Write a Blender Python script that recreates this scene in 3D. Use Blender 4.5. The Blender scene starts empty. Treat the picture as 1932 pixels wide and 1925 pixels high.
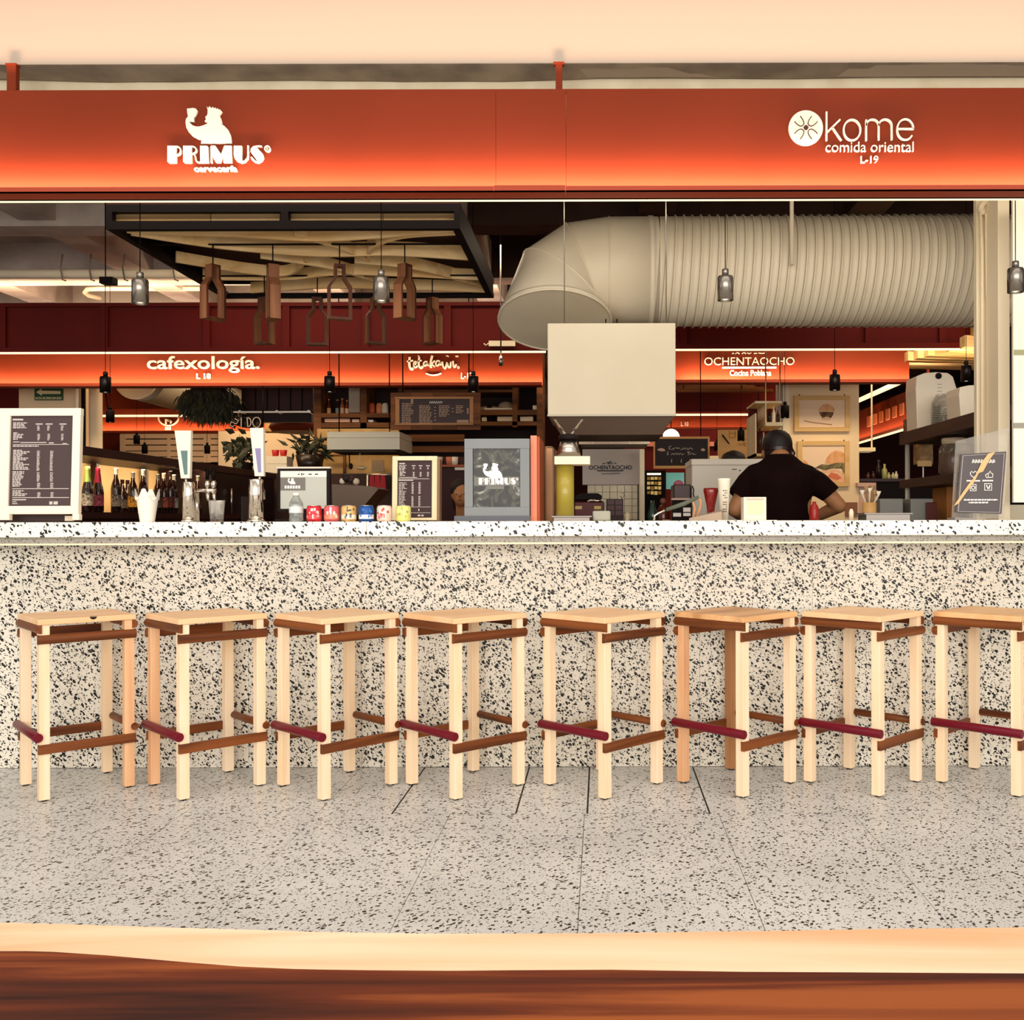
import bpy, bmesh, math, random
from mathutils import Vector, Matrix
from mathutils.geometry import tessellate_polygon
R = random.Random(7)
SC = bpy.context.scene
COL = SC.collection
PI = math.pi
F, CX, CY, H, ROLL = 1904.0, 1135.0, 981.0, 1.15, 0.0025

# ---------------------------------------------------------------- camera, world, lights
cam = bpy.data.objects.new('camera', bpy.data.cameras.new('camera')); COL.objects.link(cam)
cam.location = (0, 0, H); cam.rotation_euler = (PI/2, ROLL, 0)
cam.data.sensor_width = 36; cam.data.lens = F/1932*36
cam.data.shift_x = (966-CX)/1932; cam.data.shift_y = (CY-962.5)/1932
cam.data.clip_start = .05; cam.data.clip_end = 60
SC.camera = cam
SC.view_settings.view_transform = 'Standard'; SC.view_settings.look = 'None'
SC.view_settings.gamma = 1; SC.view_settings.use_curve_mapping = False
SC.view_settings.exposure = 0.0
try:
    SC.cycles.max_bounces = 8; SC.cycles.diffuse_bounces = 4; SC.cycles.glossy_bounces = 3
    SC.cycles.transmission_bounces = 6; SC.cycles.transparent_max_bounces = 8
    SC.cycles.caustics_reflective = False; SC.cycles.caustics_refractive = False
    SC.cycles.sample_clamp_indirect = 4
except Exception: pass

def P(x, y, Y):
    """point at depth Y whose place in the photograph is (x, y)"""
    u = (x-CX)/F; v = (CY-y)/F
    return Vector(((u+v*ROLL)*Y, Y, H+(v-u*ROLL)*Y))
def PX(x, Y, y=900): return P(x, y, Y).x
def PZ(y, Y, x=1000): return P(x, y, Y).z
def L(h):
    h = h.lstrip('#'); c = [int(h[i:i+2], 16)/255 for i in (0, 2, 4)]
    return tuple(x/12.92 if x <= .04045 else ((x+.055)/1.055)**2.4 for x in c)+(1,)

w = bpy.data.worlds.new('world'); SC.world = w; w.use_nodes = True
w.node_tree.nodes['Background'].inputs[0].default_value = L('#fffaf4')
w.node_tree.nodes['Background'].inputs[1].default_value = 1.0

def area(name, loc, rot, sx, sy, watts, col='#ffe0b8', spread=180):
    l = bpy.data.lights.new(name, 'AREA'); l.shape = 'RECTANGLE'; l.size = sx; l.size_y = sy
    l.energy = watts; l.color = L(col)[:3]; l.spread = math.radians(spread)
    o = bpy.data.objects.new(name, l); COL.objects.link(o); o.location = loc; o.rotation_euler = rot
    return o
# daylight falling in from the open hall behind the camera, then added fill lights
area('daylight_front', (0.3, -5.2, 2.3), (math.radians(90), 0, 0), 12, 3.4, 700, '#fffaf2')
area('hall_fill_down', (0, 1.6, 4.55), (0, 0, 0), 10, 2.6, 205, '#fffdf8')  # added overhead fill, no real fitting; lifts floor and table
area('counter_fill', (-.2, 4.72, 2.93), (math.radians(78), 0, 0), 6.0, .2, 24, '#fff0da')  # added fill hidden behind the beam, brightens duct, hood and column
# light lines of the sign beams
YF, YR, YD, YI = 4.42, 10.05, 15.4, 8.2      # depths: front beam, beam across the aisle, far beam, rear edge of the island
area('led_front_beam', (-.35, YF-.055, PZ(354, YF)), (math.radians(135), 0, 0), 6.6, .02, 52, '#ffd6c8', 180)
area('led_front_soffit', (-.35, YF-.05, PZ(166, YF)), (math.radians(176), 0, 0), 6.8, .02, 22, '#ffccaa', 64)
area('led_rear_beam', (-2.4, YR-.07, PZ(724, YR)), (math.radians(135), 0, 0), 7.6, .03, 52, '#ffdcc0', 160)
area('led_rear_beam', (2.1, YR-.07, PZ(720, YR)), (math.radians(135), 0, 0), 2.6, .03, 18, '#ffdcc0', 160)
area('led_far_beam', (-2, YD-.07, PZ(813, YD)), (math.radians(140), 0, 0), 12, .05, 75, '#ffcfa2', 160)
area('led_rear_ceiling', (-2.4, 9.3, 3.05), (PI, 0, 0), 7.0, .2, 60, '#ffdcb4', 150)
# added warm fill lights in the hall behind, not real ceiling fittings
area('hall_fill', (-3.2, 12.2, 3.2), (0, 0, 0), 5, 2.0, 190, '#ffe6c4')
area('hall_fill', (3.2, 12.2, 3.2), (0, 0, 0), 4, 2.0, 110, '#ffe6c4')
area('hall_fill', (-1.6, 7.6, 3.25), (0, 0, 0), 3.0, .4, 26, '#ffe6c4')
area('hall_fill', (2.6, 7.6, 3.25), (0, 0, 0), 1.6, .4, 14, '#ffe6c4')
area('aisle_fill', (2.5, 8.7, 3.2), (math.radians(42), 0, 0), 1.6, .4, 42, '#ffe2b8')  # added fill to brighten the picture pillar
area('aisle_fill', (-4.2, 8.9, 3.2), (math.radians(42), 0, 0), 3.0, .4, 60, '#ffe2b8')  # added fill to brighten the far left pillar and boards
area('shelf_fill', (-3.18, 7.0, 1.540), (0, math.radians(38), 0), .02, 2.5, 16, '#ffe2b4')  # added fill under the shelf top, lifts the dim back panel

# ---------------------------------------------------------------- mapping and mesh helpers

class M:
    def __init__(s): s.v = []; s.f = []; s.m = []; s.sm = []; s.cur = 0
    def add(s, vs, fs, smooth=False):
        n = len(s.v); s.v += [Vector(p) for p in vs]
        for f in fs: s.f.append([i+n for i in f]); s.m.append(s.cur); s.sm.append(smooth)
        return s
    def box(s, x0, x1, y0, y1, z0, z1):
        if x0 > x1: x0, x1 = x1, x0
        if y0 > y1: y0, y1 = y1, y0
        if z0 > z1: z0, z1 = z1, z0
        return s.add([(x0,y0,z0),(x1,y0,z0),(x1,y1,z0),(x0,y1,z0),(x0,y0,z1),(x1,y0,z1),(x1,y1,z1),(x0,y1,z1)],
                     [(0,3,2,1),(4,5,6,7),(0,1,5,4),(1,2,6,5),(2,3,7,6),(3,0,4,7)])
    def pbox(s, x0, y0, x1, y1, Y, d=.02):
        a = P(x0, y0, Y); b = P(x1, y1, Y)
        return s.box(a.x, b.x, Y, Y+d, a.z, b.z)
    def ring(s, rings, closed=True, caps=True, smooth=True):
        n = len(rings[0]); base = len(s.v); vs = [p for r in rings for p in r]; fs = []
        for i in range(len(rings)-1):
            for j in range(n if closed else n-1):
                k = (j+1) % n
                fs.append((i*n+j, i*n+k, (i+1)*n+k, (i+1)*n+j))
        s.add(vs, fs, smooth)
        if caps:
            s.f.append([base+j for j in range(n)][::-1]); s.m.append(s.cur); s.sm.append(False)
            e = base+(len(rings)-1)*n
            s.f.append([e+j for j in range(n)]); s.m.append(s.cur); s.sm.append(False)
        return s
    def tube(s, pts, r, n=10, caps=True, smooth=True):
        pts = [Vector(p) for p in pts]; rs = r if isinstance(r, (list, tuple)) else [r]*len(pts)
        rings = []; up = None
        for i, p in enumerate(pts):
            d = (pts[min(i+1, len(pts)-1)]-pts[max(i-1, 0)]).normalized()
            if up is None: up = Vector((0,0,1)) if abs(d.z) < .9 else Vector((1,0,0))
            a = d.cross(up).normalized(); b = a.cross(d).normalized(); up = b
            rings.append([p+a*math.cos(t)*rs[i]+b*math.sin(t)*rs[i] for t in [2*PI*k/n for k in range(n)]])
        return s.ring(rings, True, caps, smooth)
    def cyl(s, p0, p1, r0, r1=None, n=16, caps=True): return s.tube([p0, p1], [r0, r0 if r1 is None else r1], n, caps)
    def lathe(s, prof, c=(0,0,0), n=20, caps=True):
        c = Vector(c)
        return s.ring([[c+Vector((r*math.cos(2*PI*k/n), r*math.sin(2*PI*k/n), z)) for k in range(n)] for r, z in prof], True, caps)
    def ball(s, c, rx, ry=None, rz=None, n=12, m=8):
        ry = ry or rx; rz = rz or rx
        return s.ring([[Vector((c[0]+rx*math.sin(a)*math.cos(2*PI*k/n), c[1]+ry*math.sin(a)*math.sin(2*PI*k/n), c[2]-rz*math.cos(a)))
                for k in range(n)] for a in [max(.02, min(PI-.02, PI*i/m)) for i in range(m+1)]])
    def prism(s, poly, y0, y1):
        """poly of (x,z) extruded from y0 (front) to y1"""
        a = sum(poly[i][0]*poly[(i+1) % len(poly)][1]-poly[(i+1) % len(poly)][0]*poly[i][1] for i in range(len(poly)))
        if a < 0: poly = poly[::-1]
        n = len(poly)
        tri = tessellate_polygon([[Vector((p[0], p[1], 0)) for p in poly]])
        vs = [(p[0], y0, p[1]) for p in poly]+[(p[0], y1, p[1]) for p in poly]
        fs = []
        for t in tri:
            q = [poly[i] for i in t]
            ar = (q[1][0]-q[0][0])*(q[2][1]-q[0][1])-(q[2][0]-q[0][0])*(q[1][1]-q[0][1])
            t = t if ar > 0 else t[::-1]
            fs.append(tuple(t)); fs.append(tuple(i+n for i in t[::-1]))
        fs += [(i, i+n, (i+1) % n+n, (i+1) % n) for i in range(n)]
        return s.add(vs, fs)
    def stroke(s, pts, wd, y0, y1, closed=False):
        """ribbon of width wd along (x,z) points, round ended"""
        pts = [Vector((p[0], p[1])) for p in pts]
        if closed: pts = pts+[pts[0], pts[1]]
        lf = []; rt = []
        for i, p in enumerate(pts):
            d = (pts[min(i+1, len(pts)-1)]-pts[max(i-1, 0)])
            d = d.normalized() if d.length > 1e-9 else Vector((1, 0)); nn = Vector((-d.y, d.x))*wd/2
            lf.append(p+nn); rt.append(p-nn)
        if closed: lf = lf[:-1]; rt = rt[:-1]
        vs = []; fs = []
        for a, b in zip(lf, rt): vs += [(a.x, y0, a.y), (b.x, y0, b.y), (a.x, y1, a.y), (b.x, y1, b.y)]
        for i in range(len(lf)-1):
            q = i*4
            fs += [(q, q+1, q+5, q+4), (q+2, q+6, q+7, q+3), (q, q+4, q+6, q+2), (q+1, q+3, q+7, q+5)]
        e = (len(lf)-1)*4
        fs += [(0, 2, 3, 1), (e, e+1, e+3, e+2)]
        return s.add(vs, fs)
    def xf(s, mat, start=0):
        for i in range(start, len(s.v)): s.v[i] = mat @ s.v[i]
        return s
    def mesh(s, name, mats):
        me = bpy.data.meshes.new(name); me.from_pydata([tuple(v) for v in s.v], [], s.f)
        for m in mats: me.materials.append(m)
        me.polygons.foreach_set('material_index', s.m); me.polygons.foreach_set('use_smooth', s.sm)
        me.update(); return me

THINGS = []
def put(name, m, mat, parent=None, bevel=0, label=None, stuff=False):
    mats = mat if isinstance(mat, (list, tuple)) else ([mat] if mat else [])
    me = m.mesh(name, mats) if isinstance(m, M) else m
    o = bpy.data.objects.new(name, me); COL.objects.link(o)
    if parent is not None: o.parent = parent
    if bevel:
        b = o.modifiers.new('bevel', 'BEVEL'); b.width = bevel; b.segments = 2; b.limit_method = 'ANGLE'
    if label: o['label'] = label
    if stuff: o['kind'] = 'stuff'
    return o
def T(name, label, cat, group=None, rot=None, fixed=False):
    o = bpy.data.objects.new(name, None); COL.objects.link(o); o.empty_display_size = .05
    o['label'] = label; o['category'] = cat
    if group: o['group'] = group
    if not fixed: THINGS.append((o, rot))
    return o
def one(name, m, mat, label, cat, group=None, rot=None, bevel=0, stuff=False):
    o = put(name, m, mat, None, bevel, label, stuff)
    o['category'] = cat
    if group: o['group'] = group
    THINGS.append((o, rot)); return o
def struct(name, m, mat, bevel=0):
    o = put(name, m, mat, None, bevel); o['kind'] = 'structure'; return o
def dup(o, parent=None):
    c = o.copy(); COL.objects.link(c); c.parent = parent
    for ch in o.children: dup(ch, c)
    return c
def finish():
    for o, rot in THINGS:
        obs = [o]+list(o.children_recursive); ms = [x for x in obs if x.type == 'MESH']
        if not ms: continue
        lo = [min(v.co[i] for x in ms for v in x.data.vertices) for i in range(3)]
        hi = [max(v.co[i] for x in ms for v in x.data.vertices) for i in range(3)]
        c = Vector(((lo[0]+hi[0])/2, (lo[1]+hi[1])/2, lo[2]))
        if rot == 'front': c.y = lo[1]
        if rot == 'top': c.z = hi[2]
        seen = set()
        for x in ms:
            if x.data.name in seen: continue
            seen.add(x.data.name); x.data.transform(Matrix.Translation(-c))
        o.location = c
        if isinstance(rot, (tuple, list)): o.rotation_euler = rot

# ---------------------------------------------------------------- materials
MATS = {}
def mat(name, col='#888888', rough=.5, metal=0, emit=0, noise=None, bump=0, trans=0, spec=.3, coat=0, alpha=1, bscale=60):
    if name in MATS: return MATS[name]
    m = bpy.data.materials.new(name); m.use_nodes = True; nt = m.node_tree; b = nt.nodes['Principled BSDF']
    b.inputs['Base Color'].default_value = L(col); b.inputs['Roughness'].default_value = rough
    b.inputs['Metallic'].default_value = metal; b.inputs['Specular IOR Level'].default_value = spec
    b.inputs['Transmission Weight'].default_value = trans; b.inputs['Coat Weight'].default_value = coat
    b.inputs['Alpha'].default_value = alpha
    if emit:
        b.inputs['Emission Color'].default_value = L(col); b.inputs['Emission Strength'].default_value = emit
    if noise or bump:
        tc = nt.nodes.new('ShaderNodeTexCoord'); n = nt.nodes.new('ShaderNodeTexNoise')
        n.inputs['Scale'].default_value = bscale if not noise else noise[1]; n.inputs['Detail'].default_value = 5
        nt.links.new(tc.outputs['Object'], n.inputs['Vector'])
        if noise:
            mx = nt.nodes.new('ShaderNodeMix'); mx.data_type = 'RGBA'
            mx.inputs[6].default_value = L(col); mx.inputs[7].default_value = L(noise[0])
            rp = nt.nodes.new('ShaderNodeMapRange'); rp.inputs[1].default_value = .35; rp.inputs[2].default_value = .65
            nt.links.new(n.outputs[0], rp.inputs[0]); nt.links.new(rp.outputs[0], mx.inputs[0]); nt.links.new(mx.outputs[2], b.inputs['Base Color'])
        if bump:
            bp = nt.nodes.new('ShaderNodeBump'); bp.inputs['Strength'].default_value = bump; bp.inputs['Distance'].default_value = .01
            nt.links.new(n.outputs[0], bp.inputs['Height']); nt.links.new(bp.outputs[0], b.inputs['Normal'])
    MATS[name] = m; return m
def wood(name, c1, c2, axis='x', scale=14, rough=.55, stretch=.08, coat=0, c3=None, world=False):
    if name in MATS: return MATS[name]
    m = bpy.data.materials.new(name); m.use_nodes = True; nt = m.node_tree; b = nt.nodes['Principled BSDF']
    b.inputs['Roughness'].default_value = rough; b.inputs['Coat Weight'].default_value = coat; b.inputs['Specular IOR Level'].default_value = .25
    tc = nt.nodes.new('ShaderNodeTexCoord'); mp = nt.nodes.new('ShaderNodeMapping')
    sc = [1, 1, 1]; sc['xyz'.index(axis)] = stretch; mp.inputs['Scale'].default_value = sc
    oi = nt.nodes.new('ShaderNodeObjectInfo'); ad = nt.nodes.new('ShaderNodeVectorMath'); ad.operation = 'ADD'
    ml = nt.nodes.new('ShaderNodeMath'); ml.operation = 'MULTIPLY'; ml.inputs[1].default_value = 13
    nt.links.new(oi.outputs['Random'], ml.inputs[0]); nt.links.new(tc.outputs['Object'], ad.inputs[0]); nt.links.new(ml.outputs[0], ad.inputs[1])
    nt.links.new(ad.outputs[0], mp.inputs['Vector'])
    n = nt.nodes.new('ShaderNodeTexNoise'); n.inputs['Scale'].default_value = scale; n.inputs['Detail'].default_value = 7; n.inputs['Distortion'].default_value = .6
    nt.links.new(mp.outputs[0], n.inputs['Vector'])
    cr = nt.nodes.new('ShaderNodeValToRGB'); nt.links.new(n.outputs[0], cr.inputs[0])
    e = cr.color_ramp.elements; e[0].position = .32; e[0].color = L(c2); e[1].position = .62; e[1].color = L(c1)
    if c3: k = e.new(.5); k.color = L(c3)
    nt.links.new(cr.outputs[0], b.inputs['Base Color'])
    bp = nt.nodes.new('ShaderNodeBump'); bp.inputs['Strength'].default_value = .12; bp.inputs['Distance'].default_value = .004
    nt.links.new(n.outputs[0], bp.inputs['Height']); nt.links.new(bp.outputs[0], b.inputs['Normal'])
    MATS[name] = m; return m
def terrazzo(name, base, base2, chip, big=42, small=85, tb=.42, ts=.33, rough=.35, mid='#8f877a', flat=1):
    """cement with chips: two layers of cells, each chip cut to its own size"""
    m = bpy.data.materials.new(name); m.use_nodes = True; nt = m.node_tree; b = nt.nodes['Principled BSDF']
    N = nt.nodes.new; LK = nt.links.new
    b.inputs['Roughness'].default_value = rough; b.inputs['Specular IOR Level'].default_value = .3
    tc = N('ShaderNodeTexCoord'); gm = N('ShaderNodeNewGeometry')
    dn = N('ShaderNodeTexNoise'); dn.inputs['Scale'].default_value = 60; dn.inputs['Detail'].default_value = 2
    LK(gm.outputs['Position'], dn.inputs['Vector'])
    sb = N('ShaderNodeVectorMath'); sb.operation = 'MULTIPLY_ADD'; sb.inputs[1].default_value = (.02,)*3
    LK(dn.outputs[1], sb.inputs[0]); LK(gm.outputs['Position'], sb.inputs[2])
    def layer(scale, th, seed):
        mp = N('ShaderNodeMapping'); mp.inputs['Location'].default_value = (seed, seed*.7, seed*.3); mp.inputs['Rotation'].default_value = (.2, .7 if seed < 2 else -.5, .6)
        LK(sb.outputs[0], mp.inputs['Vector'])
        m_2 = N('ShaderNodeMapping'); m_2.inputs['Scale'].default_value = (1.35, .8, .85) if seed < 2 else (.8, .9, 1.4); LK(mp.outputs[0], m_2.inputs['Vector']); mp = m_2
        v = N('ShaderNodeTexVoronoi'); v.inputs['Scale'].default_value = scale; v.inputs['Randomness'].default_value = 1
        LK(mp.outputs[0], v.inputs['Vector'])
        s = N('ShaderNodeSeparateColor'); LK(v.outputs['Color'], s.inputs[0])
        t = N('ShaderNodeMath'); t.operation = 'MULTIPLY'; t.inputs[1].default_value = th; LK(s.outputs[0], t.inputs[0])
        c = N('ShaderNodeMath'); c.operation = 'LESS_THAN'; LK(v.outputs['Distance'], c.inputs[0]); LK(t.outputs[0], c.inputs[1])
        return c, s
    a, sa = layer(big, tb, 1.0); c, s2 = layer(small, ts, 5.0)
    gn = N('ShaderNodeTexNoise'); gn.inputs['Scale'].default_value = 1.3; gn.inputs['Detail'].default_value = 6; LK(gm.outputs['Position'], gn.inputs['Vector'])
    fn = N('ShaderNodeTexNoise'); fn.inputs['Scale'].default_value = 260; LK(gm.outputs['Position'], fn.inputs['Vector'])
    am = N('ShaderNodeMath'); am.operation = 'MULTIPLY_ADD'; am.inputs[1].default_value = .6; LK(fn.outputs[0], am.inputs[0])
    g2 = N('ShaderNodeMapRange'); g2.inputs[1].default_value = .35; g2.inputs[2].default_value = .65; g2.inputs[3].default_value = -.2; g2.inputs[4].default_value = .5
    LK(gn.outputs[0], g2.inputs[0]); LK(g2.outputs[0], am.inputs[2])
    m0 = N('ShaderNodeMix'); m0.data_type = 'RGBA'; m0.inputs[6].default_value = L(base); m0.inputs[7].default_value = L(base2); LK(am.outputs[0], m0.inputs[0])
    m1 = N('ShaderNodeMix'); m1.data_type = 'RGBA'; m1.inputs[7].default_value = L(mid); LK(c.outputs[0], m1.inputs[0]); LK(m0.outputs[2], m1.inputs[6])
    m2 = N('ShaderNodeMix'); m2.data_type = 'RGBA'; m2.inputs[7].default_value = L(chip); LK(a.outputs[0], m2.inputs[0]); LK(m1.outputs[2], m2.inputs[6])
    LK(m2.outputs[2], b.inputs['Base Color'])
    return m

TZ_WALL = terrazzo('terrazzo_counter', '#ece5d6', '#e0d8c8', '#14110e', big=66, small=112, tb=.56, ts=.48, mid='#221e19')
TZ_EDGE = terrazzo('terrazzo_edge', '#f8f2e4', '#efe6d4', '#1c1915', big=52, small=110, tb=.48, ts=.30, mid='#6c6456')
TZ_FLOOR = terrazzo('terrazzo_floor', '#dbdad3', '#bebebb', '#171613', big=66, small=125, tb=.46, ts=.38, rough=.34, mid='#55524c')
TZ_GREY = terrazzo('terrazzo_apron', '#b5afa4', '#a29c91', '#5a554b', big=110, small=190, tb=.45, ts=.4, mid='#7f7a70')
M_JOINT = mat('joint', '#8b8983', .9); M_GROOVE = mat('groove_dark', '#2b2a26', .9)
M_ORANGE = mat('orange_paint', '#722a13', .6, noise=('#6a260f', 1.2), spec=.1)
M_RED = mat('dark_red_paint', '#5c0e07', .6, noise=('#520b05', 1.5), spec=.15)
M_CREAM = mat('cream_paint', '#f3e3c4', .6)
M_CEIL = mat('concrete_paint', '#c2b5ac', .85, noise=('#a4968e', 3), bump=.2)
M_CEILD = mat('shaded_concrete', '#3a2219', .85, noise=('#2a1710', 3))  # right-hand concrete, colour darkened to stand for the weaker light there
M_BEAM = mat('rough_concrete', '#a1917f', .9, noise=('#7f7264', 5), bump=.5)
M_SOFFIT = mat('soffit_plaster', '#aa9a8a', .8, bump=.03)
M_LED = mat('led_line', '#ffe2b4', .5, emit=1.35)
M_WHITE = mat('sign_white', '#dbcdb6', .5, emit=0)
M_BLACK = mat('black_metal', '#0b0303', .6, spec=.12)
M_BLACKM = mat('matt_black', '#190f0e', .75, spec=.2)
M_STEEL = mat('brushed_steel', '#b9b1a6', .28, 1)
M_CHROME = mat('chrome', '#e6ded2', .12, 1)
M_GALV = mat('painted_duct', '#ddd0b8', .4, noise=('#d2c4aa', 2))
W_CREAM = wood('pale_ash', '#fce4c4', '#f4d2a8', 'z', 16, .5, .07)
W_SEAT = wood('seat_beech', '#f6cda0', '#ecba88', 'x', 9, .45, .12)
W_SEAT2 = wood('seat_beech_dark', '#ecbd88', '#b98458', 'x', 7, .45, .14, c3='#e2ae78')
W_PINK = wood('pink_ash', '#eebf92', '#d9a074', 'z', 16, .5, .07)
W_WAL = wood('walnut', '#83471f', '#47200c', 'x', 20, .45, .06)
W_WALY = wood('walnut_y', '#83471f', '#47200c', 'y', 20, .45, .06)
W_BLOND = wood('blond_lattice', '#f2cf98', '#d9ab6c', 'x', 12, .6, .07)
W_RUST = wood('rustic_boards', '#8a5531', '#4e2a17', 'x', 10, .7, .08)
W_DARK = wood('dark_boards', '#4a2a18', '#2a140c', 'x', 12, .7, .08)
W_FRAME = wood('pale_frame', '#ecd9b4', '#dcc294', 'z', 10, .6, .1)
M_MAROON = mat('maroon_lacquer', '#6a0a1e', .38, coat=.08, spec=.2)

# ---------------------------------------------------------------- text
def text_mesh(body, bold=0, shear=0, thick=.01):
    cu = bpy.data.curves.new('t', 'FONT'); cu.body = body; cu.size = 1; cu.offset = bold; cu.shear = shear
    cu.extrude = .5; cu.resolution_u = 3
    o = bpy.data.objects.new('t', cu); COL.objects.link(o)
    dg = bpy.context.evaluated_depsgraph_get(); dg.update()
    me = bpy.data.meshes.new_from_object(o.evaluated_get(dg))
    vs = [v.co.copy() for v in me.vertices]; fs = [list(p.vertices) for p in me.polygons]
    bpy.data.objects.remove(o); bpy.data.curves.remove(cu); bpy.data.meshes.remove(me)
    return vs, fs
def text(body, x0, y0, x1, y1, Y, d=.012, bold=0, shear=0):
    """lettering filling the pixel box, face at depth Y, thickness d; returns list of M, one per letter"""
    vs, fs = text_mesh(body, bold, shear)
    a = P(x0, y1, Y); b = P(x1, y0, Y)
    mx = [min(v.x for v in vs), max(v.x for v in vs), min(v.y for v in vs), max(v.y for v in vs)]
    sx = (b.x-a.x)/(mx[1]-mx[0]); sz = (b.z-a.z)/(mx[3]-mx[2])
    W = [Vector((a.x+(v.x-mx[0])*sx, Y+(d if v.z < 0 else 0), a.z+(v.y-mx[2])*sz)) for v in vs]
    par = list(range(len(W)))
    def fd(i):
        while par[i] != i: par[i] = par[par[i]]; i = par[i]
        return i
    key = {}
    for i, v in enumerate(W):
        k = (round(v.x, 5), round(v.z, 5))
        if k in key: par[fd(i)] = fd(key[k])
        else: key[k] = i
    for f in fs:
        for q in f[1:]: par[fd(q)] = fd(f[0])
    isl = {}
    for i in range(len(W)): isl.setdefault(fd(i), []).append(i)
    cl = []
    for r, ids in sorted(isl.items(), key=lambda t: min(W[i].x for i in t[1])):
        lo = min(W[i].x for i in ids); hi = max(W[i].x for i in ids)
        for c in cl:
            ov = min(hi, c[1])-max(lo, c[0])
            if ov > .4*min(hi-lo, c[1]-c[0]): c[0] = min(lo, c[0]); c[1] = max(hi, c[1]); c[2].add(r); break
        else: cl.append([lo, hi, {r}])
    out = []
    for c in cl:
        m = M(); mp = {}
        for r in c[2]:
            for i in isl[r]: mp[i] = len(m.v); m.v.append(W[i])
        for f in fs:
            if f[0] in mp: m.f.append([mp[i] for i in f]); m.m.append(0); m.sm.append(False)
        out.append(m)
    return out
def letters(parent, body, x0, y0, x1, y1, Y, material=None, d=.012, bold=0, shear=0, single=False):
    ms = text(body, x0, y0, x1, y1, Y, d, bold, shear)
    if single:
        m = M()
        for k in ms: m.add(k.v, k.f)
        return [put('lettering', m, material or M_WHITE, parent, stuff=True)]
    return [put('letter', k, material or M_WHITE, parent) for k in ms]
class Draw:
    """strokes and shapes given in the pixels of an enlarged crop: origin ox,oy and scale s"""
    def __init__(s, ox, oy, sc, Y, d=.012): s.o = (ox, oy, sc); s.Y = Y; s.d = d
    def p(s, q): r = P(s.o[0]+q[0]/s.o[2], s.o[1]+q[1]/s.o[2], s.Y); return (r.x, r.z)
    def stroke(s, m, pts, wd, closed=False, dy=0, smooth=0):
        for _ in range(smooth):
            n = [pts[0]] if not closed else []
            for a, b in zip(pts, pts[1:]+([pts[0]] if closed else [])):
                n += [(a[0]*.75+b[0]*.25, a[1]*.75+b[1]*.25), (a[0]*.25+b[0]*.75, a[1]*.25+b[1]*.75)]
            pts = n+([pts[-1]] if not closed else [])
        m.stroke([s.p(q) for q in pts], wd/s.o[2]*s.Y/F, s.Y+dy, s.Y+s.d, closed); return m
    def poly(s, m, pts, dy=0): m.prism([s.p(q) for q in pts], s.Y+dy, s.Y+s.d); return m
def arc(cx, cy, rx, ry, a0, a1, n=14):
    return [(cx+rx*math.cos(math.radians(a0+(a1-a0)*i/n)), cy+ry*math.sin(math.radians(a0+(a1-a0)*i/n))) for i in range(n+1)]
# ================================================================ SETTING
# floor: base slab and tiles
fl = struct('floor', M().box(-9, 9, -3, 24, -.12, -.012), M_JOINT)
YW = H*F/466   # foot of the counter wall
xs = [-.07+.525*k for k in range(-8, 12)]; ys = [-1.3, -.6, -.05, .48, 1.0, 1.53, 2.05, 2.58, 3.11, 3.643, 3.952, YW]
tm = {}
X_ = lambda px, y: P(px, y, H*F/(y-CY)).x
hatch = [X_(738, 1535), X_(972, 1535), X_(1107, 1533), X_(1338, 1535)]
for j in range(len(ys)-1):
    row = xs
    if j == len(ys)-2: row = [x for x in xs if x < -1.0] + hatch + [x for x in xs if x > 1.0]
    for i in range(len(row)-1):
        gap = .0011 if j < len(ys)-2 else .0013
        wide = j == len(ys)-2 and -1 < row[i] < .6
        g0 = .006 if (j == len(ys)-2 and row[i] in hatch) else gap
        wd = round(row[i+1]-row[i], 4)
        o = put('tile', M().box(row[i]+g0, row[i+1]-gap, ys[j]+gap, ys[j+1]-(.002 if not wide else .004), -.014, R.uniform(-.0006, 0)), TZ_FLOOR, fl)
for x in hatch:
    put('groove', M().box(x-.0012, x+.0058, ys[-2], ys[-1]-.004, -.0119, -.0012), M_GROOVE, fl)
for x0, x1 in ((hatch[0], hatch[1]), (hatch[2], hatch[3])):
    put('groove', M().box(x0, x1, ys[-2]-.001, ys[-2]+.0022, -.0119, -.0008), M_GROOVE, fl)
put('floor_screed', M().box(-9, 9, YW, 24, -.014, -.001), mat('far_floor', '#6a5a4c', .5, noise=('#54463a', 2)), fl)

# counter: wall faced with terrazzo panels, slab with grey apron
cw = struct('wall_counter', M().box(-3.4, 3.4, YW+.02, YW+.15, 0, 1.07), M_JOINT)
px = [-.07+.525*k for k in range(-6, 7)]
for i in range(len(px)-1):
    put('panel', M().box(px[i]+.0006, px[i+1]-.0006, YW+R.uniform(-.0006, .0006), YW+.021, 0.001, 1.05), TZ_WALL, cw)
ct = T('bar_counter', 'long white terrazzo bar counter top with black chips above the row of stools', 'counter')
sx = [-3.35, -1.03, 1.07, 3.35]
for i in range(3):
    put('slab', M().box(sx[i]+.0005, sx[i+1]-.0005, 4.42, 5.35, PZ(1012, 4.42), 1.145), TZ_EDGE, ct, bevel=.003)
put('apron', M().box(-3.35, 3.35, 4.47, YW, PZ(1023.5, 4.47), PZ(1011, 4.42)-.0005), TZ_GREY, ct)
put('edge_trim', M().box(-3.35, 3.35, 4.462, 4.474, PZ(1027, 4.465), PZ(1023.5, 4.465)), mat('pale_trim', '#fff0cf', .4), ct)

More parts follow.
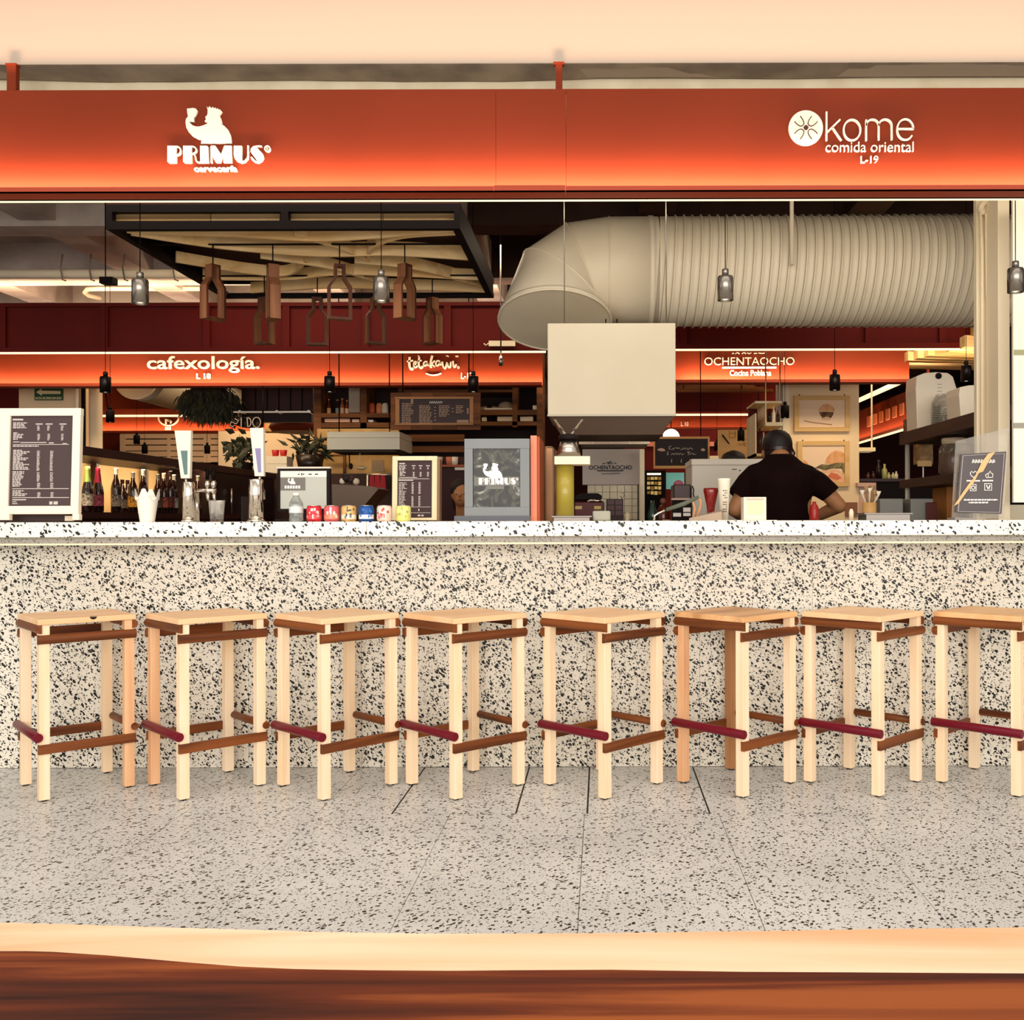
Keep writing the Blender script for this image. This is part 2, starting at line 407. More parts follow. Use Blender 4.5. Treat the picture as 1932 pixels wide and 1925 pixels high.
# ceiling: coffered concrete over the food hall, weaker light painted in at right
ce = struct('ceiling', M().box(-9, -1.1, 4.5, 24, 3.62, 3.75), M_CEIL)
put('shaded_ceiling_panel', M().box(-1.0999, 9, 4.5, 24, 3.62, 3.75), M_CEILD, ce)
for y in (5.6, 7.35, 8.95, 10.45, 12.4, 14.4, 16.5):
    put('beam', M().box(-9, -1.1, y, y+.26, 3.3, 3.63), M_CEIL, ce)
    if y < 12: put('shaded_beam', M().box(-1.0999, 9, y, y+.26, 3.3, 3.63), M_CEILD, ce)
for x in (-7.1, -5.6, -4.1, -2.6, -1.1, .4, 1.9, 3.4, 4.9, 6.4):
    put('beam' if x < -1 else 'shaded_beam', M().box(x-.13, x+.13, 4.8, 20, 3.34, 3.63), M_CEIL if x < -1 else M_CEILD, ce)
# hall ceiling on the visitors' side, above the camera
struct('ceiling_hall', M().box(-7, 7, -5.0, 4.46, 4.6, 4.7), M_CEIL)
# soffit over the front beam
so = struct('wall_soffit', M().box(-6, 6, 4.46, 4.60, PZ(120, 4.46), 4.6), M_SOFFIT)
m = M(); n = 80; z0 = PZ(120.5, 4.46)
top = [(-6+12*i/n) for i in range(n+1)]
rng = random.Random(3)
vs = []; fs = []
bot = []
for i, x in enumerate(top):
    dz = .006*math.sin(x*1.3)+.004*math.sin(x*4.1+1)+rng.uniform(-.002, .002)
    bot.append(dz)
for i, x in enumerate(top):
    vs += [(x, 4.455, z0), (x, 4.615, z0+bot[i]-.002), (x, 4.615, z0+.03), (x, 4.455, z0+.001)]
for i in range(n):
    a = i*4; b = a+4
    fs += [(a, a+1, b+1, b), (a+1, a+2, b+2, b+1), (a+2, a+3, b+3, b+2), (a+3, a, b, b+3)]
m.add(vs, fs)
put('concrete_lip', m, M_BEAM, so)
struct('trim_upper_wall', M().box(-6, 6, 4.625, 4.70, 3.0, 3.30), mat('pale_plaster', '#e0d2b4', .8, noise=('#d2c2a2', 6)))
# enclosing walls of the hall
M_BACK = mat('far_wall', '#3a120b', .8)
struct('wall_back', M().box(-9, 9, 20, 20.2, 0, 3.7), M_BACK)
struct('wall_left', M().box(-9.2, -9, 4.5, 20, 0, 3.7), M_BACK)
struct('wall_right', M().box(9, 9.2, 4.5, 20, 0, 3.7), M_BACK)

# ================================================================ FRONT SIGN BEAM
M_LIP = mat('lit_orange_lip', '#9c3f28', .55, spec=.15)  # the beam's orange, lightened in colour as if lit by the trough
def signbeam(label, x0, x1, Yf, ytop, ybot, lipt, lipb, back=.35, lip=.09, name='sign_beam', led=True, joints=()):
    t = T(name, label, 'sign beam')
    zt = PZ(ytop, Yf); zb = PZ(ybot, Yf)
    zl1 = PZ(lipt, Yf-lip); zl0 = PZ(lipb, Yf-lip)
    e = [x0]+list(joints)+[x1]
    for i in range(len(e)-1): put('face_panel', M().box(e[i]+.0006, e[i+1]-.0006, Yf, Yf+.02, zl0, zt), M_ORANGE, t)
    put('top_plate', M().box(x0, x1, Yf+.0005, Yf+back, zt-.012, zt-.001), M_ORANGE, t)
    for i in range(len(e)-1):
        dz = 0.0 if i % 2 == 0 else .0035
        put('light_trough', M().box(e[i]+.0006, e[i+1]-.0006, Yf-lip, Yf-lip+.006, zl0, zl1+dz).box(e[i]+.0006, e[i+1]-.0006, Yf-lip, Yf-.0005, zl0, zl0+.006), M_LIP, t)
    put('bottom_plate', M().box(x0, x1, Yf+.0005, Yf+back, zl0, zl0+.006), M_RED, t)
    if led: put('light_line', M().box(x0, x1, Yf+.016, Yf+.03, zl0-.004, zl0-.0005), M_LED, t)
    return t
sb = signbeam('long orange sign beam hanging over the counter with its glowing lower edge', -3.4, 3.4, YF, 168, 352, 351, 362, .03, .09, joints=(P(936, 300, YF).x-.001, P(1068, 300, YF).x))
for x in (33, 1057):
    t = T('hanger_post', 'short red steel post between beam top and ceiling, %s' % ('at the left end' if x < 100 else 'near the middle'), 'post', 'posts carrying the front beam')
    c = PX(x, 4.47); z1 = PZ(121, 4.44)
    put('post', M().box(c-.0145 if x > 100 else c-.02, c+.0145 if x > 100 else c+.02, 4.43, 4.459, PZ(168, 4.42)-.001, z1-.004), M_ORANGE, t)
    put('cap_plate', M().box(c-.024, c+.024, 4.425, 4.459, z1-.004, z1+.004), M_ORANGE, t)

# logos on the beam, letters stand proud of the face
D1 = Draw(280, 180, 7.43, YF-.014, .013)
t = T('logo_sign', 'white brewery sign with crowned drinker silhouette above the name PRIMUS', 'sign')
king = [(540,185),(580,182),(620,176),(665,185),(683,215),(672,250),(650,292),(638,300),(634,345),(640,368),(572,368),(585,390),(620,420),(665,436),(710,436),(770,420),(820,398),(845,380),(815,384),(792,372),(790,352),(808,338),(795,305),(815,285),(828,265),(830,200),(815,152),(838,182),(855,150),(885,182),(900,158),(920,185),(935,168),(950,192),(970,180),(985,202),(1000,195),(1028,225),(990,280),(1012,320),(1028,375),(1018,398),(1060,425),(1110,475),(1145,545),(1160,620),(1160,668),(735,672),(745,625),(690,610),(620,575),(565,515),(530,450),(520,380),(525,330),(555,295),(545,250)]
put('figure', D1.poly(M(), king), M_WHITE, t)
def halfring(D, m, cx, cy, ro, ri, a0=-90, a1=90):
    o = arc(cx, cy, ro[0], ro[1], a0, a1, 12); i = arc(cx, cy, ri[0], ri[1], a0, a1, 12)
    return D.poly(m, o+i[::-1])
def primus(D, t, mt):
    put('letter', halfring(D, D.poly(M(), [(265,705),(392,705),(388,945),(285,945),(265,930)]), 388, 775, (74,71), (52,50)), mt, t)
    m = halfring(D, D.poly(M(), [(485,705),(606,705),(603,945),(505,945),(485,930)]), 603, 765, (76,61), (57,42))
    put('letter', D.stroke(m, [(638,822),(655,850),(662,905),(680,935),(722,937)], 17, smooth=1), mt, t)
    put('letter', D.poly(M(), [(722,705),(820,705),(838,722),(840,945),(726,945)]), mt, t)
    put('letter', D.poly(M(), [(868,715),(880,703),(935,703),(1018,825),(1062,703),(1165,703),(1165,942),(1050,942),(1045,850),(1005,942),(945,942),(890,850),(890,945),(870,945)]), mt, t)
    put('letter', D.poly(M(), [(1195,705),(1308,705),(1312,920),(1340,915),(1375,880),(1385,840),(1385,700),(1405,700),(1405,850),(1395,890),(1350,935),(1300,948),(1240,925),(1205,880),(1195,830)]), mt, t)
    put('letter', D.poly(M(), [(1588,702),(1530,700),(1470,710),(1435,745),(1430,790),(1530,925),(1500,915),(1450,860),(1430,862),(1445,905),(1490,940),(1540,948),(1590,920),(1615,870),(1600,815),(1512,722),(1588,722)]), mt, t)
    m = halfring(D, M(), 1665, 745, (45,47), (28,30), 0, 360)
    put('registered_mark', D.stroke(m, [(1655,765),(1655,728),(1672,728),(1674,745),(1657,748),(1675,765)], 7), mt, t)
primus(D1, t, M_WHITE)
letters(t, 'cervecería', 280+638/7.43, 180+985/7.43, 280+1238/7.43, 180+1066/7.43, YF-.012, bold=.03)

D2 = Draw(1460, 180, 6.44, YF-.014, .013)
t = T('logo_sign', 'white oriental kitchen sign with round flower disc and thin letters kome', 'sign')
put('disc', D2.poly(M(), arc(390, 393, 208, 212, 0, 352, 44)), M_WHITE, t)
m = M(); m2 = M()
for sx_, sy_ in ((1,1),(-1,1),(1,-1),(-1,-1)):
    pts = [(390+sx_*140, 393+sy_*75), (390+sx_*110, 393+sy_*40), (390+sx_*62, 393+sy_*12), (390+sx_*22, 393+sy_*38), (390+sx_*30, 393+sy_*85), (390+sx_*70, 393+sy_*140)]
    D2.stroke(m, pts, 9, dy=-.003, smooth=2)
D2.poly(m, [(358,393),(375,368),(390,362),(405,368),(422,393),(405,418),(390,424),(375,418)], dy=-.003)
put('flower_motif', m, mat('logo_dark', '#3a1a12', .6), t)
put('letter', D2.stroke(D2.stroke(D2.stroke(M(), [(642,195),(642,548)], 20), [(808,290),(650,445)], 20), [(712,385),(822,548)], 20), M_WHITE, t)
put('letter', D2.stroke(M(), arc(952, 418, 102, 126, 0, 350, 30), 20, closed=True), M_WHITE, t)
m = D2.stroke(M(), [(1124,292),(1124,548)], 20)
D2.stroke(m, [(1128,370)]+arc(1202, 362, 75, 72, 180, 360, 12)+[(1277,540)], 19); D2.stroke(m, [(1277,370)]+arc(1356, 362, 78, 74, 180, 360, 12)+[(1435,537)], 19)
put('letter', m, M_WHITE, t)
put('letter', D2.stroke(D2.stroke(M(), [(1505,404),(1705,404)], 19), [(1704,404)]+arc(1600, 412, 99, 126, -5, -325, 30), 19), M_WHITE, t)
letters(t, 'comida oriental', 1460+632/6.44, 180+560/6.44, 1460+1700/6.44, 180+682/6.44, YF-.012, bold=-.01)
letters(t, 'L-19', 1460+1058/6.44, 180+732/6.44, 1460+1270/6.44, 180+818/6.44, YF-.012)

# ================================================================ STOOLS
HS = .1644; LG = .020
def make_stool(seatm, legm, railm, raily, name_label):
    t = T('bar_stool', name_label, 'stool', 'bar stools along the counter', fixed=True)
    n = 12; a = .190; m = M(); vs = []; fs = []
    for k in range(2):
        for i in range(n+1):
            for j in range(n+1):
                x = -a+2*a*i/n; y = -a+2*a*j/n
                dish = .006*math.cos(x/a*PI/2)*math.cos(y/a*PI/2)
                q = max(abs(x), abs(y))/a
                z = (.750-dish*1.2-(.0025 if q > .99 else 0)) if k == 0 else .724
                vs.append((x, y, z))
    N1 = (n+1)**2
    for i in range(n):
        for j in range(n):
            p = i*(n+1)+j
            fs.append((p, p+n+1, p+n+2, p+1)); fs.append((N1+p, N1+p+1, N1+p+n+2, N1+p+n+1))
    for i in range(n):
        for p, q in (((i)*(n+1), (i+1)*(n+1)), ((i+1)*(n+1)+n, i*(n+1)+n), (i+1, i), (n*(n+1)+i, n*(n+1)+i+1)):
            fs.append((p, q, q+N1, p+N1) if True else None)
    me = m.add(vs, fs).mesh('seat', [seatm])
    bm = bmesh.new(); bm.from_mesh(me); bmesh.ops.recalc_face_normals(bm, faces=bm.faces); bm.to_mesh(me); bm.free()
    put('seat', me, seatm, t, bevel=.003)
    for sx_, sy_ in ((-1,-1),(1,-1),(-1,1),(1,1)):
        l = put('leg', M().box(sx_*HS-LG, sx_*HS+LG, sy_*HS-LG, sy_*HS+LG, .006, .7235), legm, t, bevel=.002)
        put('foot_pad', M().cyl((sx_*HS, sy_*HS, 0), (sx_*HS, sy_*HS, .006), .013, n=10), M_BLACKM, l)
    o = HS+LG
    def drail(axis, s, z, r, ln):
        """half round rail: flat against the leg, rounded outside"""
        prof = [(0, -r), (.006, -r)]+[(.006+r*.95*math.cos(b), r*math.sin(b)) for b in [-PI/2+PI*k/8 for k in range(9)]][1:-1]+[(.006, r), (0, r)]
        if axis == 'y': rings = [[Vector((s*(o-.010+p[0]), y, z+p[1])) for p in prof] for y in (-ln, ln)]
        else: rings = [[Vector((x, s*(o-.010+p[0]), z+p[1])) for p in prof] for x in (-ln, ln)]
        return M().ring(rings, smooth=False)
    for s in (-1, 1):
        put('apron_rail', drail('y', s, .7065, .018, .190), raily, t)
        put('side_rail', drail('x', s, .664, .0195, .190), railm, t)
        put('stretcher', M().box(-.189, .189, s*(o-.010), s*(o+.007), .195, .234), railm, t, bevel=.0015)
    put('foot_rest', M().cyl((-o-.006, -.196, .265), (-o-.006, .196, .265), .0185, n=18), M_MAROON, t, bevel=.0015, label='glossy maroon foot rest bar')
    put('back_stretcher', M().cyl((o, -.189, .262), (o, .189, .262), .016, n=16), raily, t)
    return t
LAB = ['pale bar stool with dark knot in seat edge, leftmost of the row',
 'pale bar stool second from the left, right of the one with the knot',
 'pale bar stool third from the left, straight below the small screen and cans',
 'pale bar stool fourth from the left, standing on the left floor hatch',
 'pale bar stool fifth from the left, dark grain in its near leg',
 'bar stool sixth from the left with patchy darker seat grain and a brown back leg',
 'pale bar stool seventh from the left, crack in the rail below its plain seat',
 'bar stool cut off by the right edge of the photo, darker grained seat']
spots = [(-2.2805,4.3815,41),(-1.7206,4.3909,43.4),(-1.15,4.384,46.5),(-.5958,4.3876,43.4),(.0048,4.3908,46.5),(.587,4.4124,43.6),(1.1419,4.4194,45.6),(1.7168,4.4129,45.8)]
stool0 = None
W_DK = wood('brown_leg', '#b98558', '#93603c', 'z', 14, .5, .07)
stool0 = make_stool(W_SEAT, W_CREAM, W_WAL, W_WALY, LAB[0])
STOOLS = [stool0]+[dup(stool0) for _ in spots[1:]]
def swap(c, mt): c.data = c.data.copy(); c.data.materials[0] = mt
for i, (X, Y, deg) in enumerate(spots):
    s_ = STOOLS[i]; s_['label'] = LAB[i]
    s_.location = (X, Y, 0); s_.rotation_euler = (0, 0, math.radians(deg))
    for c in list(s_.children):
        nm = c.name.split('.')[0]
        if nm == 'seat' and i in (5, 7): swap(c, W_SEAT2)
        if nm == 'leg':
            q = c.data.vertices[0].co; key = (q.x > 0, q.y > 0)
            if (i == 0 and key == (True, False)) or (i in (1, 5) and key == (False, True)): swap(c, W_PINK)
            if i == 5 and key == (True, True): swap(c, W_DK)
k = M().prism([(.004,.746),(.034,.746),(.028,.738),(.019,.7355),(.010,.738)], -.1906, -.1898); k.box(.006, .032, -.190, -.180, .7475, .7482)
put('knot', k, M_BLACKM, STOOLS[0])

# ================================================================ FOREGROUND TABLE
tb = T('table', 'live edge timber table in the foreground with dark heartwood and blond sapwood edge', 'table')
ZT = .75
def tp(x, y): Y = (H-ZT)*F/(y-CY-(x-CX)*-ROLL); return Vector(((x-CX)/F*Y, Y, 0))
far_ = [(-300,1742),(0,1741),(150,1745),(300,1750),(450,1754),(600,1759),(800,1762),(966,1762),(1150,1761),(1350,1758),(1500,1756),(1700,1753),(1932,1750),(2250,1748)]
bnd = [(-300,1790),(0,1795),(80,1795),(200,1803),(350,1816),(450,1824),(560,1829),(700,1831),(850,1832),(966,1831),(1150,1830),(1400,1834),(1600,1835),(1932,1837),(2250,1838)]
def interp(c, x):
    for a, b in zip(c, c[1:]):
        if a[0] <= x <= b[0]: return a[1]+(b[1]-a[1])*(x-a[0])/(b[0]-a[0])
    return c[0][1] if x < c[0][0] else c[-1][1]
XS = list(range(-300, 2251, 50)); sap = M(); hw = M(); rows = []
for x in XS:
    a = tp(x, interp(far_, x)); b = tp(x, interp(bnd, x)); a.z = b.z = ZT; rows.append((a, b))
def strip(m, A, B, th):
    n = len(A); vs = []
    for a, b in zip(A, B): vs += [a, b, Vector((a.x, a.y-.015, ZT-th)), Vector((b.x, b.y, ZT-th))]
    fs = []
    for i in range(n-1):
        q = i*4; r = q+4
        fs += [(q, r, r+1, q+1)[::-1], (q+2, q+3, r+3, r+2)[::-1], (q, q+2, r+2, r)[::-1], (q+1, r+1, r+3, q+3)[::-1]]
    fs += [(0, 1, 3, 2), (n*4-4, n*4-2, n*4-1, n*4-3)]
    m.add(vs, fs)
    return m
strip(sap, [r[0] for r in rows], [r[1] for r in rows], .055)
strip(hw, [r[1]+Vector((0,0,0)) for r in rows], [Vector((r[1].x, .12, ZT)) for r in rows], .055)
W_SAP = wood('sapwood', '#f1cdac', '#d6a87e', 'x', 14, .6, .12, c3='#eac19c')
W_HEART = wood('heartwood', '#8f4a20', '#2a0d05', 'x', 26, .6, .05, c3='#5e260d')
for m_ in (W_HEART, W_SAP): m_.node_tree.nodes['Principled BSDF'].inputs['Specular IOR Level'].default_value = .2
put('sapwood_edge', sap, W_SAP, tb); put('heartwood_board', hw, W_HEART, tb)
for sx_ in (-.75, .75):
    put('leg', M().box(sx_-.04, sx_+.04, .45, .53, 0, ZT-.056), M_BLACK, tb)
    put('cross_bar', M().box(sx_-.03, sx_+.03, .18, .85, ZT-.09, ZT-.0561), M_BLACK, tb)
# ================================================================ REAR BEAMS
# rear edge of our island: dark framed back of a sign beam, light line under it
def backbeam(name_label, x0, x1, y0, y1, yb, mull, Y=YI):
    t = T('back_beam', name_label, 'sign beam')
    a = P(x0, y0, Y); b = P(x1, yb, Y)
    put('back_panel', M().box(a.x, b.x, Y+.03, Y+.05, b.z, a.z), M_RED, t)
    put('top_rail', M().box(a.x, b.x, Y, Y+.0299, a.z-.03, a.z), M_RED, t)
    z1 = PZ(y1, Y)
    put('bottom_rail', M().box(a.x, b.x, Y-.03, Y+.0299, b.z, z1), M_RED, t)
    for mx_ in mull:
        c = PX(mx_, Y); put('mullion', M().box(c-.028, c+.028, Y+.003, Y+.0299, z1, a.z-.03), M_RED, t)
    put('light_line', M().box(a.x, b.x, Y-.028, Y-.006, b.z-.014, b.z-.0005), M_LED, t)
    return t
backbeam('dark red framed back of the far sign beam, left of the big duct', -30, 1030, 572, 655, 663, [4, 197, 390, 540, 690, 845, 965])
backbeam('dark red framed back of the far sign beam, right of the kitchen hood', 1200, 1850, 560, 650, 658, [1290, 1640, 1780])
sb2 = signbeam('orange sign beam across the aisle lettered cafexologia and tetakawi', PX(-40, YR), PX(1024, YR), YR, 634, 722, 721, 728, .04, .09, led=False)
sb3 = signbeam('orange sign beam across the aisle lettered OCHENTAOCHO', PX(1262, YR), PX(1716, YR), YR, 634, 718, 717, 724, .04, .09, led=False)
for s in (sb2, sb3): pass
sb4 = signbeam('distant orange sign beam with round emblem, far left behind the shelves', PX(185, YD), PX(640, YD), YD, 770, 812, 811, 817, .25, .1, led=False)
sb5 = signbeam('distant orange sign beam right of the kitchen hood, above the blackboard', PX(1190, YD), PX(1450, YD), YD, 778, 808, 807, 812, .25, .1, led=False)
for lb, r1, mt, ln, s_ in (('dull orange red panelling high up behind the distant left sign beam', (100, 560, 650, 786), M_ORANGE, (185, 470, 786), 'left'),
        ('dark red panelling high up behind the distant right sign beam', (1180, 640, 1480, 782), M_RED, (1250, 1450, 784), 'right')):
    one('far_panelling', M().box(PX(r1[0], YD+.5), PX(r1[2], YD+.5), YD+.5, YD+.55, 0, 3.29), mt, lb, 'panelling')
    t = T('light_strip', 'thin bright light strip before the distant sign beam on the %s' % s_, 'light strip')
    put('tube', M().pbox(ln[0], ln[2]-3, ln[1], ln[2], YD-.25, .03), M_LED, t)
    for x in (ln[0]+20, ln[1]-20): put('rod', M().cyl(P(x, ln[2]-3, YD-.235), Vector((PX(x, YD), YD-.235, 3.62)), .008, n=6), M_BLACK, t)
t = T('name_sign', 'bold white lettering cafexologia on the orange beam across the aisle', 'sign')
letters(t, 'cafexología.', 240+238/6.44, 640+203/6.44, 240+1605/6.44, 640+412/6.44, YR-.02, bold=.012, d=.018)
letters(t, 'L 18', 240+838/6.44, 640+415/6.44, 240+1010/6.44, 640+482/6.44, YR-.02, bold=.02, d=.018)
D3 = Draw(740, 640, 7.43, YR-.02, .018)
t = T('name_sign', 'white brush script lettering tetakawi with a smile on the beam across the aisle', 'sign')
G = lambda *ss: [D3.stroke(m_, list(q), w_, smooth=1) for m_ in [M()] for q, w_ in ss][-1]
put('letter', G(([(245,250),(235,330),(245,395),(265,430),(292,405)], 30), ([(205,312),(292,298)], 20)), M_WHITE, t)
put('letter', G(([(300,368),(335,345),(332,308),(302,325),(300,385),(325,402),(352,372)], 20)), M_WHITE, t)
put('letter', G(([(380,250),(368,330),(378,390),(402,412),(428,378)], 26), ([(350,312),(412,298)], 18), ([(360,235),(380,240)], 16)), M_WHITE, t)
put('letter', G(([(492,318),(460,310),(435,345),(448,378),(478,360),(494,320),(490,365),(515,365)], 20)), M_WHITE, t)
put('letter', G(([(560,230),(538,320),(540,400)], 30), ([(598,300),(550,345),(592,388)], 20)), M_WHITE, t)
put('letter', G(([(668,310),(630,298),(605,345),(622,378),(655,355),(672,310),(668,360),(692,350)], 20)), M_WHITE, t)
put('letter', G(([(700,315),(715,395),(742,418),(762,350),(768,320),(785,395),(812,398),(822,318)], 22)), M_WHITE, t)
put('letter', G(([(852,305),(855,370),(872,402),(898,350)], 22), ([(885,237),(925,238)], 18), ([(758,230),(788,240)], 14)), M_WHITE, t)
put('full_stop', D3.stroke(M(), arc(925, 395, 13, 14, 0, 350, 12), 9, closed=True), M_WHITE, t)
put('smile', D3.stroke(M(), [(470,480),(520,500),(575,506),(630,500),(685,478)], 14, smooth=1), M_WHITE, t)
letters(t, 'L-17', 740+965/7.43, 640+470/7.43, 740+1125/7.43, 640+555/7.43, YR-.02, bold=0, d=.018)
t = T('name_sign', 'white lettering OCHENTAOCHO with underline on the orange beam at right', 'sign')
letters(t, 'OCHENTAOCHO', 1329, 674, 1499, 689, YR-.02, bold=-.005, d=.018)
put('underline', M().pbox(1363, 692, 1465, 695, YR-.02, .018), M_WHITE, t)
letters(t, 'Cocina Poblana', 1377, 698, 1455, 709, YR-.02, d=.018, bold=.01)
D4 = Draw(1380, 660, 4, YR-.02, .018)
m = M()
for q in ([(5,28),(20,26)], [(30,30),(45,20),(62,30)], [(80,30),(95,20),(112,30)], [(120,22),(135,30),(150,22)], [(170,28),(195,26)], [(205,24),(230,28),(250,24)]): D4.stroke(m, q, 6)
put('ornament', m, M_WHITE, t)
# distant round emblem
D5 = Draw(180, 720, 7.43, YD-.03, .02)
t = T('emblem_sign', 'white half round emblem with small figure on the distant left beam', 'sign')
m = D5.stroke(M(), arc(1020, 500, 140, 118, 0, 180, 18), 18); put('ring', m, M_WHITE, t)
m = D5.stroke(M(), [(985,600),(985,535),(1030,540),(1060,560),(1050,590)], 22); D5.stroke(m, [(1010,545),(1045,545)], 24); put('figure', m, M_WHITE, t)
m = M()
for x in (985, 1015, 1045): D5.stroke(m, [(x,635),(x,680)], 14)
put('lettering', m, M_WHITE, t)
t = T('unit_sign', 'small white letters L on the distant right orange beam', 'sign')
letters(t, 'L 10', 1285, 796, 1299, 804, YD-.02, d=.015)

# ================================================================ DUCTS AND HOOD
YDU = 6.3
rD = 101/F*YDU; zc = PZ(513, YDU, 1500)
t = T('ventilation_duct', 'huge cream ribbed round duct with smooth elbow running to the right', 'duct')
xa = PX(1238, YDU); xb = PX(1905, YDU); rings = []
n = 40; m = M(); pitch = .052; k = 0; x = xa
prof = []
while x < xb:
    prof += [(x, rD), (x+pitch*.72, rD), (x+pitch*.80, rD+.011), (x+pitch*.92, rD+.011)]; x += pitch
rings = [[Vector((px_+.02*math.sin(2*PI*j/n), YDU+r_*math.cos(2*PI*j/n), zc+r_*math.sin(2*PI*j/n))) for j in range(n)] for px_, r_ in prof]
nf = len(m.f); m.ring(rings, caps=False)
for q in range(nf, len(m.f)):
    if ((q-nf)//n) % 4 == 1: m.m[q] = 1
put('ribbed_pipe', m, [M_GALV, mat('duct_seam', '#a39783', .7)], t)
m = M(); c1 = PX(1150, YDU)
for a_, b_ in ((c1, xa+.01),):
    m.ring([[Vector((xx, YDU+rr*math.cos(2*PI*j/n), zc+rr*math.sin(2*PI*j/n))) for j in range(n)] for xx, rr in ((a_, rD), (b_-.06, rD), (b_-.06, rD+.006), (b_-.03, rD+.006), (b_-.03, rD), (b_, rD))], caps=False)
put('smooth_pipe', m, M_GALV, t)
# elbow gores: straight along -x, then turning down and forward
def frame_ring(c, d, r):
    d = d.normalized(); a = Vector((0, 1, 0)); a = (a-d*a.dot(d)).normalized(); b = d.cross(a)
    return [c+a*math.cos(2*PI*j/n)*r+b*math.sin(2*PI*j/n)*r for j in range(n)]
cs = [Vector((c1, YDU, zc)), P(1104, 519, YDU-.02), P(1066, 545, YDU-.10), P(1047, 598, YDU-.22)]
dirs = [Vector((-1, 0, 0)), Vector((-.93, 0, -.36)), Vector((-.62, -.2, -.76)), Vector((0, -.38, -1))]
for i in range(3):
    ra = frame_ring(cs[i], dirs[i], rD-.001*i); rb = frame_ring(cs[i+1], dirs[i+1], rD-.001*(i+1))
    g = M().ring([ra, rb], caps=False)
    g.tube(ra+[ra[0]], .005, 5, caps=False)
    put('elbow_segment', g, M_GALV, t)
rb = frame_ring(cs[3], dirs[3], rD+.004); rc = frame_ring(cs[3]+dirs[3].normalized()*.03, dirs[3], rD+.004)
g = M().ring([rb, rc], caps=True); g.tube(rc+[rc[0]], .007, 5, caps=False)
put('collar', g, M_GALV, t)

# hood box
YH = 5.42
t = T('kitchen_hood', 'large plain cream metal extraction hood box hanging under the duct', 'hood')
a = P(1033, 610, YH); b = P(1275, 783, YH)
put('hood_box', M().box(a.x, b.x, YH, YH+.62, b.z, a.z), mat('hood_cream', '#cdc1a8', .5, noise=('#c5b79d', 1.5)), t, bevel=.004)
c0 = P(1046, 785, YH); c1_ = P(1268, 812, YH)
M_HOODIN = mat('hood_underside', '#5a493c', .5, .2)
m = M(); A = [Vector((a.x+.01, YH+.01, b.z)), Vector((b.x-.01, YH+.01, b.z)), Vector((b.x-.01, YH+.61, b.z)), Vector((a.x+.01, YH+.61, b.z))]
B_ = [Vector((a.x+.07, YH+.07, b.z-.10)), Vector((b.x-.07, YH+.07, b.z-.10)), Vector((b.x-.07, YH+.55, b.z-.10)), Vector((a.x+.07, YH+.55, b.z-.10))]
m.ring([A, B_], caps=True, smooth=False); put('skirt', m, M_HOODIN, t)
put('seam', M().box(a.x-.002, b.x+.002, YH-.002, YH+.004, b.z-.006, b.z+.004), mat('steel_edge', '#8d8474', .4, .5), t)
for x, yt in ((1065, 372), (1257, 372)):
    put('hanger_rod', M().cyl(P(x, 611, YH+.1), Vector((P(x, 611, YH+.1).x, YH+.1, 3.62)), .0035, n=6), M_STEEL, t)
for x in (1143, 1164): put('bolt', M().cyl(P(x, 612, YH+.1), P(x, 602, YH+.1), .004, n=6), M_BLACK, t)
one('hanger_rod', M().cyl(P(1494, 500, 5.93), Vector((P(1494, 505, 5.93).x, 5.93, 3.62)), .012, n=10), M_GALV, 'white vertical hanger rod in front of the ribbed duct', 'rod', None)
one('hanger_rod', M().cyl(P(945, 672, 7.7), Vector((P(945, 672, 7.7).x, 7.7, 3.62)), .006, n=6).cyl(P(945, 690, 7.7), P(945, 672, 7.7), .016, n=8), M_STEEL, 'thin hanger rod beside the duct elbow, left of the hood', 'rod')
one('emergency_light', M().pbox(922, 643, 972, 653, YI-.06, .06).tube([P(922, 648, YI-.03), P(916, 652, YI-.03), P(913, 648, YI-.03)], .005, 6), M_CREAM, 'small white box light on the rear beam left of the elbow', 'light')
# white pipes under the coffers
t = T('ceiling_pipe', 'white painted pipe running left below the concrete coffers', 'pipe')
put('pipe', M().cyl(P(-40, 517, 8.0), P(372, 517, 8.0), .036, n=12), M_CREAM, t)
for x in (118, 172, 235, 330): put('pipe_clip', M().tube([P(x, 480, 8.0), P(x-4, 505, 7.95), P(x, 528, 7.95), P(x+6, 530, 8.0)], .006, 6), M_BEAM, t)
t = T('ceiling_pipe', 'thin cream pipe bent back below the lit coffers above the red beam', 'pipe')
put('pipe', M().tube([P(385, 545, 9.6), P(185, 545, 9.6), P(165, 546, 9.7), P(160, 552, 9.8), P(168, 558, 9.9), P(190, 563, 10.0)], .022, 8), M_CREAM, t)

# white column at right with pipes
t = T('column', 'white square column at the right with pipes down its left side', 'column')
YC = 5.7
put('shaft', M().box(PX(1884, 5.5), PX(1899, 5.5)+.02, 5.5, 5.68, 0, 3.62), M_CREAM, t, bevel=.003)
put('side_board', M().box(PX(1843, 5.7), PX(1868, 5.7), 5.7, 5.74, 0, 3.62), M_CREAM, t)
put('corner_strip', M().box(PX(1862, 5.69), PX(1872, 5.69), 5.681, 5.699, 0, 3.62), M_CREAM, t)
put('conduit', M().tube([P(1850, 400, YC-.03), P(1853, 470, YC-.03), P(1853, 975, YC-.03)], .010, 8), M_CREAM, t)
put('conduit', M().tube([P(1858, 385, YC-.03), P(1861, 410, YC-.03), P(1862, 560, YC-.03)], .008, 8), M_CREAM, t)
put('pipe_elbow', M().tube([P(1850, 400, YC-.03), P(1852, 388, YC-.04), P(1862, 378, YC-.04), P(1868, 370, YC-.04)], .018, 8).cyl(P(1848, 402, YC-.03), P(1858, 398, YC-.03), .02, n=8), M_CREAM, t)
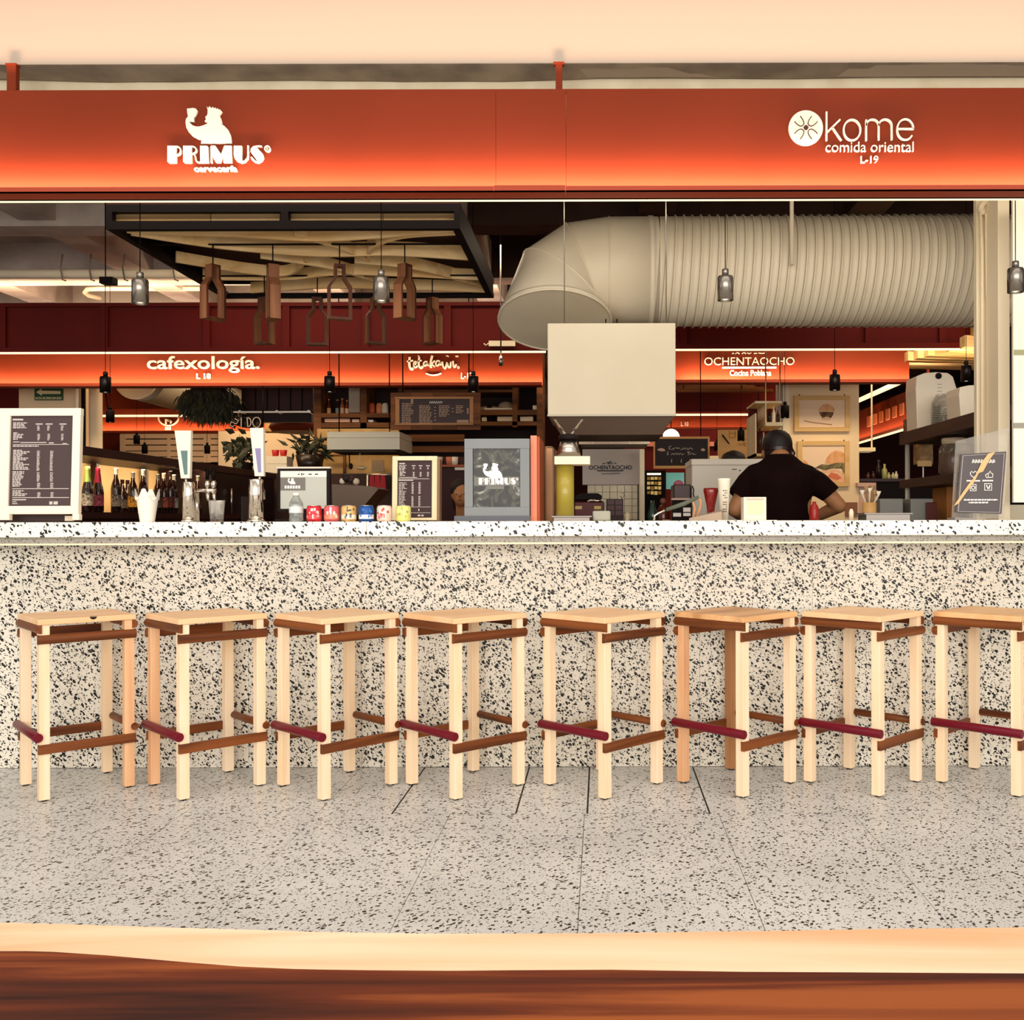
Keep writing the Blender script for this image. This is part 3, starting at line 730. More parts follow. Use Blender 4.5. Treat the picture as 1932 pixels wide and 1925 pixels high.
one('dark_partition', M().pbox(1899, 412, 1960, 985, 6.6, .05), M_BLACK, 'dark brown partition behind the column at the right edge', 'partition')
t = T('wall_banner', 'tall white banner with grey green stripes at the right edge', 'banner')
YB = 5.3
put('sheet', M().pbox(1911, 372, 1960, 948, YB, .02), mat('banner_white', '#fff2dd', .6), t)
put('stripe', M().pbox(1913, 660, 1960, 670, YB-.003, .0029), mat('banner_green', '#a5a37c', .6), t)
put('stripe', M().pbox(1912, 798, 1960, 808, YB-.003, .0029), mat('banner_grey', '#9a9686', .6), t)
one('side_counter', M().box(PX(1905, 5.9), PX(1990, 5.9), 5.9, 6.5, 0, PZ(955, 5.9)), M_CREAM, 'pale cabinet behind the glass sign at the right edge', 'cabinet')

# ================================================================ TIMBER CANOPY
YN, YFAR = 5.05, 6.60
t = T('timber_canopy', 'black steel framed canopy filled with curved blond timber laths', 'canopy')
zb_ = PZ(432, YN, 530); zt_ = PZ(385, YN, 530); xl = PX(200, YN, 430); xr = PX(868, YN, 430)
z1 = PZ(399, YN, 530); z2 = PZ(416, YN, 530)
m = M().box(xl, xr, YN, YN+.04, z1, zt_).box(xl, xr, YN, YN+.04, zb_, z2); xm = PX(537, YN, 408)
m.box(xl, xl+.03, YN, YN+.04, z2, z1).box(xr-.03, xr, YN, YN+.04, z2, z1).box(xm-.018, xm+.018, YN, YN+.04, z2, z1)
m.box(xl, xl+.04, YN+.04, YFAR, zb_, zb_+.035).box(xl, xl+.04, YN+.04, YFAR, zt_-.035, zt_).box(xr-.04, xr, YN+.04, YFAR, zb_, zb_+.035).box(xr-.04, xr, YN+.04, YFAR, zt_-.035, zt_)
m.box(xl, xr, YFAR, YFAR+.04, zb_, zb_+.03).box(xl, xr, YFAR, YFAR+.04, zt_-.03, zt_)
m.box(xr-.012, xr, YN+.04, YFAR, zb_+.035, zt_-.035).box(xl, xl+.012, YN+.04, YFAR, zb_+.035, zt_-.035)
put('steel_frame', m, M_BLACK, t)
put('top_cover', M().box(xl, xr, YN, YFAR+.04, zt_, zt_+.01), mat('dark_brown_board', '#3a1a10', .8), t)
for x in (xl+.2, xr-.2): put('suspension_rod', M().box(x-.01, x+.01, 5.8, 5.82, zt_+.01, 3.62), M_BLACK, t)
# front window boards
for u0, u1 in ((208, 398), (400, 528), (546, 722), (724, 864)):
    aa = P(u0, 414, YN+.06); bb = P(u1, 400, YN+.06)
    put('front_board', M().box(aa.x, bb.x, YN+.05, YN+.062, z2-.012, z1+.012), W_BLOND, t)
# laths woven below: each a bent board standing on edge
def lath(pts, h, zofs=0):
    """pts as (u, v) fractions of the canopy plan; the board stands on edge and undulates"""
    V = []
    for i in range(25):
        s = i/24*(len(pts)-1); k_ = min(int(s), len(pts)-2); f_ = s-k_
        p0 = pts[max(k_-1, 0)]; p1 = pts[k_]; p2 = pts[k_+1]; p3 = pts[min(k_+2, len(pts)-1)]
        q = [.5*((2*p1[c])+(-p0[c]+p2[c])*f_+(2*p0[c]-5*p1[c]+4*p2[c]-p3[c])*f_*f_+(-p0[c]+3*p1[c]-3*p2[c]+p3[c])*f_**3) for c in range(3)]
        V.append(Vector((xl+.045+(xr-xl-.09)*q[0], YN+.1+(YFAR-YN-.14)*q[1], zb_+.012+q[2]*(zt_-zb_-.06)+zofs)))
    m = M(); vs = []; fs = []
    for i, p in enumerate(V):
        d = (V[min(i+1, 24)]-V[max(i-1, 0)]).normalized(); nn = Vector((-d.y, d.x, 0)).normalized()*.009
        vs += [p-nn, p+nn, p+nn+Vector((0, 0, h)), p-nn+Vector((0, 0, h))]
    for i in range(24):
        a_ = i*4; b_ = a_+4
        for k_ in range(4): fs.append((a_+k_, a_+(k_+1) % 4, b_+(k_+1) % 4, b_+k_))
    fs += [(3, 2, 1, 0), (96, 97, 98, 99)]
    m.add(vs, fs)
    return m
LT = [([(0,.02,.1),(.3,.10,.25),(.6,.12,.0),(1,.02,.2)], .060), ([(0,.05,.1),(.22,.24,.1),(.5,.34,0),(.75,.33,.0),(1,.40,.0)], .062),
      ([(.50,.08,.2),(.60,.26,.1),(.66,.42,0)], .05), ([(.66,.42,0),(.70,.26,.1),(.82,.12,.2),(1,.08,.25)], .055),
      ([(0,.44,.1),(.2,.62,.0),(.33,.66,.1),(.44,.46,.3)], .05), ([(0,.72,.0),(.3,.74,.05),(.55,.66,.1),(1,.74,.0)], .052), ([(.1,.98,0),(.4,.90,.05),(.7,.92,0),(1,.98,0)], .055),
      ([(.3,.40,.2),(.5,.56,.1),(.62,.80,0)], .05), ([(.6,.48,.2),(.8,.58,.1),(1,.88,0)], .055)]
for y_ in (5.445, 6.145): put('hanging_rail', M().box(xl+.04, xr-.04, y_, y_+.012, zb_+.028, zb_+.036), M_BLACK, t)
for pts, h in LT: put('lath', lath(pts, h*1.28), W_BLOND, t)
# bottle-shaped timber frames on cords
W_WALD = wood('walnut_dark', '#5a2e18', '#33160b', 'z', 18, .5, .07); W_EDGE = wood('walnut_edge', '#94603f', '#6e4226', 'z', 18, .5, .07)
def bottle_frame(x, yt, yb, Y, ang, label, wide=1.0):
    hgt = (yb-yt)/F*Y; w_ = .062*hgt/.30*wide*1.02; nk = w_*.46; dp = .028; th = .013
    t = T('bottle_ornament', label, 'ornament', 'bottle shaped timber frames under the canopy', fixed=True)
    out = [(-w_, 0), (-w_, hgt*.60), (-nk, hgt*.76), (-nk, hgt), (nk, hgt), (nk, hgt*.76), (w_, hgt*.60), (w_, 0)]
    inn = [(-w_+th, th), (-w_+th, hgt*.59), (-nk+th, hgt*.755), (-nk+th, hgt-th), (nk-th, hgt-th), (nk-th, hgt*.755), (w_-th, hgt*.59), (w_-th, th)]
    vs = [(p[0], -dp, p[1]) for p in out]+[(p[0], -dp, p[1]) for p in inn]+[(p[0], dp, p[1]) for p in out]+[(p[0], dp, p[1]) for p in inn]
    fs = []
    for i in range(8):
        j = (i+1) % 8
        fs += [(i, i+8, j+8, j)[::1], (i+16, j+16, j+24, i+24), (i, j, j+16, i+16), (i+8, i+24, j+24, j+8)]
    m = M().add(vs, fs); m.m = [0, 0, 1, 1]*8; me = m.mesh('frame', [W_WALD, W_EDGE]); bm = bmesh.new(); bm.from_mesh(me); bmesh.ops.recalc_face_normals(bm, faces=bm.faces); bm.to_mesh(me); bm.free()
    put('frame', me, None, t)
    c = P(x, yb, Y); t.location = c; t.rotation_euler = (0, 0, math.radians(ang))
    put('cord', M().cyl((0, 0, hgt), (0, 0, zb_+.030-c.z), .0035, n=6), M_BLACK, t)
BF = [(402,500,604,5.45,58,'second row front, leftmost'), (515,500,604,5.45,-60,''), (641,500,604,5.45,22,''), (764,499,603,5.45,62,''),
      (499,562,650,6.15,-22,''), (599,562,652,6.15,4,''), (709,562,650,6.15,30,''), (816,562,650,6.15,-38,'')]
BL = ['walnut bottle shaped frame, leftmost of the four hanging in front', 'narrow walnut bottle shaped frame, second from left in the front row', 'open walnut bottle shaped frame with wide view, third in the front row',
      'walnut bottle shaped frame right of the second steel lamp', 'dark bottle shaped frame hanging far left in the back row', 'grey edged bottle shaped frame facing straight ahead in the back row',
      'dark bottle shaped frame behind the second steel lamp', 'walnut bottle shaped frame at the right end of the back row']
for (x, yt, yb, Y, an, _), lb in zip(BF, BL): bottle_frame(x, yt, yb, Y, an, lb)

# ================================================================ PENDANT LAMPS
def pendant(big, label, group, steel):
    t = T('pendant_lamp', label, 'lamp', group, fixed=True)
    r = .0375 if big else .024; h = .112 if big else .078
    mt = steel
    m = M().lathe([(r*.94, 0), (r, 0), (r, h-.008), (r*.9, h), (r*.46, h+.004)], n=24, caps=False); m.lathe([(r*.94, 0), (r*.94, h-.008), (.005, h-.01)], n=24, caps=False)
    put('shade', m, mt, t); put('neck', M().lathe([(r*.42, h+.003), (r*.42, h+.030), (r*.36, h+.034), (.003, h+.036)], n=18), mt, t)
    put('bulb', M().ball((0, 0, .022), r*.6, r*.6, r*.55, 12, 8), mat('bulb_off', '#fff6e0', .3, emit=.9), t)
    put('cord', M().cyl((0, 0, h+.034), (0, 0, 1), .0022 if big else .0018, n=6), M_BLACK, t)
    return t, h
def place_pendants(spec, big, group, steel):
    p0 = None
    for x, yb, Y, zt, lb in spec:
        t, h = pendant(big, lb, group, steel)
        c = P(x, yb, Y); t.location = c
        cord = [k for k in t.children if k.name.startswith('cord')][0]
        for v in cord.data.vertices:
            if v.co.z > .9: v.co.z = 3.619-c.z
M_GUN = mat('gunmetal', '#8d857b', .25, .9); M_DKST = mat('dark_steel', '#2e2523', .3, .8)
place_pendants([(264.5,573,4.7,3.34,'brushed steel pendant lamp hanging before the left end of the canopy'), (719.5,569,4.7,3.34,'brushed steel pendant lamp in front of the right part of the canopy'),
    (1368.5,567,4.7,3.34,'brushed steel pendant lamp in front of the ribbed duct'), (1916,552,4.7,3.34,'brushed steel pendant lamp cut by the right edge of the photo')], True, 'steel pendant lamps over the counter', M_GUN)
place_pendants([(199,741,7.1,3.34,'black pendant lamp over the bottles at the left, in front of the sign end'), (622,740,7.1,3.34,'black pendant lamp between the two white names'), (893,740,7.1,3.34,'black pendant lamp touching the number L-17'),
    (1575,737,7.1,3.34,'black pendant lamp in front of the wall with burger pictures'), (1823,720,7.1,3.34,'black pendant lamp beside the white column')], True, 'black pendant lamps over the work area', M_DKST)
place_pendants([(208,797,9.4,3.34,'small black pendant lamp below the one left of the lettering'), (1481,789,9.0,3.34,'small black pendant lamp just above the cook, at the picture wall edge')], True, 'smaller black pendant lamps across the aisle', M_BLACK)
place_pendants([(258,838,12.8,3.34,'tiny black pendant lamp before the slatted boards, upper'), (273,856,13.6,3.34,'tiny black pendant lamp lowest before the slatted boards'), (391,856,13.6,3.34,'tiny black pendant lamp before the right end of the slatted boards'),
    (1398,832,10.6,3.34,'tiny black pendant lamp before the plywood map'), (1353,851,12.5,3.34,'tiny black pendant lamp right of the blackboard')], True, 'tiny pendant lamps far behind', M_BLACK)
one('ceiling_rose', M().pbox(187, 522, 212, 534, 7.12, .08).cyl(P(199, 522, 7.16), Vector((P(199, 522, 7.16).x, 7.16, 3.62)), .004, n=6), M_BLACK, 'dark mounting box on the left black pendant cord', 'ceiling rose')
# ================================================================ THINGS ON THE COUNTER (top at 1.145)
ZC = 1.145
M_PANEL = mat('menu_panel', '#4a3a3a', .6); M_TXT = mat('menu_print', '#c9bfb8', .7); M_TXTW = mat('menu_print_white', '#fff6ea', .7)
def bars(m, spec, Y, d=.002):
    for x0, y0, x1, y1 in spec: m.pbox(x0, y0, x1, y1, Y, d)
    return m
def rows(m, x0, x1, y0, y1, Y, step=3.2, th=1.6, seed=0, ragged=.4):
    r_ = random.Random(seed); y = y0
    while y < y1:
        xe = x1-(x1-x0)*ragged*r_.random(); x = x0
        while x < xe:
            l_ = r_.uniform(2.5, 7); m.pbox(x, y, min(x+l_, xe), y+th, Y, .0015); x += l_+1.2
        y += step
    return m
# large menu board
YM = 4.85
t = T('menu_board', 'large white framed menu board with dark price list at the left end of the counter', 'menu board', rot=(math.radians(-3), 0, 0))
fw = 4.85
M_WF = mat('white_frame', '#fdeed6', .5)
put('frame', M().pbox(-18, 770, 147, 784, YM, .03).pbox(-18, 956, 147, 971, YM, .03).pbox(-18, 784, 13.5, 956, YM, .03).pbox(131.5, 784, 147, 956, YM, .03).pbox(-18, 971, 17, 982.5, YM, .03).pbox(136, 971, 149, 982.5, YM, .03), M_WF, t, bevel=.002)
put('panel', M().pbox(13.4, 783.9, 131.6, 956.1, YM+.012, .006), M_PANEL, t)
put('rear_leg', M().pbox(122, 973, 136, 982.5, YM+.08, .02), M_WF, t); put('rear_board', M().pbox(-18, 971, 122, 982.5, YM+.10, .01), M_PANEL, t)
put('back_cover', M().pbox(-16, 772, 145, 970, YM+.0301, .004), M_WF, t)
m = M(); Yt = YM+.0105
bars(m, [(18,790,38,793)], Yt); rows(m, 19, 47, 797, 809, Yt, 3, 2, 1)
for x in (63, 82, 108): bars(m, [(x-1, 799, x+12, 801)], Yt); rows(m, x+2, x+7, 803, 812, Yt, 2.6, 1.5, x, .2); rows(m, x+3, x+8, 819, 832, Yt, 2.6, 1.5, x+1, .2)
rows(m, 20, 40, 816, 831, Yt, 3, 2, 2, .6)
bars(m, [(20,833.5,32,835),(34,834.5,83,836),(88,835,97,837),(114,836.5,122,838),(20,838.5,126,839.3)], Yt); rows(m, 20, 72, 841, 845, Yt, 4, 2.2, 5, .1)
rows(m, 21, 52, 849, 888, Yt, 3, 2, 6, .6)
for x in (66, 91): rows(m, x, x+6, 851, 888, Yt, 2.6, 1.5, x, .2); rows(m, x+1, x+7, 892, 908, Yt, 2.6, 1.5, x+3, .2); rows(m, x+2, x+8, 912, 921, Yt, 2.6, 1.5, x+5, .2); rows(m, x+3, x+9, 930, 939, Yt, 2.6, 1.5, x+5, .2)
rows(m, 21, 46, 890, 920, Yt, 3, 2, 8, .6); bars(m, [(21,922.5,128,923.5),(22,939.3,129,940.3)], Yt); rows(m, 22, 50, 926, 937, Yt, 3, 2, 9, .5)
bars(m, [(22,943,48,945),(22,947,30,948.5),(22,950.5,32,952),(92,947,98,953),(100,947,108,953)], Yt)
put('lettering', m, M_TXT, t, stuff=True)

# tall paper cup with zigzag rim
t = T('paper_bucket', 'white folded paper holder with jagged rim on the counter before the bottles', 'paper holder')
c = P(278, 983, 4.95); c.z = ZC; hh = PZ(921, 4.95)-ZC; n = 24; rg = []
for k in range(5):
    f_ = k/4; r0 = .034+.023*f_
    rg.append([Vector((c.x+r0*math.cos(2*PI*j/n), c.y+r0*math.sin(2*PI*j/n), ZC+hh*(f_ if k < 4 else (1.0 if j % 6 < 2 else .80 if j % 6 in (2, 5) else .66)))) for j in range(n)])
m = M().ring(rg, caps=False, smooth=False); m.f.append(list(range(n))[::-1]); m.m.append(0); m.sm.append(False)
put('cone', m, mat('paper_white', '#fbf3e4', .6), t)
m = M()
for q in range(3): m.lathe([(.03, .004+q*.003), (.046, hh*.7+q*.004)], (c.x, c.y, ZC), 16, caps=False)
put('inner_cones', m, mat('paper_white', '#fbf3e4', .6), t)

# beer taps
def tap(x0h, x1h, xb, yb0, yb1, xt0, xt1, yt, Y, badge, label, hmat):
    t = T('beer_tap', label, 'beer tap', 'beer taps on the counter')
    cx_ = PX((xt0+xt1)/2, Y); r = (xt1-xt0)/2/F*Y
    put('column', M().lathe([(r, 0), (r, PZ(yt, Y)-ZC-.004), (r*.92, PZ(yt, Y)-ZC)], (cx_, Y, ZC), 24), M_CHROME, t)
    put('base_ring', M().lathe([(r*1.25, 0), (r*1.25, .008), (r*1.02, .012)], (cx_, Y, ZC), 24), M_CHROME, t)
    # wedge shaped handle
    a = P(x0h, yb0, Y); b = P(x1h, yb0, Y); cc = P(xb-8, yb1, Y); d = P(xb+9, yb1, Y)
    m = M().prism([(a.x, a.z), (b.x, b.z), (d.x, d.z), (cc.x, cc.z)], Y-.012, Y+.014)
    hd = put('handle', m, hmat, t, bevel=.002)
    u = lambda fx, fy: P(x0h+(xb-8-x0h)*fy+((x1h-x0h)*(1-fy)+17*fy)*fx, yb0+(yb1-yb0)*fy, Y)
    q = [u(.28, .42), u(.78, .42), u(.74, .92), u(.42, .92)]
    put('badge', M().prism([(v.x, v.z) for v in q], Y-.0145, Y-.0121), badge, hd)
    put('ferrule', M().cyl(P(xb, yb1, Y+.001), Vector((PX(xb, Y), Y+.001, PZ(yt, Y)-.001)), .006, n=10), M_CHROME, t)
    # spout toward the barman
    z = PZ(yt+18, Y); sx_ = PX(xb, Y)
    put('shank', M().cyl((cx_, Y+r*.8, z), (cx_, Y+r+.06, z), .011, n=12), M_CHROME, t)
    put('spout', M().tube([(cx_, Y+r+.045, z), (cx_, Y+r+.075, z-.01), (cx_, Y+r+.08, z-.05)], [.011, .010, .008], 10), M_CHROME, t)
tap(331, 362, 351, 813, 903, 345, 367, 908, 4.95, mat('badge_teal', '#5f7a78', .5), 'chrome beer tap with teal badge on its cream wedge handle', mat('handle_cream', '#fdf0d4', .4))
tap(473, 498, 490, 808, 899, 470, 496, 903, 4.95, mat('badge_violet', '#8d84ad', .5), 'chrome beer tap with violet badge on its cream wedge handle', mat('handle_cream', '#fdf0d4', .4))
# cross faucet and drain between taps
t = T('faucet', 'chrome double faucet with black levers right of the teal tap', 'faucet')
Yf_ = 5.1
put('bar', M().cyl(P(366, 925, Yf_), P(408, 926, Yf_), .010, n=12), M_CHROME, t)
put('post', M().cyl(P(372, 925, Yf_), Vector((PX(372, Yf_), Yf_, ZC)), .011, n=12), M_CHROME, t)
for x in (391, 403):
    put('spout', M().tube([P(x, 926, Yf_), P(x+1, 935, Yf_-.02), P(x+2, 944, Yf_-.03)], [.009, .010, .006], 10), M_CHROME, t)
    put('lever', M().cyl(P(x, 905, Yf_), P(x, 884, Yf_), .009, .010, n=10), M_BLACK, t)
    put('valve', M().ball(P(x, 914, Yf_), .014, .014, .022, 10, 8), M_CHROME, t)
# glass jug with paper
t = T('glass_jug', 'clear glass jug holding crumpled white paper beside the faucet', 'jug')
c = P(409, 984, 4.72); r = 15/F*4.72; hh = PZ(943, 4.72)-ZC
GLASS = mat('clear_glass', '#f4f4ee', .05, trans=.9, alpha=.4)
put('glass', M().lathe([(r*.72, 0), (r*.8, .01), (r, hh), (r*.95, hh), (r*.76, .014), (.003, .012)], (c.x, 4.72, ZC), 20, caps=False), GLASS, t)
m = M()
for k in range(6):
    a_ = k*1.1; m.box(c.x+.014*math.cos(a_)-.012, c.x+.014*math.cos(a_)+.012, 4.72+.014*math.sin(a_)-.002, 4.72+.014*math.sin(a_)+.002, ZC+.035+.002*k, ZC+hh-.002*k)
put('paper', m, mat('paper_white', '#fbf3e4', .6), t)
put('bristles', M().lathe([(r*.55, .014), (r*.62, .035)], (c.x, 4.72, ZC), 14), mat('bristle_grey', '#8c857a', .8, noise=('#3a3630', 90)), t)

# register screen
Y = 5.0
t = T('register_screen', 'point of sale screen with dark bezel and small beer logo, behind the water bottle', 'screen')
put('bezel', M().pbox(523, 883, 622, 965, Y, .035), M_BLACKM, t, bevel=.003)
put('top_edge', M().pbox(521, 881, 623, 884, Y-.001, .036), mat('bezel_grey', '#cfc5b4', .4), t)
M_SCR = mat('screen_grey', '#a9a89c', .35, emit=.22)
put('display', M().pbox(529, 889, 616, 960, Y-.002, .0019), M_SCR, t)
put('tool_bar', M().pbox(529, 889, 616, 900, Y-.0032, .0011), mat('screen_pale', '#d5d3c6', .35, emit=.2), t)
put('logo_field', M().pbox(529, 901.5, 576, 925.5, Y-.0036, .0015), mat('screen_dark', '#6d665e', .35), t)
Dk = Draw(533.5, 901.6, 46, Y-.005, .0013)
m = M(); Dk2 = Draw(529+14-540/30, 902-150/44, 44, Y-.005, .0013)
Dk2 = Draw(531.5, 898.8, 45, Y-.005, .0013)
Dk2.poly(m, king); bars(m, [(537+k*5.1, 916.5, 540.6+k*5.1, 922) for k in range(6)], Y-.005, .0013); put('logo_print', m, M_TXTW, t)
bars_m = bars(M(), [(562,894,565,896),(568,893,570,897),(571,894,574,896),(582,894,588,896),(594,894,600,896)], Y-.0045, .0012); put('icons', bars_m, M_PANEL, t)
put('stand', M().pbox(545, 965, 600, 979, Y+.005, .05), M_BLACKM, t); put('base', M().box(PX(520, Y), PX(625, Y), Y-.02, Y+.14, ZC, PZ(978.6, Y)), M_BLACKM, t)
put('printer', M().pbox(505, 965, 519, 983, Y, .10), M_BLACKM, t) if False else None

# water bottle and cans
t = T('water_bottle', 'clear plastic water bottle with white cap in front of the screen', 'bottle')
Y = 4.72; c = P(559, 984, Y); s = Y/F
rr = 13*s; hh = PZ(929, Y)-ZC
put('body', M().lathe([(rr*.8, 0), (rr, .006), (rr*.96, hh*.2), (rr, hh*.28), (rr*.95, hh*.45), (rr, hh*.55), (rr*.95, hh*.66), (rr*.45, hh*.86), (rr*.42, hh*.9)], (c.x, Y, ZC), 20), mat('water_plastic', '#dfe6e2', .08, trans=.75, alpha=.75), t)
put('cap', M().lathe([(rr*.46, hh*.9), (rr*.46, hh), (.002, hh)], (c.x, Y, ZC), 16), M_TXTW, t)
put('label', M().lathe([(rr*1.01, hh*.30), (rr*1.01, hh*.52)], (c.x, Y, ZC), 20, caps=False), mat('label_pale', '#d8e2e0', .5), t)
def can(x, y0, wpx, Y, cols, label):
    t = T('drink_can', label, 'can', 'row of drink cans on the counter')
    c = PX(x, Y); r = wpx/2/F*Y; h_ = PZ(y0, Y)-ZC
    body, band, art = [mat('can_%s' % q[1:], q, .35, .15) for q in cols]
    put('body', M().lathe([(r*.82, 0), (r, .008), (r, h_-.013), (r*.86, h_-.002)], (c, Y, ZC), 24), body, t)
    put('rim', M().lathe([(r*.86, h_-.0025), (r*.88, h_), (r*.80, h_), (r*.78, h_-.004), (.002, h_-.004)], (c, Y, ZC), 24, caps=False), M_STEEL, t)
    put('band', M().lathe([(r*1.006, .012), (r*1.006, h_*.42)], (c, Y, ZC), 24, caps=False), band, t)
    m = M()
    for k in range(9):
        a0 = -PI/2+R.uniform(-.95, .85); a1 = a0+R.uniform(.12, .35); z0 = R.uniform(.012, h_*.7); z1_ = z0+R.uniform(.006, .022)
        m.add([(c+r*1.012*math.cos(q_), Y+r*1.012*math.sin(q_), ZC+z_) for q_, z_ in ((a0, z0), (a1, z0), (a1, z1_), (a0, z1_))], [(0, 1, 2, 3)])
    put('artwork', m, art, t)
for x, y0, cols, lb in ((592.5,953,('#d8303a','#e8555a','#ffd9cf'),'bright red drink can, first in the row from the left'), (625.5,953,('#e0656a','#ef8f72','#ffe6d0'),'pink and coral drink can, second in the row'),
        (658,953,('#e8b873','#f7ead2','#4a4a4e'),'orange topped cream drink can, third in the row'), (691,953,('#1f4f94','#f3f0e6','#3f7fd0'),'blue and white drink can'),
        (725,953,('#f7dccb','#f4cdbf','#d8453c'),'white can with red print beside the small menu board'), (761,953,('#f0eb8e','#e7df7c','#b9b060'),'pale yellow drink can in front of the small menu board')):
    can(x, y0, 28, 4.72, cols, lb)

# small menu board
Y = 4.95
t = T('menu_board', 'small pale wood framed price board on the counter behind the yellow can', 'menu board', rot=(math.radians(-3), 0, 0))
put('frame', M().pbox(739, 861, 824, 869, Y, .02).pbox(739, 978, 824, 982.5, Y, .02).pbox(739, 869, 749, 978, Y, .02).pbox(814, 869, 824, 978, Y, .02), W_FRAME, t, bevel=.0015)
put('side_stay', M().pbox(824.5, 866, 829, 983, Y+.012, .07), mat('stay_brown', '#8d6c50', .6), t)
put('panel', M().pbox(748.8, 868.8, 814.2, 978.2, Y+.010, .006), mat('menu_panel_dark', '#3a2424', .6), t)
m = M(); Yt = Y+.0085
bars(m, [(752,874,763,876)], Yt, .0014); rows(m, 752, 767, 878, 886, Yt, 2.6, 1.5, 3)
for x in (776, 789, 803): bars(m, [(x, 878.5, x+7, 880)], Yt, .0014); rows(m, x+2, x+5, 882, 885, Yt, 2.4, 1.3, x, .1); rows(m, x+2, x+5.5, 891, 899, Yt, 2.4, 1.3, x, .1)
rows(m, 753, 765, 889, 899, Yt, 2.6, 1.5, 4, .6); bars(m, [(752,901,786,902),(751,903.6,809,904.4),(751,906,779,907.6),(747+4,957,812,957.6),(751,968,812,968.6)], Yt, .0014)
rows(m, 752, 768, 911, 952, Yt, 2.7, 1.3, 8, .6)
for x in (776, 789): rows(m, x, x+4, 911, 933, Yt, 2.5, 1.3, x, .1); rows(m, x, x+4, 937, 955, Yt, 2.5, 1.3, x+2, .1)
bars(m, [(789,961,791,965),(788,972,793,975),(795,972,799,975)], Yt, .0014)
put('lettering', m, M_TXT, t, stuff=True)

# grey framed beer poster
Y = 4.9
t = T('framed_poster', 'large grey frame with dark collage and white PRIMUS beer logo', 'poster')
M_GF = mat('grey_frame', '#86898a', .55, noise=('#7d8081', 2))
put('top_rail', M().pbox(876, 828, 999, 846.5, Y, .03), M_GF, t, bevel=.002); put('bottom_rail', M().pbox(876, 957, 999, 974, Y, .03), M_GF, t, bevel=.002)
put('stile', M().pbox(876, 846.5, 892, 957, Y, .03), M_GF, t, bevel=.002); put('stile', M().pbox(981, 846.5, 999, 957, Y, .03), M_GF, t, bevel=.002)
put('plinth', M().pbox(857, 973.6, 1000, 983, Y-.004, .06), mat('slate_grey', '#5f6167', .6), t)
art = bpy.data.materials.new('collage_print'); art.use_nodes = True; nt = art.node_tree; bs = nt.nodes['Principled BSDF']; bs.inputs['Roughness'].default_value = .4
tc = nt.nodes.new('ShaderNodeTexCoord'); wv = nt.nodes.new('ShaderNodeTexNoise'); wv.inputs['Scale'].default_value = 9; wv.inputs['Distortion'].default_value = 3.2; wv.inputs['Detail'].default_value = 4
cr = nt.nodes.new('ShaderNodeValToRGB'); nt.links.new(tc.outputs['Object'], wv.inputs['Vector']); nt.links.new(wv.outputs[0], cr.inputs[0]); nt.links.new(cr.outputs[0], bs.inputs['Base Color'])
for p_, q_ in ((.40,'#0d0908'),(.50,'#1f1a15'),(.56,'#4a4a35'),(.60,'#23201a'),(.66,'#8f8d86')):
    e_ = cr.color_ramp.elements.new(p_); e_.color = L(q_)
cr.color_ramp.elements[0].color = L('#0a0606'); cr.color_ramp.elements[-1].color = L('#d8d4cc')
put('print', M().pbox(891.8, 846.4, 981.2, 957.2, Y+.014, .004), art, t)
D6 = Draw(881, 864.3, 17.3, Y+.011, .0025); m = D6.poly(M(), king); put('logo_figure', m, M_TXTW, t)
put('logo_plate', M().pbox(894, 900, 979, 916.5, Y+.0125, .0015).pbox(918, 917, 951, 923, Y+.0125, .0015), mat('logo_grey', '#77756e', .5), t)
primus(Draw(903-265/19.2, 902-705/19.2, 19.2, Y+.0105, .002), t, M_TXTW)

# orange partition with steel side
t = T('partition_panel', 'coral orange end panel standing right of the grey framed poster', 'panel')
a = P(1001, 822, 4.95); b = P(1013, 983, 4.95)
put('front_edge', M().box(a.x, b.x, 4.95, 4.97, ZC, a.z), mat('coral_paint', '#ee8d6c', .5), t)
put('side_board', M().box(b.x-.012, b.x+.012, 4.9701, 5.34, ZC, a.z-.004), mat('orange_board', '#b5562c', .5), t)
one('steel_cabinet', M().box(PX(1027, 5.6), PX(1046, 5.6), 5.6, 6.1, 0, PZ(842, 5.6)), mat('warm_steel', '#8a6346', .3, .6), 'warm reflecting steel cabinet side right of the orange end panel', 'cabinet', bevel=.012)

# ---- kitchen things standing on the counter, right half
t = T('oil_canister', 'tall olive yellow cylinder under a white board and steel funnel', 'canister')
Y = 5.05; c = PX(1066, Y); r = 17/F*Y
put('tube', M().lathe([(r, 0), (r, PZ(876, Y)-ZC)], (c, Y, ZC), 28), mat('olive_plastic', '#a8963a', .3, coat=.3), t)
one('white_board', M().pbox(1046, 861, 1113, 876, 4.96, .16), M_CREAM, 'white thick board lying on the olive cylinder', 'board')
t = T('steel_funnel', 'banded steel cone upside down on the white board below the hood', 'funnel')
zz = PZ(861, 4.96); c = PX(1073, 5.04); R0 = 24/F*5.04
put('cone', M().lathe([(R0, 0), (R0*.62, PZ(830, 5.04)-zz)], (c, 5.04, zz), 28), M_STEEL, t)
put('band', M().lathe([(R0*.90, .020), (R0*.905, .025), (R0*.87, .030)], (c, 5.04, zz+.004), 28, caps=False), M_STEEL, t)
put('flange', M().lathe([(R0*.80, 0), (R0*.80, .02), (R0*.45, .028)], (c, 5.04, PZ(830, 5.04)), 24), M_BLACKM, t)
for dx in (-.045, .035): put('stay', M().cyl((c+dx*.3, 5.04, PZ(822, 5.04)), (c+dx*1.8, 5.30, PZ(790, 5.2)), .007, n=8), M_STEEL, t)
M_TRAY = mat('tray_steel', '#77706a', .3, .7)
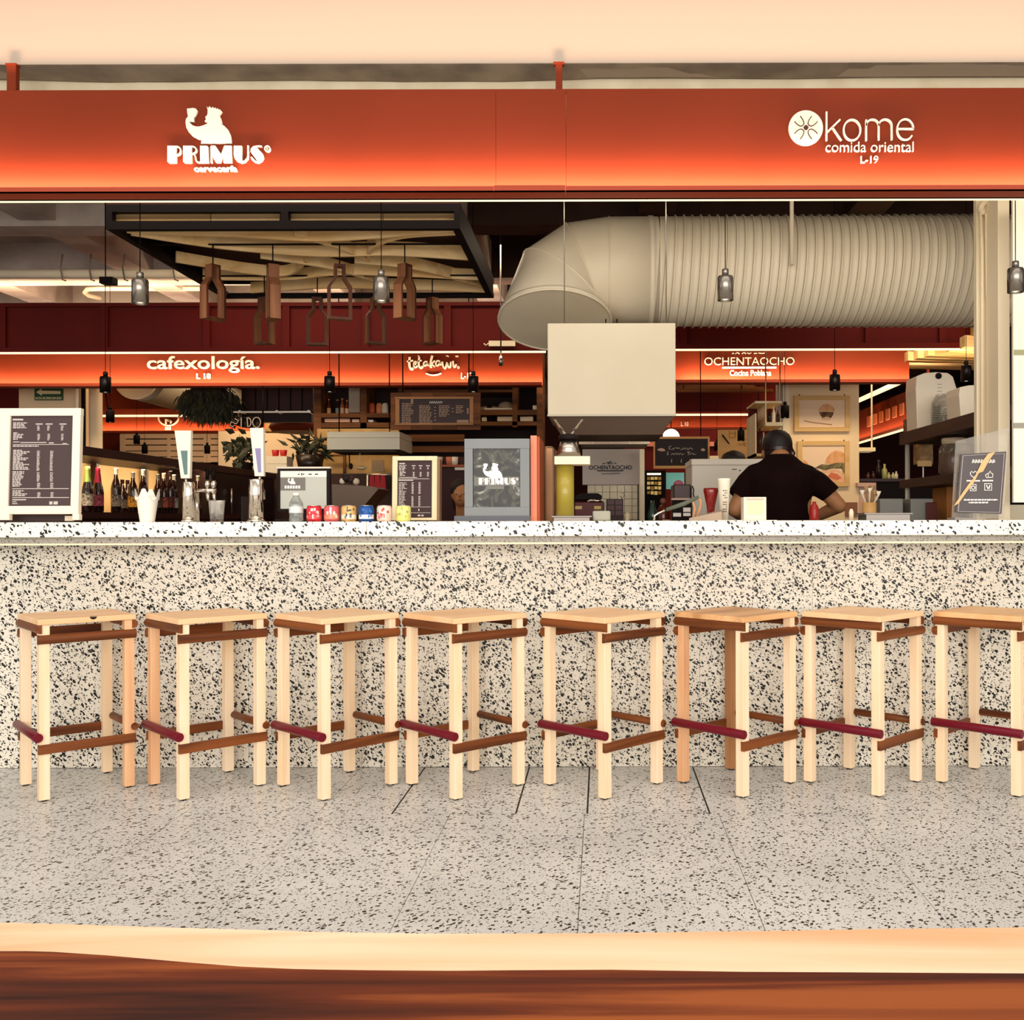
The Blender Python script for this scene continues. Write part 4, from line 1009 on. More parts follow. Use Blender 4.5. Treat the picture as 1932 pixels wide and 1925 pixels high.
def tray(x0, x1, y0, Y, label, dpth=.18):
    t = T('metal_tray', label, 'tray'); a = P(x0, y0, Y); b = P(x1, 980, Y)
    z0 = a.z-.008; m = M().box(a.x+.012, b.x-.012, Y+.01, Y+dpth-.01, ZC, z0); put('bottom', m, M_TRAY, t)
    put('rim', M().box(a.x, b.x, Y, Y+dpth, z0, a.z), M_TRAY, t, bevel=.002); return t
tray(1040, 1117, 973.5, 4.75, 'flat steel tray at the foot of the olive cylinder')
one('plastic_tub', M().pbox(1118, 964, 1152, 983, 4.8, .11), mat('tub_grey', '#aaa694', .4, alpha=.9), 'translucent grey tub beside the steel tray', 'tub', bevel=.008)
tray(1631, 1723, 968, 4.85, 'steel tray on the counter left of the glass sign')
t = T('offset_spatula', 'spatula with long green grey handle leaning over the counter left of centre right', 'spatula')
t['label'] = 'cranked spatula with long grey green handle resting on the counter'
Y = 4.8
put('handle', M().tube([P(1257, 962, Y), P(1290, 951, Y), P(1318, 938, Y)], [.009, .011, .008], 8), mat('handle_green', '#5c6152', .6), t)
put('blade', M().tube([P(1257, 962, Y), P(1243, 968, Y), P(1235, 973, Y), P(1234, 981.8, Y)], [.005, .005, .005, .006], 6), M_CHROME, t)
t = T('wooden_tongs', 'pale wooden tongs standing beside the grey green spatula', 'tongs')
for q in ([P(1307, 982, 4.95), P(1311, 958, 4.95), P(1306, 944, 4.95), P(1318, 942, 4.95)], [P(1312, 982, 4.97), P(1321, 958, 4.97), P(1322, 944, 4.97), P(1318, 942, 4.97)]):
    q[0].z = ZC+.004; put('arm', M().tube(q, .006, 6), mat('tong_wood', '#d79a6c', .5), t)
def pill(name, x, y0, w_, Y, prof, mt, label, cat, n=20):
    c = PX(x, Y); r = w_/2/F*Y; h_ = PZ(y0, Y)-ZC
    t = T(name, label, cat); put('body', M().lathe([(r*p, h_*q) for p, q in prof], (c, Y, ZC), n), mt, t); return t, c, r, h_
t, c, r, h_ = pill('mortar_bowl', 1341, 922, 28, 5.2, [(.55, 0), (.5, .35), (.62, .5), (1, .92), (.95, 1), (.8, .95), (.3, .6)], mat('red_glaze', '#7a1510', .15, coat=.6), 'glossy dark red footed bowl left of the cook', 'bowl')
t, c, r, h_ = pill('plastic_cup', 1366, 904, 24, 5.15, [(.62, 0), (1, .96), (1.04, 1), (.95, 1)], mat('cup_white', '#efe4cf', .4), 'tall white cup with black block lettering beside the cook\'s left arm', 'cup')
m = M(); rq = random.Random(4)
for k in range(10):
    for j in range(3):
        zq = h_*(.2+.055*k); rad = r*(.62+.38*(zq/h_))*1.02; a0 = -PI/2-.35+j*.3
        if rq.random() < .8: m.add([(c+rad*math.cos(a0), 5.15+rad*math.sin(a0), ZC+zq), (c+rad*math.cos(a0+.2), 5.15+rad*math.sin(a0+.2), ZC+zq), (c+rad*math.cos(a0+.2), 5.15+rad*math.sin(a0+.2), ZC+zq+.006), (c+rad*math.cos(a0), 5.15+rad*math.sin(a0), ZC+zq+.006)], [(0, 1, 2, 3)])
put('lettering', m, M_BLACKM, t, stuff=True)
t = T('napkin_box', 'small white napkin box with cream card in front of the cook\'s back', 'napkin box')
a = P(1403, 938, 4.7); b = P(1446, 982, 4.7)
put('box', M().box(a.x, b.x, 4.7, 4.79, ZC+.0025, a.z), mat('acrylic_white', '#e9dcc6', .3), t, bevel=.002)
put('card', M().pbox(1410, 946, 1440, 970, 4.697, .003), mat('card_cream', '#fbe3b4', .6), t)
put('slot', M().pbox(1408, 940, 1441, 944, 4.698, .002), mat('slot_grey', '#c9bba8', .6), t)
one('paper_sheet', M().box(PX(1352, 4.74), PX(1462, 4.74), 4.69, 5.0, ZC, ZC+.002), mat('paper_white', '#fbf3e4', .6), 'white paper sheet lying under the napkin box', 'paper')
one('cutting_board', M().add([(PX(1300, 4.9), 4.9, ZC), (PX(1362, 4.9), 4.9, ZC), (PX(1362, 5.1), 5.1, ZC), (PX(1310, 5.1), 5.1, ZC), (PX(1300, 4.9), 4.9, ZC+.012), (PX(1362, 4.9), 4.9, PZ(966, 4.9)), (PX(1364, 5.1), 5.1, PZ(962, 5.1)), (PX(1310, 5.1), 5.1, ZC+.02)],
    [(0,3,2,1),(4,5,6,7),(0,1,5,4),(1,2,6,5),(2,3,7,6),(3,0,4,7)]), mat('tub_beige', '#b09a83', .5), 'beige wedge shaped board propped left of the napkin box', 'board')
t, c, r, h_ = pill('sauce_bottle', 1536, 948, 17, 5.2, [(.95, 0), (1, .1), (1, .6), (.85, .75), (.45, .88), (.4, 1)], mat('ketchup_red', '#8d1a12', .25), 'red sauce bottle at the cook\'s right side', 'bottle')
t, c, r, h_ = pill('utensil_jar', 1640, 950, 26, 5.2, [(.9, 0), (1, .1), (1, 1), (.93, 1)], mat('amber_plastic', '#b0854e', .4), 'amber jar holding wooden and metal utensils right of the picture wall', 'jar')
for k, (x1, y1) in enumerate(((1627, 925), (1634, 918), (1641, 921), (1650, 925), (1657, 927), (1646, 916))):
    put('utensil', M().tube([P(1637+k*1.3, 960, 5.2), P(x1, y1+8, 5.2), P(x1, y1, 5.2)], [.004, .006, .016], 8), mat('utensil_%d' % (k % 2), ['#c9bca6', '#8a6a44'][k % 2], .4), t)
one('utensil_bits', M().ball(P(1600, 972, 5.0), .02, .02, .014).ball(P(1606, 966, 5.02), .014, .014, .03), M_CREAM, 'small white shaker cluster beside the cook\'s right elbow', 'shaker') if False else None
t, c, r, h_ = pill('salt_shaker', 1606, 962, 9, 5.2, [(.9, 0), (1, .7), (.7, .9), (.5, 1)], M_CREAM, 'small white shaker by the cook\'s right elbow', 'shaker')

# glass sign holder
t = T('sign_holder', 'leaning clear acrylic holder with dark sign and white icons at the right end', 'sign')
Y = 4.68
def quad(m, c4, y0, d): m.prism([(P(x, y, Y).x, P(x, y, Y).z) for x, y in c4], y0, y0+d); return m
put('back_plate', quad(M(), [(1798,981),(1806,832),(1908,806),(1897,978)], Y+.02, .004), mat('acrylic_grey', '#c5beb2', .1, trans=.6, alpha=.28), t)
put('foot', quad(M(), [(1798,981.5),(1797,977),(1838,977),(1838,981.5)], Y-.03, .10), mat('acrylic_foot', '#9d958c', .15, trans=.3, alpha=.8), t)
put('sign_panel', quad(M(), [(1804,967),(1814,857),(1899,852),(1890,970)], Y+.002, .008), mat('sign_charcoal', '#4b4142', .3), t)
m = M(); D8 = Draw(0, 0, 1, Y-.001, .0028)
D8.stroke(m, [(1808,965),(1817,860),(1895,856),(1886,967)], .9, closed=True); put('border_line', m, M_TXT, t)
D9 = Draw(1700, 680, 6.21, Y-.001, .0028); m = M()
D9.stroke(m, [(848,1375),(818,1345),(812,1318),(828,1302),(848,1318),(868,1300),(886,1310),(884,1340),(848,1375)], 7)
D9.stroke(m, [(990,1345),(1010,1330),(1030,1325),(1045,1298),(1056,1322),(1076,1330),(1074,1372),(1000,1374),(990,1345)], 7); D9.stroke(m, [(1022,1335),(1022,1372)], 6)
D9.stroke(m, [(812,1455),(880,1455),(880,1530),(812,1530)], 8, closed=True); D9.stroke(m, arc(846, 1493, 20, 20, 0, 350, 12), 8, closed=True)
D9.stroke(m, [(980,1445),(1062,1445),(1062,1522),(980,1522)], 8, closed=True); D9.stroke(m, [(1000,1462),(1020,1505)], 12); D9.stroke(m, [(1042,1462),(1030,1505)], 12)
put('icons', m, M_TXTW, t)
m = M()
for y, x0, x1 in ((1412, 770, 926), (1410, 955, 1080)):
    x = x0
    while x < x1-8: D9.stroke(m, [(x, y), (x+12, y)], 17); x += 16
for y, x0, x1 in ((1636, 738, 1130), (1668, 795, 1020)):
    x = x0
    while x < x1: l_ = R.uniform(10, 44); D9.stroke(m, [(x, y), (min(x+l_, x1), y-2)], 16); x += l_+8
put('fine_print', m, M_TXTW, t, stuff=True)
m = M()
for k in range(8):
    x = 835+k*34; D9.stroke(m, [(x, 1205), (x+12, 1160), (x+24, 1172), (x+14, 1200), (x+30, 1190)], 8)
put('heading', m, M_TXTW, t)
put('sticker_strip', quad(M(), [(1799,955),(1812,935),(1826,915),(1838,900),(1852,872),(1864,856),(1877,853),(1866,868),(1854,890),(1846,893),(1836,912),(1822,930),(1808,950)], Y-.0045, .002), mat('tan_tape', '#e3b47e', .5), t)
# ================================================================ BACK BAR WITH BOTTLES (left side of the island)
XS_ = -3.12
def yb(px): return XS_*F/(px-CX)          # depth at which the shelf front crosses a pixel column
t = T('bottle_shelf', 'long dark shelf unit with pale back panels running away behind the taps', 'shelf unit')
M_DKW = mat('oxblood_wood', '#2a0d0a', .4); M_TAN = mat('tan_panel', '#c9a878', .6, noise=('#bb9a6a', 2))
Y0, Y1 = 5.85, 9.62
put('top_board', M().box(XS_-.42, XS_+.02, Y0, Y1, 1.545, 1.60), M_DKW, t)
put('shelf_board', M().box(XS_-.42, XS_, Y0, Y1, 1.165, 1.205), M_DKW, t)
put('front', M().box(XS_-.42, XS_-.02, Y0, Y1, 0, 1.164), M_DKW, t)
for px_, w_ in ((182, .04), (277, .03), (312, .05), (371, .03), (388, .04)):
    y = (XS_-.34)*F/(px_-CX); put('post', M().box(XS_-.38, XS_-.34, y, y+w_, 1.2055, 1.5445), M_DKW if px_ != 277 else mat('grey_post', '#5d5450', .5), t)
ye = yb(404)
put('back_panel', M().box(XS_-.42, XS_-.40, Y0, ye, 1.2055, 1.5445), M_TAN, t)
# closed dark refrigerator section
put('fridge_side', M().box(XS_-.42, XS_-.001, ye, Y1, 1.2055, 1.5445), mat('fridge_dark', '#1d0f0e', .3), t)
for px_ in (431, 478): y = yb(px_); put('handle', M().cyl((XS_+.025, y, 1.21), (XS_+.025, y, 1.42), .009, n=8), M_STEEL, t)
put('door', M().box(XS_, XS_+.012, yb(455), yb(476), .6, 1.36), mat('door_grey', '#4c4444', .4), t)
def glassbottle(h, r, kind, label, neckcol, lab, X, Y, zb):
    t = T('beer_bottle', label, 'bottle', 'bottles on the back bar')
    gl = mat('dark_bottle_glass', '#1a0705', .08, coat=.5)
    if kind == 'champ': pr = [(r*.9, 0), (r, .01), (r, h*.42), (r*.85, h*.55), (r*.42, h*.75), (r*.36, h*.88)]; nk = [(r*.43, h*.66+.01), (r*.40, h*.9), (r*.46, h*.92), (r*.44, h*.985), (r*.3, h), (.002, h)]; nk[0] = (r*.66, h*.655)
    else: pr = [(r*.9, 0), (r, .008), (r, h*.55), (r*.8, h*.66), (r*.42, h*.78), (r*.38, h*.95)]; nk = [(r*.40, h*.86), (r*.42, h*.97), (r*.46, h*.975), (r*.44, h), (.002, h)]
    put('glass', M().lathe(pr, (X, Y, zb), 14), gl, t)
    put('foil', M().lathe(nk, (X, Y, zb), 14, caps=False), mat('foil_'+neckcol[1:], neckcol, .3, .3), t)
    put('label', M().lathe([(r*1.01, h*.14), (r*1.01, h*.40)], (X, Y, zb), 14, caps=False), mat('lab_'+lab[1:], lab, .5, noise=('#1a0705', 60)), t)
BT = [(165,880,'champ','#9bb05a','#c9b9a0','green foiled champagne style bottle, first on the back bar'), (185,882,'champ','#8e1f35','#b0475a','red foiled champagne style bottle, second on the back bar'),
 (219,884,'beer','#f0e6d2','#8d7f70','dark bottle with white cap, third on the back bar'), (231,905,'beer','#2a1512','#5f4d40','short dark bottle behind the white capped one'), (241,906,'beer','#3a1d15','#d8912e','dark bottle with amber label before the pale panel'),
 (251,891,'beer','#8d8379','#e0a030','long necked bottle with grey neck, left of the jagged paper holder'), (270,886,'beer','#cfc5b6','#3a2a22','tall bottle standing behind the jagged paper holder'), (298,895,'beer','#6f665e','#4a3a30','bottle just right of the jagged paper holder'),
 (309,893,'beer','#c9b9a6','#b8553a','bottle with pale neck and reddish label beside the dark post'), (321,889,'beer','#2c1a16','#6a2018','narrow black bottle behind the teal tap, left one'), (328,896,'beer','#f4ead8','#a8a297','white capped bottle directly left of the teal tap'),
 (373,898,'beer','#8f8478','#3b2b26','bottle right of the teal tap'), (381,903,'beer','#5f554c','#5a4a42','low bottle behind the faucet'), (397,892,'beer','#7a7066','#4a3d36','bottle behind the faucet levers')]
for px_, py_, kd, nc, lc, lb in BT:
    X = XS_-.07-(.10 if py_ > 900 else 0); Y = X*F/(px_-CX); h = PZ(py_, Y, px_)-1.205
    glassbottle(h, .034 if kd == 'champ' else .031, kd, lb, nc, lc, X, Y, 1.2055)

# ================================================================ FAR LEFT HALL
YB_ = 10.7
t = T('wall_pillar', 'cream wall pillar at the far left carrying the green arrow sign', 'pillar')
put('wall_face', M().box(PX(36, YB_), PX(150, YB_), YB_, YB_+.3, 0, 3.3), mat('peach_wall', '#e9cba2', .7), t)
put('round_column', M().cyl((PX(172, YB_), YB_+.1, 0), (PX(172, YB_), YB_+.1, 3.3), .067, n=20), mat('peach_column', '#dfc8a4', .6), t)
put('pipe', M().cyl((PX(156, YB_), YB_+.02, 0), (PX(156, YB_), YB_+.02, 3.3), .022, n=10), M_BLACK, t)
put('pipe', M().cyl((PX(148, YB_), YB_-.03, 0), (PX(148, YB_), YB_-.03, 3.3), .020, n=10), M_CREAM, t)
one('side_wall', M().box(PX(-60, YB_+.5), PX(36, YB_), YB_+.5, YB_+.6, 0, 3.3), M_RED, 'dark red wall left of the cream pillar', 'wall')
t = T('exit_sign', 'small green sign with pale left arrow on the cream pillar', 'sign')
M_GREEN = mat('sign_green', '#2c5233', .5)
put('plate', M().pbox(65, 730.5, 117, 755, YB_-.03, .028), M_GREEN, t); 
Da = Draw(0, 0, 1, YB_-.036, .006); put('arrow', Da.poly(M(), [(68,740),(78,733.5),(77,737),(114,738),(114,743.5),(78,743.5),(79,747)]), mat('sign_yellow', '#f2e3b4', .5), t)
m = M(); letters(t, 'RUTA DE EVACUACION', 67, 749, 115, 753.6, YB_-.036, mat('sign_yellow', '#f2e3b4', .5), .006, single=True)

# duct ending toward us, left of the hanging plant
t = T('ventilation_duct', 'cream round duct end seen head on above the distant orange beam', 'duct')
c = P(256, 713, 11.2); r = 40/F*11.2
put('pipe', M().lathe([(r, 0), (r, 3.6)], (0, 0, 0), 28).xf(Matrix.Translation((c.x, 11.2, c.z)) @ Matrix.Rotation(-PI/2, 4, 'X')), M_GALV, t)
put('end_ring', M().lathe([(r, -.01), (r*1.03, -.01), (r*1.03, .02), (r, .02)], (0, 0, 0), 28, caps=False).xf(Matrix.Translation((c.x, 11.2, c.z)) @ Matrix.Rotation(-PI/2, 4, 'X')), M_CREAM, t)
put('flexible_pipe', M().lathe([(r*1.04*(1+.03*(k % 2)), .3*k+.02) for k in range(12)], (0, 0, 0), 24, caps=False).xf(Matrix.Translation((c.x+.06, 11.24, c.z)) @ Matrix.Rotation(-PI/2, 4, 'X')), mat('duct_shadow', '#9a8c76', .6), t)
put('hanger_rod', M().cyl((c.x, 11.5, c.z), (c.x, 11.5, 3.62), .01, n=6), M_BLACK, t)

# slatted boards
YSL = 14.3
t = T('slatted_wall', 'pale peach horizontal boards with dark slots far behind the teal tap', 'wall panel')
M_PCH = mat('peach_board', '#f2cba0', .6)
for k, (a0, a1) in enumerate(((819, 827), (829.5, 838.5), (841, 850), (852, 861), (863, 872))):
    put('board', M().pbox(226, a0, 410, a1, YSL, .03), M_PCH, t)
for x in (226, 315, 384, 391): put('strap', M().pbox(x, 819, x+(10 if x == 226 else 6), 873, YSL-.012, .0115), M_PCH, t)
put('backing', M().box(PX(226, YSL+.2), PX(412, YSL+.2), YSL+.2, YSL+.25, 0, PZ(819, YSL+.2)), M_BLACK, t)
one('far_wall_panel', M().box(PX(412, 13), PX(620, 13), 13, 13.1, 0, PZ(812, 13)), mat('peach_wall', '#e9cba2', .7), 'plain peach wall behind the leafy dark plants', 'wall panel')
one('far_wall_panel', M().box(PX(180, 14.8), PX(228, 14.8), 14.8, 14.9, 0, PZ(818, 14.8)), M_ORANGE, 'orange red wall patch left of the slatted boards', 'wall panel')
one('light_line', M().tube([P(180, 822, 14.6), P(226, 829, 14.0)], .02, 6), M_LED, 'short slanted light strip left of the slatted boards', 'light strip') if False else None

# plants
def leaf(m, p, d, up, L_, w_):
    d = d.normalized(); s_ = d.cross(up).normalized()*w_/2
    m.add([p, p+d*L_*.35+s_, p+d*L_, p+d*L_*.35-s_, p+d*L_*.4+up*w_*.15], [(0, 1, 4), (1, 2, 4), (2, 3, 4), (3, 0, 4)])
M_LEAF = mat('dark_leaf', '#1c1c0c', .5, noise=('#33351a', 8)); M_STEM = mat('stem_brown', '#2a1a10', .8)
def foliage(label, name, px0, py0, px1, py1, Y, n, L_, W_, droop=0, pot=None, cat='plant', seed=1, group='dark plants across the aisle'):
    t = T(name, label, cat, group); rq = random.Random(seed); m = M(); st = M()
    a = P(px0, py1, Y); b = P(px1, py0, Y); cx_ = (a.x+b.x)/2; rx = (b.x-a.x)/2; cz_ = (a.z+b.z)/2; rz = (b.z-a.z)/2
    root = Vector((cx_, Y, a.z if not droop else b.z))
    for k in range(n):
        th = rq.uniform(0, 2*PI); rr = rq.random()**.5
        p = Vector((cx_+rx*rr*math.cos(th)*.92, Y+rq.uniform(-.15, .15), cz_+rz*rr*math.sin(th)*.92))
        d = Vector((rq.uniform(-1, 1), rq.uniform(-.7, .7), rq.uniform(-1, .6) if not droop else rq.uniform(-2.2, -.8)))
        leaf(m, p, d, Vector((rq.uniform(-.3, .3), -1, rq.uniform(-.2, .4))).normalized(), L_*rq.uniform(.6, 1.2), W_*rq.uniform(.7, 1.2))
        if k % 9 == 0: st.tube([root, (root+p)/2+Vector((rq.uniform(-.03, .03), 0, .04)), p], .005, 4)
    put('leaves', m, M_LEAF, t, stuff=True); put('stems', st, M_STEM, t, stuff=True)
    return t, root
t, rt = foliage('dark shaggy hanging plant under the left sign beam', 'hanging_plant', 338, 724, 452, 786, 10.6, 1500, .16, .02, 1, seed=2)
put('planter', M().lathe([(.18, 0), (.26, .14)], (rt.x, 10.6, PZ(728, 10.6)), 18), mat('wicker', '#3a2415', .8), t)
put('cord', M().cyl((rt.x, 10.6, PZ(728, 10.6)+.13), (rt.x, 10.6, 3.62), .006, n=6), M_BLACK, t)
t, rt = foliage('large leafed dark plant trailing left of the violet tap', 'potted_plant', 430, 812, 486, 884, 9.9, 90, .11, .06, seed=3)
put('pot', M().lathe([(.07, 0), (.10, .14)], (rt.x, 9.9, PZ(900, 9.9)), 16), M_BLACK, t)
t, rt = foliage('dark arching plant standing above the register screen', 'potted_plant', 548, 822, 622, 868, 9.9, 110, .13, .035, seed=4)
put('pot', M().lathe([(.10, 0), (.14, PZ(858, 9.9)-PZ(893, 9.9))], (rt.x, 9.9, PZ(893, 9.9)), 16), mat('dark_glass_pot', '#241410', .3), t)
one('stall_counter', M().box(PX(415, 9.7), PX(745, 9.7), 9.7, 10.25, 0, PZ(893, 9.7)), M_DARKC if False else mat('stall_counter_brown', '#3d2015', .6), 'brown stall counter under the plants across the aisle', 'counter')

# dark stall front and hanging letters
t = T('stall_canopy', 'dark red black stall canopy under the left orange beam', 'canopy')
put('board', M().box(PX(456, 10.9), PX(588, 10.9), 10.9, 11.0, PZ(790, 10.6), PZ(700, 10.6)), mat('stall_black', '#1c0705', .6), t)
for x in range(462, 580, 22): put('plank', M().pbox(x, 724, x+19, 774, 10.87, .028), mat('stall_maroon', '#2a0a07', .6), t)
put('rail', M().pbox(440, 776, 586, 778.5, 10.4, .03), M_STEEL, t)
for x in (450, 520, 580): put('rail_bracket', M().pbox(x, 774, x+4, 778, 10.43, .17), M_STEEL, t)
t = T('hanging_letters', 'black rimmed hanging letters seen from behind, above the violet tap', 'sign')
Dl = Draw(0, 0, 1, 9.97, .05); M_LETR = mat('letter_edge', '#b9ad98', .4)
def rl(m_, pts, closed=False):
    m = M(); Dl.stroke(m, pts, 5.2, closed); put('letter', m, M_BLACK, t)
    m = M(); Draw(0, 0, 1, 9.962, .006).stroke(m, pts, 1.1, closed); put('letter_edge', m, M_LETR, t)
rl(0, [(441,806),(434,803),(436,796),(446,800),(450,794),(443,790)]); rl(0, [(455,788),(455,806)]); rl(0, arc(467, 797, 6.5, 9, -85, 85, 8)+[(466,788)]); rl(0, arc(484, 797, 7.5, 9.5, 0, 342, 16), True)
put('rod', M().cyl(P(434, 790, 9.99), P(434, 722, 9.99), .008, n=6).cyl(P(496, 806, 9.99), P(496, 722, 9.99), .008, n=6).cyl(P(430, 788, 9.99), P(500, 788, 9.99), .008, n=6), M_BLACK, t)
one('orange_shade', M().lathe([(.30, 0), (.34, .05), (.31, .12), (.05, .14)], (PX(566, 11.5), 11.5, PZ(815, 11.5)), 20).cyl((PX(566, 11.5), 11.5, PZ(815, 11.5)+.14), (PX(566, 11.5), 11.5, 3.62), .008, n=6), M_ORANGE, 'orange scalloped lamp shade right of the hanging letters', 'lamp shade') 
one('yellow_poster', M().pbox(500, 788, 540, 814, 12.4, .03).box(PX(498, 12.4), PX(598, 12.4), 12.43, 12.5, PZ(815, 12.4), 3.3), mat('poster_ochre', '#d2a868', .7, noise=('#7a4a28', 4)), 'ochre poster board behind the orange lamp shade', 'poster')
# cardboard tubs stacked behind the violet tap
for x0, y0, x1, y1, Y, lb in ((502, 861, 541, 875, 9.72, 'upper white carton behind the violet tap'), (502, 875.6, 541, 893, 9.72, 'lower white carton behind the violet tap')):
    one('carton', M().pbox(x0, y0, x1, y1, Y, .2), mat('carton_white', '#eadcc0', .7), lb, 'carton', 'white cartons stacked behind the violet tap')
one('red_cups', M().lathe([(.03, 0), (.045, .10)], (PX(522, 9.8), 9.8, PZ(861, 9.72)+.0005), 14).lathe([(.03, 0), (.045, .10)], (PX(537, 9.8), 9.8, PZ(861, 9.72)+.0005), 14), mat('cup_red', '#b3231e', .4), 'pair of red cups on the white cartons', 'cups') if False else None
for x, lb in ((520, 'left red cup on the white cartons'), (535, 'right red cup on the white cartons')):
    one('cup', M().lathe([(.026, 0), (.036, .07)], (PX(x, 9.8), 9.8, PZ(861, 9.72)+.0005), 14), mat('cup_red', '#b3231e', .4), lb, 'cup')

# timber shelf stall behind the wooden menu
YS = 10.35
t = T('crate_shelf', 'rustic brown timber shelf wall under the orange beam with bottles and boxes', 'shelf unit')
W_CR = wood('crate_wood', '#7a4a22', '#3d200f', 'x', 9, .7, .1)
put('back_board', M().box(PX(596, YS+.45), PX(1024, YS+.45), YS+.45, YS+.5, 0, 3.0), mat('shelf_back', '#200b07', .7), t)
for x0, x1 in ((592, 606), (680, 692), (967, 976), (1013, 1024), (752, 762)): put('post', M().box(PX(x0, YS), PX(x1, YS), YS, YS+.44, 0 if x0 in (592, 1013) else PZ(806, YS), 2.95), W_CR, t)
for x0, x1, y0, y1 in ((606,680,779,787),(692,752,779,787),(606,752,797,806),(762,967,773.5,783),(976,1013,773.5,783),(762,1013,795.5,803),(762,967,735,740)): put('shelf_board', M().box(PX(x0, YS)+.001, PX(x1, YS)-.001, YS, YS+.44, PZ(y1, YS), PZ(y0, YS)), W_CR, t)
for y0, y1 in ((820, 833), (842, 853), (866, 876)): put('pallet_board', M().pbox(757, y0, 876, y1, YS+.02, .03), W_CR, t)
for k in range(3): put('upper_board', M().pbox(612+k*2, 724+0, 750, 730, YS+.3-.05*k, .02), W_RUST, t) if False else None
def sb(x, y0, zb, Y, w_, gl, lab, label):
    h = PZ(y0, Y)-zb; r = w_/2/F*Y
    t = T('spirit_bottle', label, 'bottle', 'bottles on the timber shelf')
    put('glass', M().lathe([(r, 0), (r, h*.55), (r*.4, h*.72), (r*.35, h*.92)], (PX(x, Y), Y, zb), 12), mat('sp_'+gl[1:], gl, .15), t)
    put('label', M().lathe([(r*1.03, h*.08), (r*1.03, h*.42)], (PX(x, Y), Y, zb), 12, caps=False), mat('lab2_'+lab[1:], lab, .6), t)
    put('cap', M().lathe([(r*.45, h*.9), (r*.45, h)], (PX(x, Y), Y, zb), 10), mat('cap_'+gl[1:], '#c98a60', .4), t)
z_a = PZ(779, YS)+.0005
for x, y0, gl, lb_, s in ((621,752,'#6a2a18','#e0a860','amber bottle alone at the left of the timber shelf'), (637,753,'#2a2420','#8f8f88','slim grey bottle, second on the timber shelf'), (646,751,'#a55a38','#dcb080','copper bottle in the middle of the timber shelf'), (655,754,'#8a3a20','#f0c090','bottle beside the glass sheet on the timber shelf')):
    sb(x, y0, z_a, YS+.15, 7.5, gl, lb_, s)
def small(name, x0, y0, x1, y1, Y, col, label, cat, d=.2, bev=.004): return one(name, M().pbox(x0, y0, x1, y1, Y, d), mat('c_'+col[1:], col, .6), label, cat, bevel=bev)
small('glass_sheet', 658, 730, 679, 778.6, YS+.1, '#9c8f7e', 'greyish glass sheet on the timber shelf', 'glass', .02, 0)
small('box', 612, 790, 660, 796.8, YS+.05, '#dca888', 'long peach box on the lower timber shelf', 'box'); small('box', 664, 791, 678, 796.8, YS+.05, '#d8b8a4', 'short pale box on the lower timber shelf', 'box'); small('box', 694, 792, 704, 796.8, YS+.05, '#efe6da', 'tiny white box on the lower timber shelf', 'box')
for k, (x, c_, lb) in enumerate(((702, '#c9583a', 'coral bundle on the timber shelf'), (716, '#d98a58', 'orange jar on the timber shelf'), (727, '#e0d4c0', 'white jar beside the wooden menu'))):
    one('jar', M().lathe([(.032, 0), (.035, .04), (.032, .10), (.02, .12)], (PX(x, YS+.15), YS+.15, z_a), 14), mat('c_'+c_[1:], c_, .5), lb, 'jar')
one('bread_heap', M().ball((PX(924, YS+.2), YS+.2, PZ(768, YS)), .13, .1, .035).ball((PX(955, YS+.2), YS+.2, PZ(764, YS)), .085, .08, .06), mat('bread_beige', '#c8a684', .8, bump=.6), 'heap of pale bundles on a tray right of the wooden menu', 'bundle')
small('tray', 914, 770, 968, 773, YS+.05, '#e6d4b8', 'pale tray under the heap of bundles', 'tray', .3, 0)
for x0, x1, y0, c_, lb in ((909,918,787,'#d4c2a8','pale block at the left end of the lower right shelf'),(938,967,786,'#d9bfa0','long pale box on the lower right shelf'),(981,1006,786,'#d9bfa0','pale box at the right end of the lower right shelf')):
    small('box', x0, y0, x1, 795, YS+.05, c_, lb, 'box')
small('box', 1005, 765, 1013, 773, YS+.05, '#e6d4b8', 'little white box beside the right shelf post', 'box', .1)
one('canister', M().lathe([(.03, 0), (.03, .16), (.02, .18)], (PX(922, YS+.02), YS+.12, PZ(795.5, YS)+.0005), 12), M_BLACKM, 'black canister on the lower right shelf', 'canister')
# wood framed menu
YMN = 9.2
t = T('framed_menu', 'wide brown board framed blackboard menu hanging under the left orange beam', 'menu board')
for k, (x0, x1) in enumerate(((737, 775), (775.4, 817), (817.4, 862), (862.4, 906))): put('top_plank', M().pbox(x0, 741, x1, 750, YMN, .04), W_RUST, t); put('bottom_plank', M().pbox(x0, 800, x1, 811, YMN, .04), W_RUST, t)
put('side_plank', M().pbox(737, 750.2, 752, 799.8, YMN, .04), W_RUST, t); put('side_plank', M().pbox(888, 750.2, 906, 799.8, YMN, .04), W_RUST, t)
M_INN = mat('inner_frame_tan', '#b98455', .6)
put('inner_frame', M().pbox(745, 749, 893, 752.5, YMN-.01, .02).pbox(745, 798.5, 893, 801.5, YMN-.01, .02).pbox(746, 752, 753.5, 799, YMN-.01, .02).pbox(886, 752, 893, 799, YMN-.01, .02), M_INN, t)
put('blackboard', M().pbox(752, 752, 888, 799.5, YMN+.005, .02), M_PANEL, t)
m = M(); Yt = YMN+.002
rows(m, 758, 781, 761, 798, Yt, 3.2, 1.8, 1, .3); rows(m, 791, 818, 765, 798, Yt, 3.2, 1.8, 2, .3); rows(m, 828, 850, 765, 786, Yt, 3.2, 1.8, 3, .4); rows(m, 860, 876, 765, 781, Yt, 3.2, 1.8, 4, .4)
